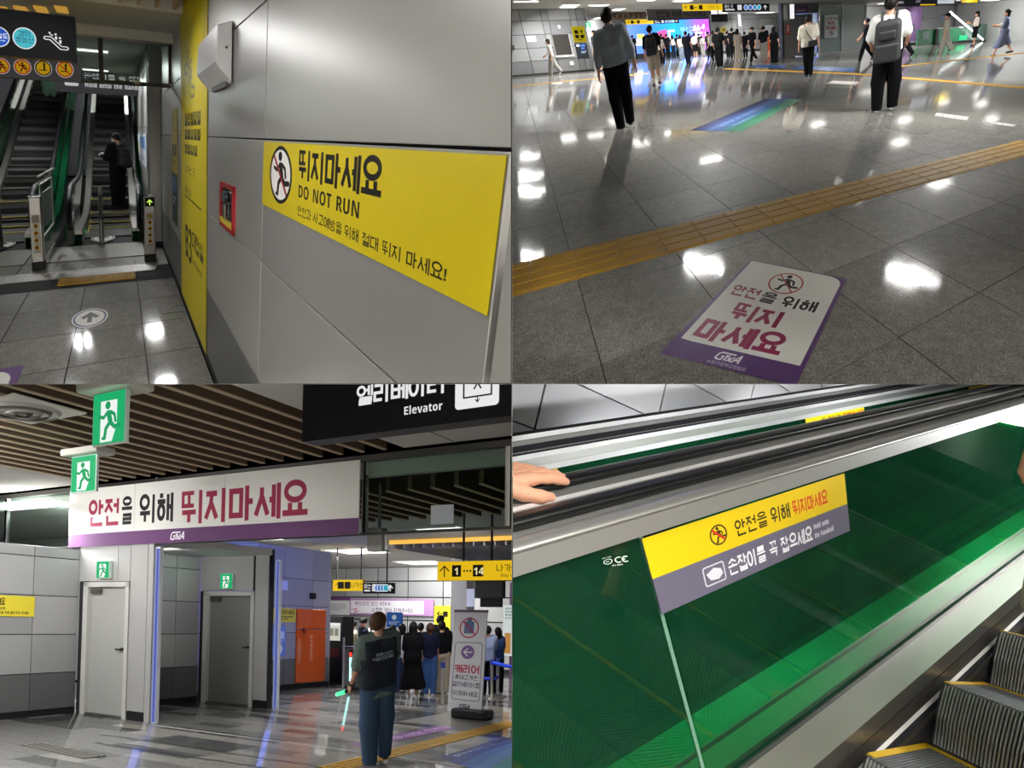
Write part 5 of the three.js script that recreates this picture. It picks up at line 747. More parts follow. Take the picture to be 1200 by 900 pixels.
const CROWD = [
  ['person in black at the left end of the crowd beside the shorts man', [771, 74], [770, 38], { shirt: { color: dk }, pants: { color: blk } }], ['woman in a grey top with black trousers beside the black backpack', [777, 75.5], [774.5, 41.5], { female: 1, hairLong: .3, shirt: { color: '#a9a49c' }, pants: { color: blk } }],
  ['man in a dark tee with red print in the crowd', [784, 69.5], [783.5, 39.5], { shirt: { color: '#1c191b' }, pants: { color: blk } }], ['woman carrying a white bag on her back in the crowd', [790.5, 68.5], [789.5, 41], { female: 1, hairLong: .2, shirt: { color: '#2a2a2c' }, pants: { color: '#1c2436' }, bag: '#c8c4be' }],
  ['woman in a beige top and light jeans in the crowd', [799.5, 70], [799, 40.5], { female: 1, hairLong: .15, shirt: { color: '#b4aca0' }, pants: { color: '#6f7c88' } }], ['tall man in a dark shirt and blue jeans in the crowd', [807, 75], [804.5, 36.5], { shirt: { color: '#1a1a20' }, pants: { color: '#141a2a' } }],
  ['woman in a pale top and black skirt in the crowd', [816, 69.5], [814.5, 38.5], { female: 1, shirt: { color: '#b8b2ac' }, pants: { color: blk, skirt: 1, hem: .55 }, shoe: '#d8d6d2' }], ['short woman in white with a grey pack in the crowd', [824.5, 66], [823.5, 41.5], { female: 1, shirt: { color: '#c4c0bc' }, pants: { color: '#8c8a86', loose: .04 }, bag: '#8e8a88' }],
  ['person with a dusty pink backpack in the crowd', [832, 68.5], [831, 36.5], { shirt: { color: '#2a282a' }, pants: { color: blk }, bag: '#8a7474' }], ['person in a pale shirt half hidden by the large man in black', [837.5, 72], [837, 36], { shirt: { color: '#b4b0a8' }, pants: { color: blk } }],
  ['large man all in black at the right of the crowd', [844, 79], [842, 32], { shirt: { color: '#0e0f12', loose: .035 }, pants: { color: '#0b0b0d', loose: .035 }, girth: 1.05 }], ['person in black left of the woman in the beige dress', [854, 67.5], [853, 36], { shirt: { color: dk }, pants: { color: blk } }],
  ['man in a dark vest beside the woman in the beige dress', [859.5, 69], [859.5, 32.5], { shirt: { color: '#14151a', sleeve: .5 }, pants: { color: blk } }], ['woman in a long beige dress with dark hair', [866, 71], [866.5, 33.5], { female: 1, hairLong: .22, shirt: { color: '#9c9284', hem: .05 }, pants: { color: '#9a9082', skirt: 1, hem: .08 } }],
  ['person in black between the beige dress and the man with white shoes', [874, 68], [873, 37], { shirt: { color: blk }, pants: { color: blk } }], ['man in black with white shoes stepping left', [883, 73], [880, 31], { turn: -.9, shirt: { color: '#101114', loose: .03 }, pants: { color: '#0c0c0e' }, shoe: '#cfcfcc', legL: [.3, .05], legR: [-.2, .3] }],
  ['man in a black tee and grey trousers', [896, 72.5], [892.5, 30.5], { shirt: { color: '#0e0f11' }, pants: { color: '#77726a', loose: .035 } }], ['woman in black wide trousers beside the orange cabinet', [908, 74], [907, 31], { female: 1, hairLong: .3, shirt: { color: '#121214', hem: .04 }, pants: { color: '#0e0e10', loose: .07 } }],
  ['person in black in the back row before the pink part of the screen', [778, 67], [778.5, 39], { shirt: { color: blk }, pants: { color: blk } }], ['person with dark hair in the back row left of the tall man', [796, 67], [796, 40], { shirt: { color: dk }, pants: { color: blk } }], ['person with dark hair in the back row right of the tall man', [810, 67], [809.5, 38.5], { shirt: { color: '#22232a' }, pants: { color: blk } }], ['person in black in the back row behind the short woman', [821, 65], [822, 39], { shirt: { color: blk }, pants: { color: blk } }], ['person in dark clothes at the back left of the screen', [745, 70], [744, 41], { shirt: { color: '#1c1d22' }, pants: { color: blk } }],
];
for (const [l, f, h, o] of CROWD) { const m = hallPerson(l, f, h, { turn: AWAY + rr(-.5, .5), ...STAND, armL: { out: .15, el: rr(.1, .9) }, armR: { out: .15, el: rr(.1, .9) }, ...o }); if (o.bag) carried(TR, m, 'backpack', { '#c8c4be': 'white bag on the back of a woman in the crowd', '#8e8a88': 'small grey pack of the short woman in white' }[o.bag] || 'dusty pink backpack in the crowd', 'bag', backpackParts(m.userData.joints, o.bag, .28, .42, .15, true)); }
const strapBag = (J, c, side = -1) => [['strap', tube([[-side * .09, J.sh[1] + .06, .04], [-side * .1, J.sh[1] + .06, -.06], [0, J.chest[1], -.155], [side * .17, J.hip + .08, -.13], [side * .2, J.hip + .08, .0], [side * .1, J.chest[1] - .08, .15], [-side * .06, J.sh[1] + .02, .12], [-side * .09, J.sh[1] + .06, .04]], .012, 40, 6), mat('bag' + c, { color: hex(c), roughness: .6 })], ['pouch', new RoundedBoxGeometry(.25, .17, .08, 3, .03).translate(side * .13, J.hip + .06, -.17), mat('bag' + c, { color: hex(c), roughness: .6 })]];
{ const m = hallPerson('man in an off-white tee and black trousers with a cross-body bag', [947.5, 90], [946, 17.5], { turn: AWAY - .05, cell: .018, shirt: { color: '#cbc5b6', sleeve: .85, loose: .04 }, pants: { color: '#0d0d0f', loose: .02 }, stance: .06, legL: [.05, .04], legR: [-.05, .04], armL: { out: .16 }, armR: { out: .16, el: .5 } }); carried(TR, m, 'shoulder_bag', 'black cross-body bag of the man in the off-white tee', 'bag', strapBag(m.userData.joints, '#17161a', -1)); }
{ const m = hallPerson('man in a white tee and black trousers wearing a grey backpack', [1036, 130], [1040, -6], { turn: AWAY - .06, cell: .015, shirt: { color: '#c6c4bf', sleeve: .8, loose: .036, hem: -.06 }, pants: { color: '#0c0c0f', loose: .04 }, shoe: '#d2d0cc', legL: [-.04, .04], legR: [.06, .05], armL: { out: .26, el: .9, tw: .3, sw: .05 }, armR: { out: .26, el: .9, tw: .3, sw: .05 }, stance: .11 }); carried(TR, m, 'backpack', 'large charcoal grey backpack with pockets on the man in white', 'bag', backpackParts(m.userData.joints, '#2a2a2b', .38, .6, .2)); }
hallPerson('person in black stepping left, mostly hidden by the grey backpack', [1014, 71.5], [1024, 20], { turn: LEFT, shirt: { color: '#16161a' }, pants: { color: '#0d0d10' }, ...WALK });
{ const m = hallPerson('woman in white top and black trousers walking left past the purple pillar', [1060, 67], [1066.5, 18.5], { turn: LEFT, female: 1, hairLong: .26, shirt: { color: '#c4bebc', sleeve: .7 }, pants: { color: '#0f0f12', loose: .04 }, ...WALK, armR: { sw: .3, el: 1.5 }, armL: { sw: .3, el: 1.5 } }); carried(TR, m, 'backpack', 'black bag on the back of the woman by the purple pillar', 'bag', backpackParts(m.userData.joints, '#121215', .26, .36, .14, true)); }
hallPerson('person in a dark cap and loose beige clothes walking left', [1106, 61.5], [1109, 14.5], { turn: LEFT, shirt: { color: '#a8a294', sleeve: .9, hem: -.1, loose: .04 }, pants: { color: '#a19c90', loose: .06 }, legL: [.2, .1], legR: [-.2, .3], extra: [(t, J, P) => P('cap', merge([new THREE.SphereGeometry(.1, 16, 8, 0, 6.3, 0, 1.6).scale(.88, .85, 1.05).translate(J.head[0], J.head[1] + .04, J.head[2] - .012), new RoundedBoxGeometry(.15, .012, .1, 2, .005).translate(J.head[0], J.head[1] + .045, J.head[2] + .12)]), paint('#15151a'))] });
{ const m = hallPerson('woman in white blouse and black skirt looking at her phone', [1140.5, 54], [1142, 13], { turn: LEFT + .1, female: 1, hairLong: .14, shirt: { color: '#cfc4b8', sleeve: .9 }, pants: { color: '#0e0e10', skirt: 1, hem: .48 }, armL: { sw: .4, el: 1.6, tw: .3 }, armR: { sw: .3, el: 1.5, tw: .3 }, nod: .2, ...STAND }); carried(TR, m, 'shoulder_bag', 'black shoulder bag of the woman in the white blouse', 'bag', strapBag(m.userData.joints, '#121215', -1)); }
{ const m = hallPerson('woman in a blue-grey dress carrying a white tote striding left', [1173, 65], [1177.5, 9], { turn: LEFT, female: 1, hairLong: .2, shirt: { color: '#6d7489', sleeve: .9, hem: .03 }, pants: { color: '#6a7188', skirt: 1, hem: .38, loose: .06 }, legL: [.36, .1], legR: [-.26, .25], armL: { sw: .3, el: 1.7 }, armR: { sw: .2, el: 1.5 } }); const J = m.userData.joints; carried(TR, m, 'tote_bag', 'white tote bag hanging from the shoulder of the woman in blue-grey', 'bag', [['pouch', new RoundedBoxGeometry(.07, .36, .3, 3, .025).translate(-.2, J.hip + .1, .06), paint('#c8c4bc')], ['strap', tube([[-.2, J.hip + .26, .16], [-.17, J.sh[1] + .04, .04], [-.2, J.hip + .26, -.04]], .01, 20, 6), paint('#b8b4ac')]]); }
// ================================================================ ROOM 3: gate hall under a timber ceiling (lower left)
const GX = -9.8, GZ = -8.45, hallGrey = [0, 1, 2, 3].map((i) => mat('gate_granite' + i, { phys: true, map: i < 2 ? stoneDark : stoneTex, color: hex(['#8a8a8c', '#a2a2a4', '#c4c4c3', '#fbf9f2'][i]), roughness: .45, clearcoat: .9, clearcoatRoughness: .04 }));
{ // the floor: bands of dark and light stone
  const band = (k) => { let q = ((k * 7919) % 13) / 13; return q; };
  tiledFloor(BL, 'floor', range(-14, 0, .62), range(-2.6, -32, -.31), (i, k, x, z) => { const u = x + 8.2 + (-z - 8.3) * .0, r = rnd(); if (z > -7.2 && x < -6.9) return hallGrey[2]; const p = u < 0 ? .04 : u < 2 ? .34 : .55; return hallGrey[r < p ? 3 : r < p + .3 ? 2 : r < .85 ? 1 : 0]; }, 16, bx(-14, 0, -.06, -.015, -2.5, -32), .002);
}
const line = (room, label, A, B, w, m) => { const a = f2(room, ...A), b = f2(room, ...B), d = [b[0] - a[0], b[1] - a[1]], l = Math.hypot(...d), n = [-d[1] / l * w / 2, d[0] / l * w / 2]; return room.single('floor_line', label, 'floor inlay', quad([a[0] - n[0], .0025, a[1] - n[1]], [b[0] - n[0], .0025, b[1] - n[1]], [b[0] + n[0], .0025, b[1] + n[1]], [a[0] + n[0], .0025, a[1] + n[1]]), m); };
const pale = mat('pale_inlay', { color: hex('#cfcfca'), roughness: .2, side: THREE.DoubleSide }), darkLine = mat('dark_inlay', { color: hex('#1c1c1e'), roughness: .3, side: THREE.DoubleSide });
line(BL, 'pale inlay line from the foot of the blue-lit pier across the floor', [180, 850], [520, 894], .05, pale); line(BL, 'pale inlay line under the purple lettering', [318, 831], [530, 858], .05, pale); line(BL, 'pale inlay line at the near edge beside the staff man', [470, 889], [560, 900.5], .05, pale); line(BL, 'dark inlay line across the lighter stone at the near left', [110, 870], [330, 903], .035, darkLine); line(BL, 'second dark inlay line nearer the doors', [120, 861], [420, 905], .03, darkLine);
floorStrip(BL, 'yellow ribbed tactile strip under the feet of the staff man', f2(BL, 388, 901), f2(BL, 604, 846.5), .3, { max: 24 });
floorStrip(BL, 'grey ribbed tactile strip on the floor below the left doors', f2(BL, 38, 872), f2(BL, 112, 888), .3, { mat: steelDark, max: 8 });
floorPrint(BL, 'floor_lettering', 'purple floor band with white lettering behind the staff man', [[413, 871.5], [425, 876.5], [536, 853.5], [515, 850.5]], 90, 420, (g, w, h) => { g.fillStyle = '#7c4d8c'; g.fillRect(0, 0, w, h); g.save(); g.translate(w * .2, h * .9); g.rotate(-Math.PI / 2); han(g, '뛰지마세요 천천히', 0, 0, 50, { color: '#e0d0e8' }); g.restore(); });
floorPrint(BL, 'floor_graphic', 'blue and green striped direction graphic at the lower right of the gate hall floor', [[514, 888], [596, 916], [660, 871], [585, 866]], 360, 420, (g, w, h) => { ['#2c3580', '#3a56a8', '#5a86d0', '#6f9fd8', '#5ab0b8', '#68b88c'].forEach((k, i) => { g.fillStyle = k; g.fillRect(w * i / 6, 0, w / 6 + 1, h); }); g.save(); g.translate(w * .06, h * .9); g.rotate(-Math.PI / 2); han(g, 'GTX-A 타는 곳', 0, 0, 44, { color: '#cfe0f4' }); g.restore(); });
// left wall
const gRow = [.09, .61, 1.165, 1.72, 2.275, 2.85, 3.42], gatePanel = [0, 1, 2].map((i) => mat('gate_panel' + i, { color: hex(['#a9a9a8', '#a2a2a2', '#b0afad'][i]), metalness: .3, roughness: .4 }));
function sideWall(name, x, zs, rows, matOf, back = .16) {
  const w = BL.struct(name, bx(x - back, x - .02, 0, rows[rows.length - 1], zs[0], zs[zs.length - 1]), joint);
  for (let i = 0; i + 1 < zs.length; i++) for (let j = 0; j + 1 < rows.length; j++) BL.piece(w, 'wall_panel', boxUV(bx(x - .025, x, rows[j] + .006, rows[j + 1] - .006, zs[i + 1] + .006, zs[i] - .006, .002)), matOf(i, j));
  BL.struct('baseboard_' + name.slice(5), bx(x - .03, x - .004, 0, rows[0] - .004, zs[0], zs[zs.length - 1]), blackPaint); return w;
}
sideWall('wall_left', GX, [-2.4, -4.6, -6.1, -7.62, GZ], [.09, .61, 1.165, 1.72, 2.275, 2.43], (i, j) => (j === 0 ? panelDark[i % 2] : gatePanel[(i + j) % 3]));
wallPrintB('warning_sign', 'yellow do-not-run board on the left wall cut by the picture edge', GX, -6.55, -7.64, 1.415, 1.7, (g, w, h) => { g.fillStyle = '#d8c63a'; g.fillRect(0, 0, w, h); noRun(g, w * .1, h * .42, w * .075, h * .36, '#111', '#9c2026', .13); han(g, '뛰지마세요', w * .24, h * .1, h * .38, { color: '#17160f', w: .15, sq: .8 * .38 * w / hanW(g, '뛰지마세요', h * .38) * 1.0 }); han(g, 'DO NOT RUN', w * .24, h * .5, h * .2, { color: '#17160f' }); han(g, '안전과 사고예방을 위해 절대 뛰지 마세요!', w * .22, h * .74, h * .15, { color: '#17160f', sq: .7 * w / hanW(g, '안전과 사고예방을 위해 절대 뛰지 마세요!', h * .15) }); }, 360);
function wallPrintB(name, label, x, z0, z1, y0, y1, draw, pxm) {   // a printed board on a wall facing +x
  const t = BL.thing(name, label, 'sign', [x, y0, (z0 + z1) / 2]); BL.part(t, 'board', bx(x + .002, x + .008, y0, y1, z1, z0), paint('#8f8a40', .5));
  BL.part(t, 'printed_face', quad([x + .01, y0, z0], [x + .01, y0, z1], [x + .01, y1, z1], [x + .01, y1, z0]), printMat(Math.abs(z1 - z0) * pxm, (y1 - y0) * pxm, draw)); return t;
}
// facing wall with the first door, pier and blue light strip
const doorGrey = mat('door_leaf', { color: hex('#a3a39e'), roughness: .45, metalness: .1 }), frameGrey = mat('door_frame', { color: hex('#b4b3ae'), roughness: .45 });
function doorAt(n, z, x0, x1, top, xh, label) {
  const d = BL.struct('door_' + n, merge([bx(x0, x0 + .1, 0, top + .07, z - .12, z + .02, .004), bx(x1 - .02, x1 + .05, 0, top + .07, z - .12, z + .02, .004), bx(x0, x1 + .05, top, top + .07, z - .12, z + .02, .004)]), frameGrey);
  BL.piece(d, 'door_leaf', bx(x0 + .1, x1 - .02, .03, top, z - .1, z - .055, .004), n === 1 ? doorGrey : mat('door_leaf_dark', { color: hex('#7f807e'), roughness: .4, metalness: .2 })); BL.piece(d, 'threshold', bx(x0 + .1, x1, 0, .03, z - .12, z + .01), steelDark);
  BL.piece(d, 'handle', merge([rod([xh, .98, z - .055], [xh, .98, z], .022, 12), rod([xh + .01, .98, z], [xh - .11, .975, z + .005], .013, 10)]), mat('door_handle', { color: hex('#3a3835'), metalness: .7, roughness: .35 })); BL.piece(d, 'closer', merge([bx(x0 + .13, x0 + .34, top - .1, top - .03, z - .055, z - .0, .006), rod([x0 + .2, top - .05, z], [x0 + .42, top - .02, z + .03], .01, 8)]), steelDark);
  return d;
}
{ const top = 2.43; const w = BL.struct('wall_doors', merge([bx(-9.8, -9.68, 0, 2.48, GZ - .1, GZ - .02), bx(-9.8, -8.3, 1.96, 2.48, GZ - .1, GZ - .02), bx(-8.74, -8.3, 0, 2.48, GZ - .1, GZ - .02)]), joint);
  doorAt(1, GZ, -9.68, -8.77, 1.87, -8.86);
  for (const [a, b, c, d] of [[-9.79, -8.98, 1.955, 2.47], [-8.97, -8.72, 1.955, 2.47], [-8.71, -8.38, .13, 2.47], [-8.37, -8.27, 0, 2.47]]) BL.piece(w, 'wall_panel', bx(a, b, c, d, GZ - .03, GZ, .002), gatePanel[2]);
  BL.struct('baseboard_pier', bx(-8.71, -8.38, 0, .125, GZ - .05, GZ + .004), blackPaint); BL.struct('wall_pier_side', bx(-8.29, -8.27, 0, 3.4, GZ - .14, GZ - .02), gatePanel[0]); }
function stripLight(label, px, yb, z, w) {
  const p = BL.at(px, yb, { z }), t = BL.thing('light_strip', label, 'light', [p.x, 0, z]), h = 2.42, b = glow('#b4c2ff', .4);
  BL.part(t, 'channel', bx(p.x - w, p.x + w, 0, h, z - .06, z, .003), paint('#c8c8ce', .4)); BL.part(t, 'diffuser', bx(p.x - w * .95, p.x - w * .25, .02, h - .02, z, z + .012), b); BL.part(t, 'diffuser', bx(p.x + w * .45, p.x + w * .95, .02, h - .02, z, z + .012), b); BL.part(t, 'gap', bx(p.x - w * .2, p.x + w * .4, .02, h - .02, z, z + .004), mat('blue_channel', { color: hex('#1a2a8a'), emissive: hex('#2038e0'), emissiveIntensity: .3, roughness: .3 }));
  BL.lamp(p.x + .02, 1.4, z + .05, w * 2, 2.2, 1.1, '#6c84ff', [.6, 0, 1]); return t;
}
stripLight('vertical blue-white light strip on the pier beside the first door', 179.5, 848, GZ + .02, .045);
// recess with the second door
const G2 = -11.1; sideWall('wall_recess', -9.72, [GZ - .12, -9.4, -10.5, G2], [.09, .61, 1.165, 1.72, 2.275, 2.5], (i, j) => (j === 0 ? panelDark[i % 2] : gatePanel[(i + j) % 3]));
{ const w = BL.struct('wall_recess_back', merge([bx(-9.72, -9.6, 0, 2.6, G2 - .1, G2 - .02), bx(-9.72, -8.2, 1.92, 2.6, G2 - .1, G2 - .02), bx(-8.52, -8.2, 0, 2.6, G2 - .1, G2 - .02)]), joint); doorAt(2, G2, -9.62, -8.57, 1.83, -8.64);
  for (const [a, b, c, d] of [[-9.71, -8.56, 1.91, 2.6], [-8.51, -8.24, .13, 2.6]]) BL.piece(w, 'wall_panel', bx(a, b, c, d, G2 - .03, G2, .002), gatePanel[2]); BL.struct('baseboard_recess_pier', bx(-8.51, -8.24, 0, .125, G2 - .05, G2 + .004), blackPaint); { const t = BL.thing('ceiling_light', 'small added ceiling light in the recess before the second door', 'light', [-8.9, 2.47, -9.3]); BL.part(t, 'frame', bx(-9.17, -8.63, 2.485, 2.498, -9.42, -9.18), white); BL.part(t, 'diffuser', bx(-9.15, -8.65, 2.47, 2.485, -9.4, -9.2), glow('#fbf8f0', 1)); BL.lamp(-8.9, 2.465, -9.3, .5, .2, 75); }  // lamp added to brighten the recess, whose ceiling is plain
  BL.struct('ceiling_recess', bx(-9.9, -8.2, 2.5, 2.6, GZ - .12, G2 - .05), paint('#b4b4b4', .6)); }
stripLight('vertical blue-white light strip on the second pier before the orange cabinet', 322, 831, G2 + .02, .04);
function exitSign(label, cx, cy, w, h, z, o = {}) {
  const a = BL.at(cx - w / 2, cy - h / 2, { z }), b = BL.at(cx + w / 2, cy + h / 2, { z }), t = BL.thing('exit_sign', label, 'exit sign', [(a.x + b.x) / 2, b.y, z]), d = o.d || .04;
  BL.part(t, 'case', bx(a.x - .008, b.x + .008, b.y - .008, a.y + .008, z - d, z, .004), paint('#c4d4cc', .4)); BL.part(t, 'lit_face', quad([a.x, b.y, z + .003], [b.x, b.y, z + .003], [b.x, a.y, z + .003], [a.x, a.y, z + .003]), printMat(140, 200, (g) => exitMan(g, 140, 200), { glow: .95 }));
  if (o.hood) { BL.part(t, 'hood', bx(a.x - .1, b.x + .1, a.y + .01, a.y + .09, z - .2, z + .1, .02), paint('#a8a49c', .5)); BL.part(t, 'stem', rod([(a.x + b.x) / 2, a.y + .08, z - .04], [(a.x + b.x) / 2, 3.3, z - .04], .02), paint('#a8a49c', .5)); }
  BL.lamp((a.x + b.x) / 2, (a.y + b.y) / 2, z + .03, b.x - a.x, a.y - b.y, 3, '#8fffc8', [0, 0, 1]); return t;
}
exitSign('green exit sign mounted above the first grey door', 120.5, 667.5, 14, 19, GZ + .07, { d: .06 }); exitSign('green exit sign mounted above the second grey door', 265, 681, 13.5, 17, G2 + .07, { d: .06 });
exitSign('large green exit sign hanging from the timber ceiling, nearest of the four', 128, 490, 35, 53, -4.2, { hood: 1 }); exitSign('green exit sign hanging further back beside the banner', 98, 555.5, 27, 38, -6.3, { hood: 1 });
// wall with the orange cabinet
const OX = -10.12; sideWall('wall_orange', OX, [-11.2, -13.32, -14.2, -15.25, -15.95], [.1, .62, 1.17, 1.73, 2.3, 2.95], (i, j) => (j === 0 ? panelDark[0] : mat('blue_tint_panel' + (i + j) % 2, { color: hex(['#a3a4b0', '#9b9cab'][(i + j) % 2]), metalness: .3, roughness: .4 }))); BL.struct('wall_orange_end', bx(OX - 1.4, OX - .005, 0, 2.95, -15.9, -15.97), gatePanel[0]);  // blue light from the strips is tinted into these panel colours
{ const Z = (px, py) => BL.at(px, py, { x: OX }).z, z0 = Z(346, 760), z1 = Z(379.5, 760), y1 = BL.at(362, 714, { x: OX }).y, t = BL.thing('cabinet', 'tall glossy orange fire cabinet set in the blue-lit wall', 'cabinet', [OX, .12, (z0 + z1) / 2]), o = mat('orange_lacquer', { phys: true, color: hex('#cf5214'), roughness: .25, clearcoat: .8, clearcoatRoughness: .08 });
  BL.part(t, 'lower_door', bx(OX + .003, OX + .04, .12, y1 * .74, z1, z0, .006), o); BL.part(t, 'upper_door', bx(OX + .003, OX + .04, y1 * .75, y1, z1, z0, .006), o); const p = BL.at(356, 739, { x: OX + .04 }); BL.part(t, 'alarm_lamp', new THREE.SphereGeometry(.06, 16, 10).scale(.6, 1, 1).translate(OX + .05, p.y, p.z), paint('#8f1410', .25));
  const m = printMat(64, 200, (g, w, h) => { g.fillStyle = '#cf5214'; g.fillRect(0, 0, w, h); for (let i = 0; i < 6; i++) han(g, '비상용 소화전'.replace(' ', '')[i], 16, 6 + i * 31, 28, { color: '#f0c8a8' }); }); BL.part(t, 'lettering', quad([OX + .042, .55, (z0 + z1) / 2 + .1], [OX + .042, .55, (z0 + z1) / 2 - .1], [OX + .042, 1.15, (z0 + z1) / 2 - .1], [OX + .042, 1.15, (z0 + z1) / 2 + .1]), m); }
function onSide(name, label, cat, pxs, th, m, face, o = {}) { const [l, tp, r, b] = pxs, z0 = BL.at(l, (tp + b) / 2, { x: OX }).z, z1 = BL.at(r, (tp + b) / 2, { x: OX }).z, y0 = BL.at((l + r) / 2, b, { x: OX }).y, y1 = BL.at((l + r) / 2, tp, { x: OX }).y, t = BL.thing(name, label, cat, [OX, y0, (z0 + z1) / 2]); BL.part(t, 'board', bx(OX + .003, OX + th, y0, y1, z1, z0, .004), m); if (face) BL.part(t, 'printed_face', quad([OX + th + .003, y0, z0], [OX + th + .003, y0, z1], [OX + th + .003, y1, z1], [OX + th + .003, y1, z0]), face); return t; }
onSide('warning_sign', 'yellow do-not-run board on the lilac wall left of the orange cabinet', 'sign', [319, 713, 346, 729], .01, paint('#b8aa48'), printMat(160, 96, (g, w, h) => { g.fillStyle = '#cfc050'; g.fillRect(0, 0, w, h); han(g, '뛰지마세요', 20, 8, 34, { color: '#2a2810', sq: .8 }); smallText(g, 22, 54, 120, 30, '#4a4620', 2); }));
onSide('poster', 'blue and white poster under the yellow board on the blue-lit wall', 'poster', [319, 733, 334, 769], .01, paint('#8fa4d8'), printMat(96, 160, (g, w, h) => { g.fillStyle = '#6f8fd8'; g.fillRect(0, 0, w, h); g.fillStyle = '#c8d8f4'; g.fillRect(10, 30, 76, 40); g.fillStyle = '#eef2f8'; g.beginPath(); g.arc(48, 122, 26, 0, 7); g.fill(); smallText(g, 14, 78, 66, 14, '#eef', 2); }));
onSide('notice', 'white square notice tinted as if by blue light near the top of the blue-lit wall', 'notice', [326, 680.5, 337, 691.5], .01, paint('#c4c8ee')); onSide('call_box', 'small dark call box above the orange cabinet', 'call box', [362.5, 695, 367, 702], .08, blackPaint);  // white notice with the blue light put into its colour
// banner, smoke screen glass, black lift sign --------------------------------------------------
{ const z = -8.5, y0 = 2.49, y1 = 3.32, fr = mat('bronze_frame', {}), R = (px, py) => BL.at(px, py, { z }).x, xl = -22, b0 = R(86, 608), b1 = R(425, 585), xr = R(640, 560), t = BL.thing('smoke_screen', 'long framed glass smoke screen carrying the banner across the hall', 'glass screen', [-8, y0, z]);
  BL.part(t, 'top_rail', bx(xl, xr, y1, y1 + .07, z - .05, z + .03), fr); BL.part(t, 'bottom_rail', bx(xl, xr, y0 - .03, y0, z - .04, z + .02), fr); for (const x of [R(8, 614), b1 + .03, R(596, 570)]) BL.part(t, 'mullion', bx(x - .025, x + .025, y0, y1, z - .04, z + .03), chrome);
  for (const [a, b] of [[xl, R(8, 614) - .03], [R(8, 614) + .03, b0 - .01], [b1 + .06, R(596, 570) - .03], [R(596, 570) + .03, xr]]) BL.part(t, 'glass_pane', bx(a, b, y0, y1, z - .012, z - .004), clearGlass);
  const p = BL.at(518, 603, { z }), n = BL.thing('notice', 'translucent paper notice stuck on the smoke screen glass', 'notice', [p.x, p.y, z]); const q0 = BL.at(505, 615, { z }), q1 = BL.at(532, 591, { z }); BL.part(n, 'sheet', bx(q0.x, q1.x, q0.y, q1.y, z + .004, z + .008), paint('#aab0b4', .6));
  const ban = BL.thing('banner', 'wide white banner with purple base telling passengers not to run', 'banner', [(b0 + b1) / 2, y0, z]), W = b1 - b0; BL.part(ban, 'sheet', bx(b0, b1, y0 - .02, y1 + .01, z + .06, z + .078), paint('#b8b6b0', .8));
  BL.part(ban, 'printed_face', quad([b0, y0 - .02, z + .082], [b1, y0 - .02, z + .082], [b1, y1 + .01, z + .082], [b0, y1 + .01, z + .082]), printMat(1400, 236, (g, w, h) => {
    g.fillStyle = '#cfccc6'; g.fillRect(0, 0, w, h); g.fillStyle = '#5f3a63'; g.fillRect(0, h * .78, w, h * .22);
    const put = (t, a, b, c, s = .5, o = {}) => han(g, t, w * a, h * .18, h * s, { color: c, w: .15, sq: w * (b - a) / hanW(g, t, h * s), ...o }); put('안전', .085, .218, '#8c2240'); put('을', .222, .268, '#1a1718'); put('위해', .295, .425, '#1a1718'); put('뛰지마세요', .452, .862, '#8c2240', .56);
    gtxLogo(g, w * .415, h * .83, h * .13, '#e8e2ea'); g.fillStyle = 'rgba(60,55,50,.25)'; for (const u of [.275, .602]) g.fillRect(w * u, 0, 3, h);
  }, { rough: .7 })); }
hangSign(BL, 'lift_sign', 'large black hanging lift sign with white lettering, cut by the top edge', [354, 440, 640, 518], -4.6, .16, 900, (g, w, h, P) => {
  g.fillStyle = '#0b0c0e'; g.fillRect(0, 0, w, h); const S = P(418, 452), E = P(522, 452), b = P(470, 474), s = b[1] - P(470, 448)[1]; han(g, '엘리베이터', S[0], P(418, 477)[1] - s, s, { color: '#f6f6f6', w: .15, sq: (E[0] - S[0]) / hanW(g, '엘리베이터', s) });
  const A = P(473, 474), B = P(519, 468), s2 = (P(473, 488)[1] - A[1]) * 1.05; han(g, 'Elevator', A[0], A[1], s2, { color: '#f6f6f6', sq: (B[0] - A[0]) / hanW(g, 'Elevator', s2) });
  const c = P(534, 420), d = P(585, 474); g.fillStyle = '#f8f8f8'; g.beginPath(); g.roundRect(c[0], c[1], d[0] - c[0], d[1] - c[1], 14); g.fill(); const e = P(544, 430), f = P(576, 464); g.strokeStyle = '#14151a'; g.lineWidth = 5; g.strokeRect(e[0], e[1], f[0] - e[0], f[1] - e[1] - 6); const m = (e[0] + f[0]) / 2; g.beginPath(); g.moveTo(m - 12, f[1] - 30); g.lineTo(m, f[1] - 50); g.lineTo(m + 12, f[1] - 30); g.stroke(); g.lineWidth = 3; g.beginPath(); g.moveTo(m, f[1] - 4); g.lineTo(m, f[1] + 12); g.lineTo(m - 7, f[1] + 4); g.moveTo(m, f[1] + 12); g.lineTo(m + 7, f[1] + 4); g.stroke();
}, { glow: .8, lx: 354, rb: 481.5, rt: 395 });
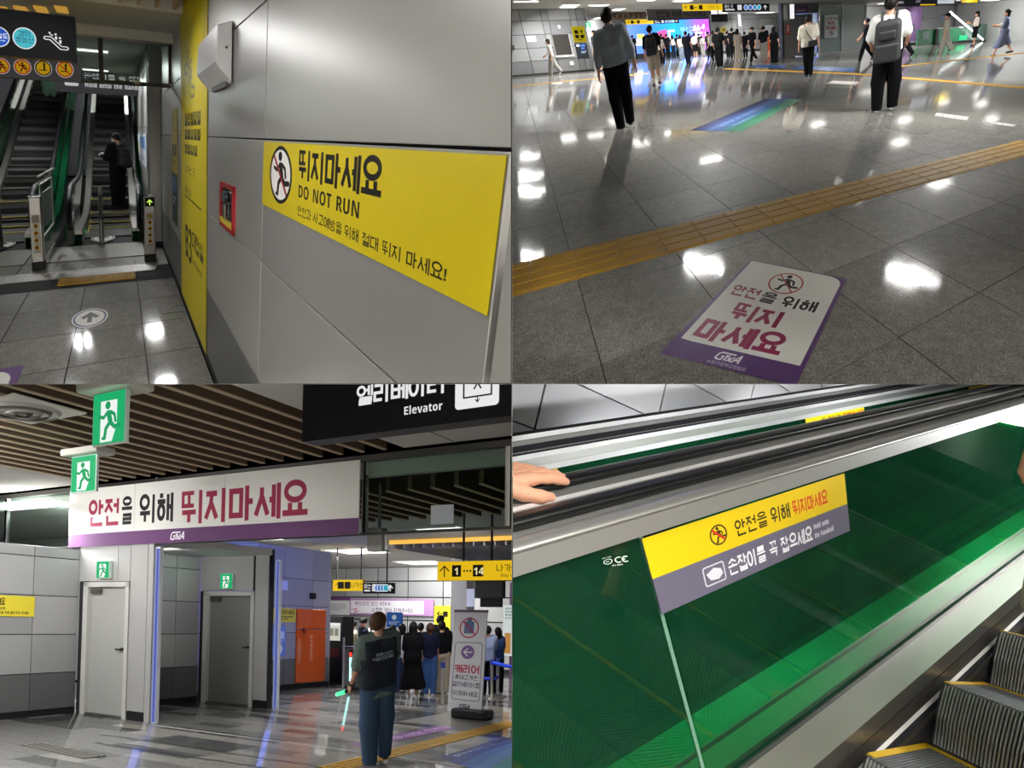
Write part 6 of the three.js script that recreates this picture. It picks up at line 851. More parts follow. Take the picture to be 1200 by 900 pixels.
// ceilings -------------------------------------------------------------------------------------
const GC = 3.42, timber = mat('timber_slat_dark', { color: hex('#4d3d2b'), roughness: .65 }), timberEdge = mat('timber_edge', { color: hex('#a8967c'), roughness: .6 }), gateCeil = paint('#b2b0ab', .75);
{ const xa = BL.at(140, 571, { y: GC }).x, xb = BL.at(300, 461, { y: GC }).x, dark = BL.struct('ceiling', bx(xa, xb, GC + .24, GC + .3, 1.5, -8.45), paint('#14110e', .95));
  BL.struct('ceiling_left', bx(-24, xa, GC, GC + .2, 1.5, -8.45), gateCeil); BL.struct('ceiling_right', bx(xb, 3, GC, GC + .2, 1.5, -8.45), gateCeil);
  for (let x = xa + .02; x < xb; x += .285) { BL.piece(dark, 'ceiling_slat', bx(x, x + .045, GC + .0, GC + .2, 1, -8.4), timber); BL.piece(dark, 'slat_edge', bx(x - .002, x + .047, GC - .012, GC, 1, -8.4), timberEdge); }
  const s = []; for (let x = xb + .6; x < 2; x += .9) BL.piece(scene.getObjectByName('ceiling_right'), 'ceiling_joint', bx(x, x + .014, GC - .002, GC + .01, 1, -8.4), joint); }
const yF = BL.at(500, 664, { z: -24 }).y; BL.struct('ceiling_far', bx(-24, 3, yF, yF + .2, -8.6, -25), gateCeil);
{ const a = BL.at(27, 480, { y: GC - .03 }), t = BL.thing('air_diffuser', 'round air diffuser in a square plate in the timber ceiling', 'air vent', [a.x, GC - .05, a.z]); BL.part(t, 'plate', bx(a.x - .42, a.x + .42, GC - .04, GC - .02, a.z - .42, a.z + .42, .008), paint('#d8d6d0', .6)); for (let i = 0; i < 4; i++) BL.part(t, 'ring', new THREE.CylinderGeometry(.36 - i * .085, .33 - i * .085, .03 + i * .004, 36, 1, true).translate(a.x, GC - .06 - i * .004, a.z), paint(i % 2 ? '#5a5855' : '#a8a6a0', .5)); BL.part(t, 'hub', new THREE.CylinderGeometry(.06, .04, .04, 20).translate(a.x, GC - .065, a.z), paint('#6a6865', .5)); }
function panelLamp(label, px, py, w, d, y, k = 2.5, pow = LUX.gates) { const p = BL.at(px, py, { y: y - .02 }), t = BL.thing('ceiling_light', label, 'light', [p.x, y - .03, p.z]); BL.part(t, 'frame', merge([bx(p.x - w / 2 - .04, p.x + w / 2 + .04, y - .03, y - .002, p.z - d / 2 - .04, p.z - d / 2), bx(p.x - w / 2 - .04, p.x + w / 2 + .04, y - .03, y - .002, p.z + d / 2, p.z + d / 2 + .04)]), white); BL.part(t, 'diffuser', bx(p.x - w / 2, p.x + w / 2, y - .028, y - .01, p.z - d / 2, p.z + d / 2), glow('#fbf8f0', k)); BL.lamp(p.x, y - .045, p.z, w, d, pow); return t; }
panelLamp('bright ceiling panel seen under the banner at its left end', 312, 631, .6, .5, yF); panelLamp('bright ceiling panel under the smoke screen glass', 517, 620.5, .75, .6, yF); panelLamp('bright ceiling panel over the ticket gate', 417, 646, 1.1, 1.2, yF); panelLamp('bright ceiling panel before the yellow exit sign', 494, 659.5, 1.1, 1.2, yF); panelLamp('bright ceiling panel left of the far yellow sign', 406, 672.5, 1.3, 1.2, yF); panelLamp('bright ceiling panel above the pink banner', 438, 676.5, 1.3, 1.2, yF);
for (const [l, x, y] of [['small round downlight above the pink banner', 466, 678], ['small round downlight right of the pink banner', 488, 680.5]]) { const p = BL.at(x, y, { y: yF - .02 }), t = BL.thing('downlight', l, 'light', [p.x, yF - .03, p.z]); BL.part(t, 'rim', new THREE.CylinderGeometry(.24, .24, .02, 24).translate(p.x, yF - .01, p.z), white); BL.part(t, 'lens', new THREE.CylinderGeometry(.19, .19, .02, 24).translate(p.x, yF - .025, p.z), glow('#fff6e6', 2.5)); }
panelLamp('bright ceiling panel behind the smoke screen over the left wall', 34, 592, 1.6, .5, yF, 2.5, 260);
for (const [x, z, l] of [[-8.2, -4.1, 'added ceiling panel light over the near left of the gate hall'], [-9.2, -4.9, 'added ceiling panel light close to the left wall of the gate hall'], [-7.2, -3.9, 'added ceiling panel light over the near middle of the gate hall'], [-11.5, -6.8, 'added ceiling panel light over the ledge behind the left wall']]) { const t = BL.thing('ceiling_light', l, 'light', [x, GC - .05, z]); BL.part(t, 'frame', bx(x - .66, x + .66, GC - .03, GC - .005, z - .26, z + .26), white); BL.part(t, 'diffuser', bx(x - .6, x + .6, GC - .045, GC - .03, z - .2, z + .2), glow('#fbf8f0', 2.5)); BL.lamp(x, GC - .06, z, 1.2, .4, LUX.gates); }  // unseen panels added to light the near gate hall
{ const p = BL.at(441, 632, { z: -8.9 }), t = BL.thing('camera_box', 'grey camera housing under the end of the banner', 'camera', [p.x, p.y, -8.9]); BL.part(t, 'housing', bx(p.x - .13, p.x + .07, p.y - .14, p.y + .14, -9.05, -8.9, .01), paint('#8f8e8a', .5)); BL.part(t, 'bracket', bx(p.x + .08, p.x + .12, p.y - .13, p.y + .1, -9, -8.95, .008), white); BL.part(t, 'stem', rod([p.x, p.y + .12, -8.97], [p.x, yF - .01, -8.97], .02), steelDark); }
// far end ---------------------------------------------------------------------------------------
const FZ = -24;
{ const X = (px) => BL.at(px, 720, { z: FZ }).x, w = BL.struct('wall_far', bx(-20, 3, 0, yF, FZ - .16, FZ - .03), joint), cols = [X(330), X(360), X(404), X(442), X(477.5), X(519), X(532), X(600)], rows = [.1, BL.at(480, 755, { z: FZ }).y, BL.at(480, 727, { z: FZ }).y, BL.at(480, 700, { z: FZ }).y, BL.at(480, 681, { z: FZ }).y, yF]; for (let i = 0; i + 1 < cols.length; i++) for (let j = 0; j + 1 < rows.length; j++) BL.piece(w, 'wall_panel', bx(cols[i] + .02, cols[i + 1] - .02, rows[j] + .02, rows[j + 1] - .02, FZ - .03, FZ), gatePanel[(i + j) % 3]); }
function farBoard(name, label, cat, pxs, z, dep, edge, W, draw, o = {}) { const [l, tp, r, b] = pxs, p = BL.at(l, b, { z }), q = BL.at(r, (tp + b) / 2, { z }), u = BL.at((l + r) / 2, tp, { z }).y, d = BL.at((l + r) / 2, b, { z }).y, t = BL.thing(name, label, cat, [(p.x + q.x) / 2, d, z]); BL.part(t, 'board', bx(p.x, q.x, d, u, z - dep, z, .004), paint(edge, .5)); if (draw) BL.part(t, 'printed_face', quad([p.x, d, z + .004], [q.x, d, z + .004], [q.x, u, z + .004], [p.x, u, z + .004]), printMat(W, W * (u - d) / (q.x - p.x), draw, o)); for (const f of o.rods || []) { const x = p.x + (q.x - p.x) * f; BL.part(t, 'hanger', rod([x, u, z - dep / 2], [x, yF, z - dep / 2], .018, 8), blackPaint); } return { t, x0: p.x, x1: q.x, y0: d, y1: u }; }
farBoard('banner', 'pink-edged white banner with Korean lettering on the far wall', 'banner', [410, 702, 508, 721], FZ + .12, .03, '#a88aa8', 512, (g, w, h) => { g.fillStyle = '#a07aa4'; g.fillRect(0, 0, w, h); g.fillStyle = '#d8d4da'; g.fillRect(w * .01, h * .1, w * .88, h * .8); han(g, '부정승차 없는 GTX-A', w * .06, h * .14, h * .3, { color: '#8a5a72', w: .1, sq: w * .44 / hanW(g, '부정승차 없는 GTX-A', h * .3) }); han(g, '소중한 양심 지켜주세요', w * .27, h * .54, h * .3, { color: '#4f3f52', w: .1, sq: w * .5 / hanW(g, '소중한 양심 지켜주세요', h * .3) }); g.strokeStyle = '#b0304a'; g.lineWidth = 4; g.beginPath(); g.moveTo(8, h * .7); g.lineTo(44, h * .62); g.lineTo(30, h * .85); g.lineTo(60, h * .76); g.stroke(); });
farBoard('notice_board', 'white notice board with purple header left of the pink banner', 'notice', [383, 699.5, 410, 720.5], FZ + .1, .03, '#6a4470', 128, (g, w, h) => { g.fillStyle = '#6a3f6c'; g.fillRect(0, 0, w, h * .2); g.fillStyle = '#ccccca'; g.fillRect(0, h * .2, w, h * .8); smallText(g, 14, h * .4, w * .7, h * .4, '#8a8a88', 4); });
farBoard('exit_board', 'yellow board with a black arrow at the right of the far wall', 'sign', [508.5, 710, 527.5, 752], FZ + .12, .03, '#b8a834', 96, (g, w, h) => { g.fillStyle = '#dccb2c'; g.fillRect(0, 0, w, h); g.save(); g.translate(w * .35, h * .22); g.rotate(-Math.PI / 2); arrowUp(g, 0, 0, 36, '#1a180c', .16); g.restore(); g.fillStyle = '#1a180c'; g.fillRect(w * .55, h * .15, w * .3, h * .16); });
farBoard('info_board', 'blue information board with a white emblem above the heads', 'sign', [453, 717.5, 471, 735], -19, .04, '#2a58a8', 128, (g, w, h) => { g.fillStyle = '#2f66bc'; g.fillRect(0, 0, w, h); g.fillStyle = '#e4ecf6'; g.beginPath(); g.arc(w * .5, h * .34, h * .17, 0, 7); g.fill(); smallText(g, 20, h * .62, w - 40, h * .24, '#dfe8f4', 2); }, { glow: .2 });
farBoard('exit_sign_board', 'small yellow exit sign hanging before the pink banner', 'sign', [390, 679.5, 425, 692.5], -17, .1, '#c8a418', 256, yelSign, { glow: .8, rods: [.1, .9] }); farBoard('line_sign', 'small black line-number sign beside the small yellow exit sign in the gate hall', 'sign', [425.5, 683, 461, 695.5], -17, .1, '#0f1014', 256, blkSign, { glow: .8, rods: [.75] });
farBoard('exit_sign_board', 'yellow exit sign numbered one to fourteen hanging at the right', 'sign', [512.5, 657, 640, 680], -11, .1, '#d0a818', 512, (g, w, h) => { g.fillStyle = '#f0c31a'; g.fillRect(0, 0, w, h); arrowUp(g, w * .07, h * .5, h * .62, '#2a2208', .1); g.fillStyle = '#14120a'; g.fillRect(w * .145, h * .2, h * .5, h * .6); g.fillRect(w * .345, h * .2, h * .56, h * .6); for (let i = 0; i < 3; i++) g.fillRect(w * (.255 + i * .03), h * .46, h * .09, h * .09); g.fillStyle = '#f4e8b0'; g.font = 'bold ' + Math.round(h * .52) + 'px sans-serif'; g.fillText('1', w * .165, h * .7); g.fillText('14', w * .35, h * .7); han(g, '나가는 곳', w * .56, h * .16, h * .42, { color: '#5a4a10', w: .1 }); han(g, 'Way out', w * .6, h * .62, h * .24, { color: '#5a4a10', bold: false }); }, { glow: .85, rods: [.24] });
{ const z = -11.4, q = farBoard('monitor', 'pair of black monitors hanging below the yellow exit sign', 'monitor', [556, 680, 590, 701], z, .08, '#131417', 0, null, { rods: [.55] }); BL.part(q.t, 'second_casing', bx(q.x0 - .01, q.x1 - .12, q.y0 - .12, q.y1 - .06, z - .3, z - .22, .01), blackPaint); BL.part(q.t, 'reflection_sheet', bx(q.x0 + .02, q.x1 - .02, q.y0 + .02, q.y1 - .02, z, z + .006), mat('dark_screen', { color: hex('#0d0f12'), roughness: .12 })); }
{ const s = scene.getObjectByName('ceiling_far'), x0 = BL.at(428, 600, { z: -8.6 }).x; for (let x = x0 - 1.5; x < -1.6; x += .285) { BL.piece(s, 'ceiling_slat', bx(x, x + .05, yF - .16, yF - .001, -8.7, -11.4), timber); BL.piece(s, 'slat_edge', bx(x - .002, x + .052, yF - .172, yF - .16, -8.7, -11.4), timberEdge); } BL.piece(s, 'mirrored_slat_backing', bx(x0 - 1.6, -1.5, yF - .02, yF - .001, -8.7, -11.4), paint('#1c1814', .9)); }  // these slats stand in for the timber ceiling mirrored in the screen glass
{ // metal louvre ceiling catching warm light at the right
  const z0 = BL.at(540, 634, { y: yF - .05 }).z, z1 = z0 - 5, xa = BL.at(512, 640, { y: yF - .02 }).x; const s = BL.struct('ceiling_louvre', bx(xa - .5, 3, yF - .03, yF - .01, z0, z1), paint('#24242a', .6)); for (let x = xa - .4, i = 0; x < 2.6; x += .22, i++) BL.piece(s, 'louvre_blade', bx(x, x + .03, yF - .16, yF - .03, z0, z1), mat('louvre_blade', { color: hex('#8d8a94'), metalness: .6, roughness: .35 }));
  const p = BL.at(540, 634, { y: yF - .05 }), t = BL.thing('light_cove', 'warm yellow light cove in front of the metal louvre ceiling', 'light', [p.x, yF - .1, z0 + .3]); BL.part(t, 'diffuser', bx(xa - .5, xa + 2.6, yF - .08, yF - .02, z0 + .1, z0 + .35), glow('#e0a83a', 1.3)); }
{ const z = -20, A = (px) => BL.at(px, 740, { z }).x; const w = BL.struct('wall_pillar', bx(A(528), A(546), 0, yF, z - .5, z), gatePanel[1]); BL.struct('wall_pillar', bx(A(562), A(578), 0, yF - .6, -22.4, -22), paint('#6a4a72', .5)); }
farBoard('lit_poster', 'bright backlit poster at the right edge of the gate hall', 'poster', [589, 709, 612, 769], -21, .1, '#c8ccd0', 96, (g, w, h) => { g.fillStyle = '#e4ece8'; g.fillRect(0, 0, w, h); g.fillStyle = '#c8904a'; g.fillRect(10, h * .55, 30, h * .4); smallText(g, 12, 14, 60, 60, '#8aa09a', 4); }, { glow: .7 }); farBoard('notice', 'pale hanging notice below the monitors', 'notice', [546.5, 690, 556, 711], -19.8, .02, '#b8bcd4');
// roll-up banner, gate, kiosk, stanchions ----------------------------------------------------------
{ const z = BL.at(550, 842, { y: 0 }).z, A = BL.at(524, 833, { z }), B = BL.at(564, 838, { z }), C = BL.at(571, 716.5, { z }), D = BL.at(533, 716.5, { z }), t = BL.thing('rollup_banner', 'white roll-up banner about luggage carriers leaning slightly on a black foot', 'banner', [(A.x + B.x) / 2, 0, z]), d = .025, P = (p, dz = 0, e = 0) => [p.x + e, p.y, z + dz];
  const g = new THREE.BufferGeometry(), q = [P(A, -d), P(B, -d), P(C, -d), P(D, -d), P(A), P(B), P(C), P(D)], f = [[4, 5, 6, 7], [1, 0, 3, 2], [0, 4, 7, 3], [5, 1, 2, 6], [7, 6, 2, 3], [0, 1, 5, 4]], v = []; for (const [a, b, c, e] of f) v.push(...q[a], ...q[b], ...q[c], ...q[a], ...q[c], ...q[e]); g.setAttribute('position', new THREE.Float32BufferAttribute(v, 3)); g.computeVertexNormals(); BL.part(t, 'sheet', g, paint('#b0afb4', .6));
  BL.part(t, 'printed_face', quad(P(A, .003), P(B, .003), P(C, .003), P(D, .003)), printMat(400, 1180, (g, w, h) => {
    g.fillStyle = '#d4d4d8'; g.fillRect(0, 0, w, h); g.fillStyle = '#5f6f94'; g.beginPath(); g.roundRect(w * .34, h * .1, w * .3, h * .12, 10); g.fill(); g.fillRect(w * .42, h * .06, w * .14, h * .05); g.strokeStyle = '#b02a3c'; g.lineWidth = 14; g.beginPath(); g.arc(w * .49, h * .165, w * .28, 0, 7); g.stroke(); g.beginPath(); g.moveTo(w * .3, h * .1); g.lineTo(w * .68, h * .23); g.stroke();
    g.strokeStyle = '#3c3c48'; g.lineWidth = 7; g.beginPath(); g.roundRect(w * .1, h * .31, w * .82, h * .565, 28); g.stroke(); g.fillStyle = '#7b6494'; g.beginPath(); g.arc(w * .5, h * .405, w * .2, 0, 7); g.fill(); g.save(); g.translate(w * .5, h * .405); g.rotate(-Math.PI / 2); arrowUp(g, 0, 0, 110, '#e6e2ea', .12); g.restore();
    hanC(g, '캐리어', w / 2, h * .525, 108, { color: '#b0283a', w: .14 }); hanC(g, '휴대고객은', w / 2, h * .63, 58, { color: '#2c2c34', w: .11 }); hanC(g, '엘리베이터를', w / 2, h * .695, 66, { color: '#5f5872', w: .12, sq: .86 }); hanC(g, '이용하세요', w / 2, h * .785, 62, { color: '#2c2c34', w: .11 }); gtxLogo(g, w * .34, h * .915, 54, '#26262c');
  })); BL.part(t, 'top_bar', bx(D.x - .01, C.x + .01, D.y - .01, D.y + .03, z - .03, z + .01, .006), paint('#5a4660', .4)); BL.part(t, 'foot', bx(A.x + .12, B.x + .13, .0, .15, z - .2, z + .16, .04), mat('black_foot', { color: hex('#1a1b1e'), roughness: .5 })); }
{ const z = -15.5, x0 = BL.at(403, 790, { z }).x, x1 = BL.at(427, 790, { z }).x, y = BL.at(414, 757, { z }).y, t = BL.thing('ticket_gate', 'steel ticket gate with a lit cyan strip and red lamp', 'ticket gate', [(x0 + x1) / 2, 0, z]); BL.part(t, 'body', bx(x0, x1, .05, y - .05, z - 1.2, z, .03), mat('gate_body', { color: hex('#6b6b68'), metalness: .4, roughness: .4 })); BL.part(t, 'top', bx(x0 - .04, x1 + .04, y - .06, y, z - 1.25, z + .05, .02), chrome); BL.part(t, 'reader', bx((x0 + x1) / 2 + .06, x1 - .04, y - .32, y - .12, z, z + .012), blackPaint); const xs = BL.at(411.5, 780, { z }).x; BL.part(t, 'strip_housing', bx(xs - .04, xs + .04, .04, y - .08, z, z + .02), blackPaint); BL.part(t, 'light_strip', bx(xs - .025, xs + .025, .14, y - .24, z + .02, z + .035), glow('#a8f0e8', 2)); BL.part(t, 'red_lamp', bx(xs - .025, xs + .025, y - .22, y - .14, z + .02, z + .035), glow('#ff3a28', 2)); BL.part(t, 'plinth', bx(x0, x1, 0, .05, z - 1.2, z - .01), blackPaint); }
{ const z = -16.4, x0 = BL.at(386, 770, { z }).x, x1 = BL.at(401, 770, { z }).x, y = BL.at(394, 722, { z }).y, t = BL.thing('ticket_machine', 'black ticket machine with a lit screen behind the blue-lit wall', 'ticket machine', [(x0 + x1) / 2, 0, z]); BL.part(t, 'body', bx(x0 - .3, x1, .02, y, z - .5, z, .02), paint('#0f1013', .4)); BL.part(t, 'screen', quad([x0 - .2, y * .64, z + .004], [x1 - .06, y * .64, z + .004], [x1 - .06, y * .9, z + .004], [x0 - .2, y * .9, z + .004]), printMat(96, 96, (g) => { g.fillStyle = '#d8d8cc'; g.fillRect(0, 0, 96, 96); g.fillStyle = '#8a8a78'; g.fillRect(40, 30, 20, 40); g.fillRect(66, 30, 20, 40); g.fillStyle = '#f4f6f4'; g.fillRect(0, 0, 96, 16); }, { glow: .8 })); BL.part(t, 'red_panel', bx(x0 - .1, x1 - .1, y * .4, y * .52, z, z + .01), paint('#5a1418', .4)); const xp = BL.at(402.5, 780, { z: -15.2 }).x; const s = BL.thing('post', 'slim lilac-grey post between ticket machine and gate', 'post', [xp, 0, -15.2]); BL.part(s, 'pole', rod([xp, 0, -15.2], [xp, BL.at(402.5, 747, { z: -15.2 }).y, -15.2], .025), steel); BL.part(s, 'base', rod([xp, 0, -15.2], [xp, .03, -15.2], .07, 16), steel); }
function stanchion(label, px, pb, pt) { const p = BL.at(px, pb, { y: 0 }), h = BL.at(px, pt, { z: p.z }).y, t = BL.thing('stanchion', label, 'stanchion', [p.x, 0, p.z]); BL.part(t, 'pole', rod([p.x, .02, p.z], [p.x, h, p.z], .032, 14), steel); BL.part(t, 'base', new THREE.CylinderGeometry(.17, .18, .03, 28).translate(p.x, .015, p.z), steel); BL.part(t, 'belt_head', rod([p.x, h - .1, p.z], [p.x, h, p.z], .042, 14), paint('#3a4a9a', .4)); return [p.x, h - .06, p.z]; }
const S1 = stanchion('steel queue post left of the roll-up banner', 518.5, 828, 776), S2 = stanchion('steel queue post right of the roll-up banner', 576, 818, 773), S3 = stanchion('second steel queue post right of the roll-up banner', 583, 816, 771);
BL.single('queue_belt', 'blue queue belt stretched from the right queue posts to the picture edge', 'belt', tube([S2, [S2[0] + .5, S2[1] - .04, S2[2] + .3], [S2[0] + 1.2, S2[1], S2[2] + .6], [S2[0] + 2.4, S2[1] + .02, S2[2] + 1.1]], .035, 20, 6), paint('#2348d8', .5)); BL.single('queue_belt', 'lower blue belt between the two right queue posts', 'belt', tube([[S2[0] - .8, S2[1] - .3, S2[2]], [S2[0], S2[1] - .32, S2[2]], S3.map((q, i) => q - (i === 1 ? .32 : 0))], .035, 14, 6), paint('#1d3cc0', .5));
// people ---------------------------------------------------------------------------------------------
function gatePerson(label, feet, head, o) { const p = BL.at(feet[0], feet[1], { y: 0 }), h = BL.at(head[0], head[1], { z: p.z }).y; return figure(BL, { label, at: [p.x, 0, p.z], cell: .03, ...o, h: h * (o.k || 1) }); }
const vestText = printMat(200, 72, (g, w, h) => { g.fillStyle = '#0f1724'; g.fillRect(0, 0, w, h); hanC(g, '어르신안전', w / 2 + 10, 4, 30, { color: '#c8d0d8', w: .12 }); hanC(g, '시설안전도우미', w / 2, 38, 30, { color: '#c8d0d8', w: .12, sq: .9 }); });
{ const m = gatePerson('staff man in navy vest and jeans holding a green light wand', [441, 893], [448, 717.5], { turn: AWAY + .35, cell: .0125, look: -.75, girth: 1.06, hair: '#4a3424', shirt: { color: '#5f6c67', sleeve: .85, loose: .035, hem: -.12 }, pants: { color: '#3d5068', loose: .04 }, shoe: '#3a3630', legL: [-.05, .06], legR: [.06, .05], stance: .1, armL: { sw: .12, out: .14, el: .3, hand: 'grip' }, armR: { sw: .25, out: .12, el: .5 },
    extra: [(t, J, P) => {
      const v = (p, d) => [p[0] + d, p[1], p[2]], r = .058; P('vest', blob([[v(J.waist, -.06), v(J.waist, .06), .14], [v(J.chest, -.075), v(J.chest, .075), .152], [v(J.sh, -.14), v(J.sh, .14), .1], [[-.065, J.hip + .04, 0], [.065, J.hip + .04, 0], .152], ...[-1, 1].map((q) => [[q * (J.sx - .085), J.sh[1] - .05, J.sh[2]], [q * .06, J.waist[1], J.waist[2]], .138])], .042, .0125, [[0, -1, 0, -J.hip + .01], [0, .93, -.37, J.neck[1] * .93 + .012], (x, y, z) => Math.abs(x) - (y > J.sh[1] - .16 ? .185 : .27)]), paint('#0e1622', .8));
      const f = new THREE.PlaneGeometry(.27, .095, 12, 1), q = f.attributes.position; for (let i = 0; i < q.count; i++) q.setZ(i, -(q.getX(i) ** 2) * 1.2); f.computeVertexNormals(); f.rotateY(Math.PI).translate(.0, J.chest[1] + .05, J.chest[2] - .178); P('vest_lettering', f, vestText);
      P('face_mask', skin((x, y, z) => Math.max(ell(x, y, z, [0, -.05, .035], [.067, .06, .078]), -z + .02), [-.1, -.15, -.05], [.1, .06, .15], .009).applyQuaternion(new THREE.Quaternion().setFromAxisAngle(V(0, 1, 0), -.75)).translate(...J.head), paint('#24242a'));
      const a = J.arms[1]; P('wristwatch', new THREE.TorusGeometry(.032, .008, 8, 20).rotateX(Math.PI / 2).applyQuaternion(new THREE.Quaternion().setFromUnitVectors(V(0, -1, 0), V(...a.w))).translate(a.h[0] - a.w[0] * .02, a.h[1] - a.w[1] * .02, a.h[2] - a.w[2] * .02), paint('#1a1a1c', .3));
    }] });
  const J = m.userData.joints, a = J.arms[1], hp = a.h.map((q, i) => q + a.w[i] * .085), d = V(.75, -.25, .35).normalize();
  const q0 = [hp[0], hp[1], hp[2] + .0], e = (k) => [q0[0] + d.x * k, q0[1] + d.y * k, q0[2] + d.z * k]; carried(BL, m, 'light_wand', 'glowing green light wand in the hand of the staff man', 'light wand', [['grip', rod(e(-.07), e(.045), .017, 12), blackPaint], ['lit_tube', rod(e(.045), e(.135), .024, 14, .022), glow('#4dffa0', 1.5)], ['tip', rod(e(.135), e(.15), .02, 12, .012), glow('#b8ffdc', 1.5)]]); }
const GP = [
  ['woman in a long black dress with long dark hair in the queue', [483, 818], [484, 728.5], { female: 1, hairLong: .34, turn: AWAY, shirt: { color: '#0c0c0f', hem: .06, sleeve: .9, loose: .04 }, pants: { color: '#0b0b0e', skirt: 1, hem: .24, loose: .06 }, shoe: '#c8c8c8' }],
  ['woman with brown hair, navy top and blue jeans in the queue', [503, 815], [501, 730], { female: 1, hair: '#4a2f22', hairLong: .06, turn: AWAY, shirt: { color: '#16192c', sleeve: .8 }, pants: { color: '#3a5688', loose: .03 }, shoe: '#b8b4b8' }],
  ['man in a black sweater and cream trousers in the queue', [517, 812], [523.5, 728], { turn: AWAY + .2, shirt: { color: '#101014', sleeve: 1.9, loose: .035 }, pants: { color: '#a89c8a', loose: .06 }, shoe: '#2c2c30' }],
  ['tall person in black with dark hair at the back of the queue', [515, 806], [516, 721], { turn: AWAY - .6, shirt: { color: '#14141a' }, pants: { color: '#121216' } }],
  ['woman with a white collar and dark hair between staff man and black dress', [470, 809], [470, 731], { female: 1, hairLong: .12, turn: AWAY + .7, shirt: { color: '#c0bec4' }, pants: { color: '#2a3550' } }], ['person with dark hair directly behind the staff man', [459, 808], [458, 732.5], { hairLong: .08, turn: AWAY, shirt: { color: '#9a98a0' }, pants: { color: '#1a1a20' } }],
  ['person in the queue hidden behind the black dress', [492, 806], [493, 730], { turn: AWAY, shirt: { color: '#22222a' }, pants: { color: '#1a1a22' } }],
  ['man in a pale blue shirt behind the roll-up banner', [571, 815], [574, 733.5], { turn: AWAY + .3, shirt: { color: '#98a4c8', sleeve: .85, loose: .035 }, pants: { color: '#12121a' }, armR: { el: 1.2, sw: .2 } }], ['woman in a blue top at the far right of the queue', [583, 812], [579, 735], { female: 1, hairLong: .2, turn: AWAY + .5, shirt: { color: '#38548c', sleeve: .7 }, pants: { color: '#1c1c26' } }],
  ['person in cream looking down at the ticket machine', [413, 798], [411.5, 727], { turn: LEFT + .2, female: 1, shirt: { color: '#c4b89c', sleeve: 1.9, loose: .04 }, pants: { color: '#1a1a1c', loose: .04 }, nod: .4, armL: { sw: .4, el: 1.2 }, armR: { sw: .4, el: 1.2 } }], ['man in a black top next to the person in cream', [425, 800], [423, 723.5], { turn: LEFT + .3, shirt: { color: '#12151f', sleeve: 1.9 }, pants: { color: '#121218' }, nod: .4 }], ['person in white partly hidden behind the head of the staff man', [436, 800], [434.5, 727], { turn: LEFT + .4, shirt: { color: '#bcbcc0' }, pants: { color: '#1a1a22' } }], ['person in black at the ticket machine beside the blue-lit wall', [402, 797], [401, 733], { turn: LEFT, shirt: { color: '#121318' }, pants: { color: '#121218' } }],
];
for (const [l, f, h, o] of GP) gatePerson(l, f, h, { ...STAND, armL: { el: .4 }, armR: { el: .4 }, ...o });
// room shell out of view, and an added blue strip that tints one wall
BL.struct('wall_right', bx(3, 3.2, 0, GC, 1.5, -25), paint('#9a9a98', .6)); BL.struct('wall_far_left', bx(-20.2, -20, 0, 3.4, -11, -25), paint('#8e8e8c', .6));
BL.struct('wall_ledge', bx(-24, -10.25, 0, yF, -12.6, -12.5), paint('#b8b8b6', .6));
{ const x = -8.43, t = BL.thing('light_strip', 'added blue light strip hidden behind the second pier, washing the blue-lit wall', 'light', [x, 0, -11.3]); BL.part(t, 'channel', bx(x - .03, x, 0, 2.42, -11.35, -11.25), paint('#c8c8ce', .4)); BL.part(t, 'diffuser', bx(x - .04, x - .03, .02, 2.4, -11.34, -11.26), glow('#7f92ff', 1)); BL.lamp(x - .06, 1.6, -11.3, .12, 1.7, 75, '#5f78ff', [-1, .2, -1]); }  // added lamp, out of sight, turning the wall behind it blue
// ================================================================ ROOM 4: on the escalator (lower right)
const CI = Math.cos(Math.PI / 6), SI = .5;
const ip = (x, s, m) => [x, s * SI + m * CI, -s * CI + m * SI];           // across, along the rise, square to the rise
const at4 = (px, py, x) => { const p = BR.at(px, py, { x }); return { s: -p.z * CI + p.y * SI, m: p.y * CI + p.z * SI, y: p.y, z: p.z }; };
const mAt = (x, py) => at4(600, py, x).m;                                  // height of a long edge whose image crosses the left side at py
function run(poly, s0, s1, smooth) {                                       // a section of [x, m] points drawn out along the rise
  const g = new THREE.BufferGeometry(), v = [], n = poly.length;
  for (let i = 0; i < n; i++) { const a = poly[i], b = poly[(i + 1) % n]; v.push(...ip(a[0], s0, a[1]), ...ip(b[0], s0, b[1]), ...ip(b[0], s1, b[1]), ...ip(a[0], s0, a[1]), ...ip(b[0], s1, b[1]), ...ip(a[0], s1, a[1])); }
  const sh = THREE.ShapeUtils.triangulateShape(poly.map(([x, m]) => new THREE.Vector2(x, m)), []); for (const [a, b, c] of sh) for (const [s, f] of [[s0, 1], [s1, 0]]) v.push(...ip(poly[a][0], s, poly[a][1]), ...ip(poly[f ? c : b][0], s, poly[f ? c : b][1]), ...ip(poly[f ? b : c][0], s, poly[f ? b : c][1]));
  g.setAttribute('position', new THREE.Float32BufferAttribute(v, 3)); g.computeVertexNormals(); return g;
}
function oval(cx, cm, rx, rm, n = 20) { const p = []; for (let i = 0; i < n; i++) { const a = i / n * Math.PI * 2; p.push([cx + Math.cos(a) * rx, cm + Math.sin(a) * rm]); } return p; }
const smoothRun = (poly, s0, s1) => { let g = run(poly, s0, s1); g = mergeVertices(g.deleteAttribute('normal') || g, 1e-5); g.computeVertexNormals(); return g; };
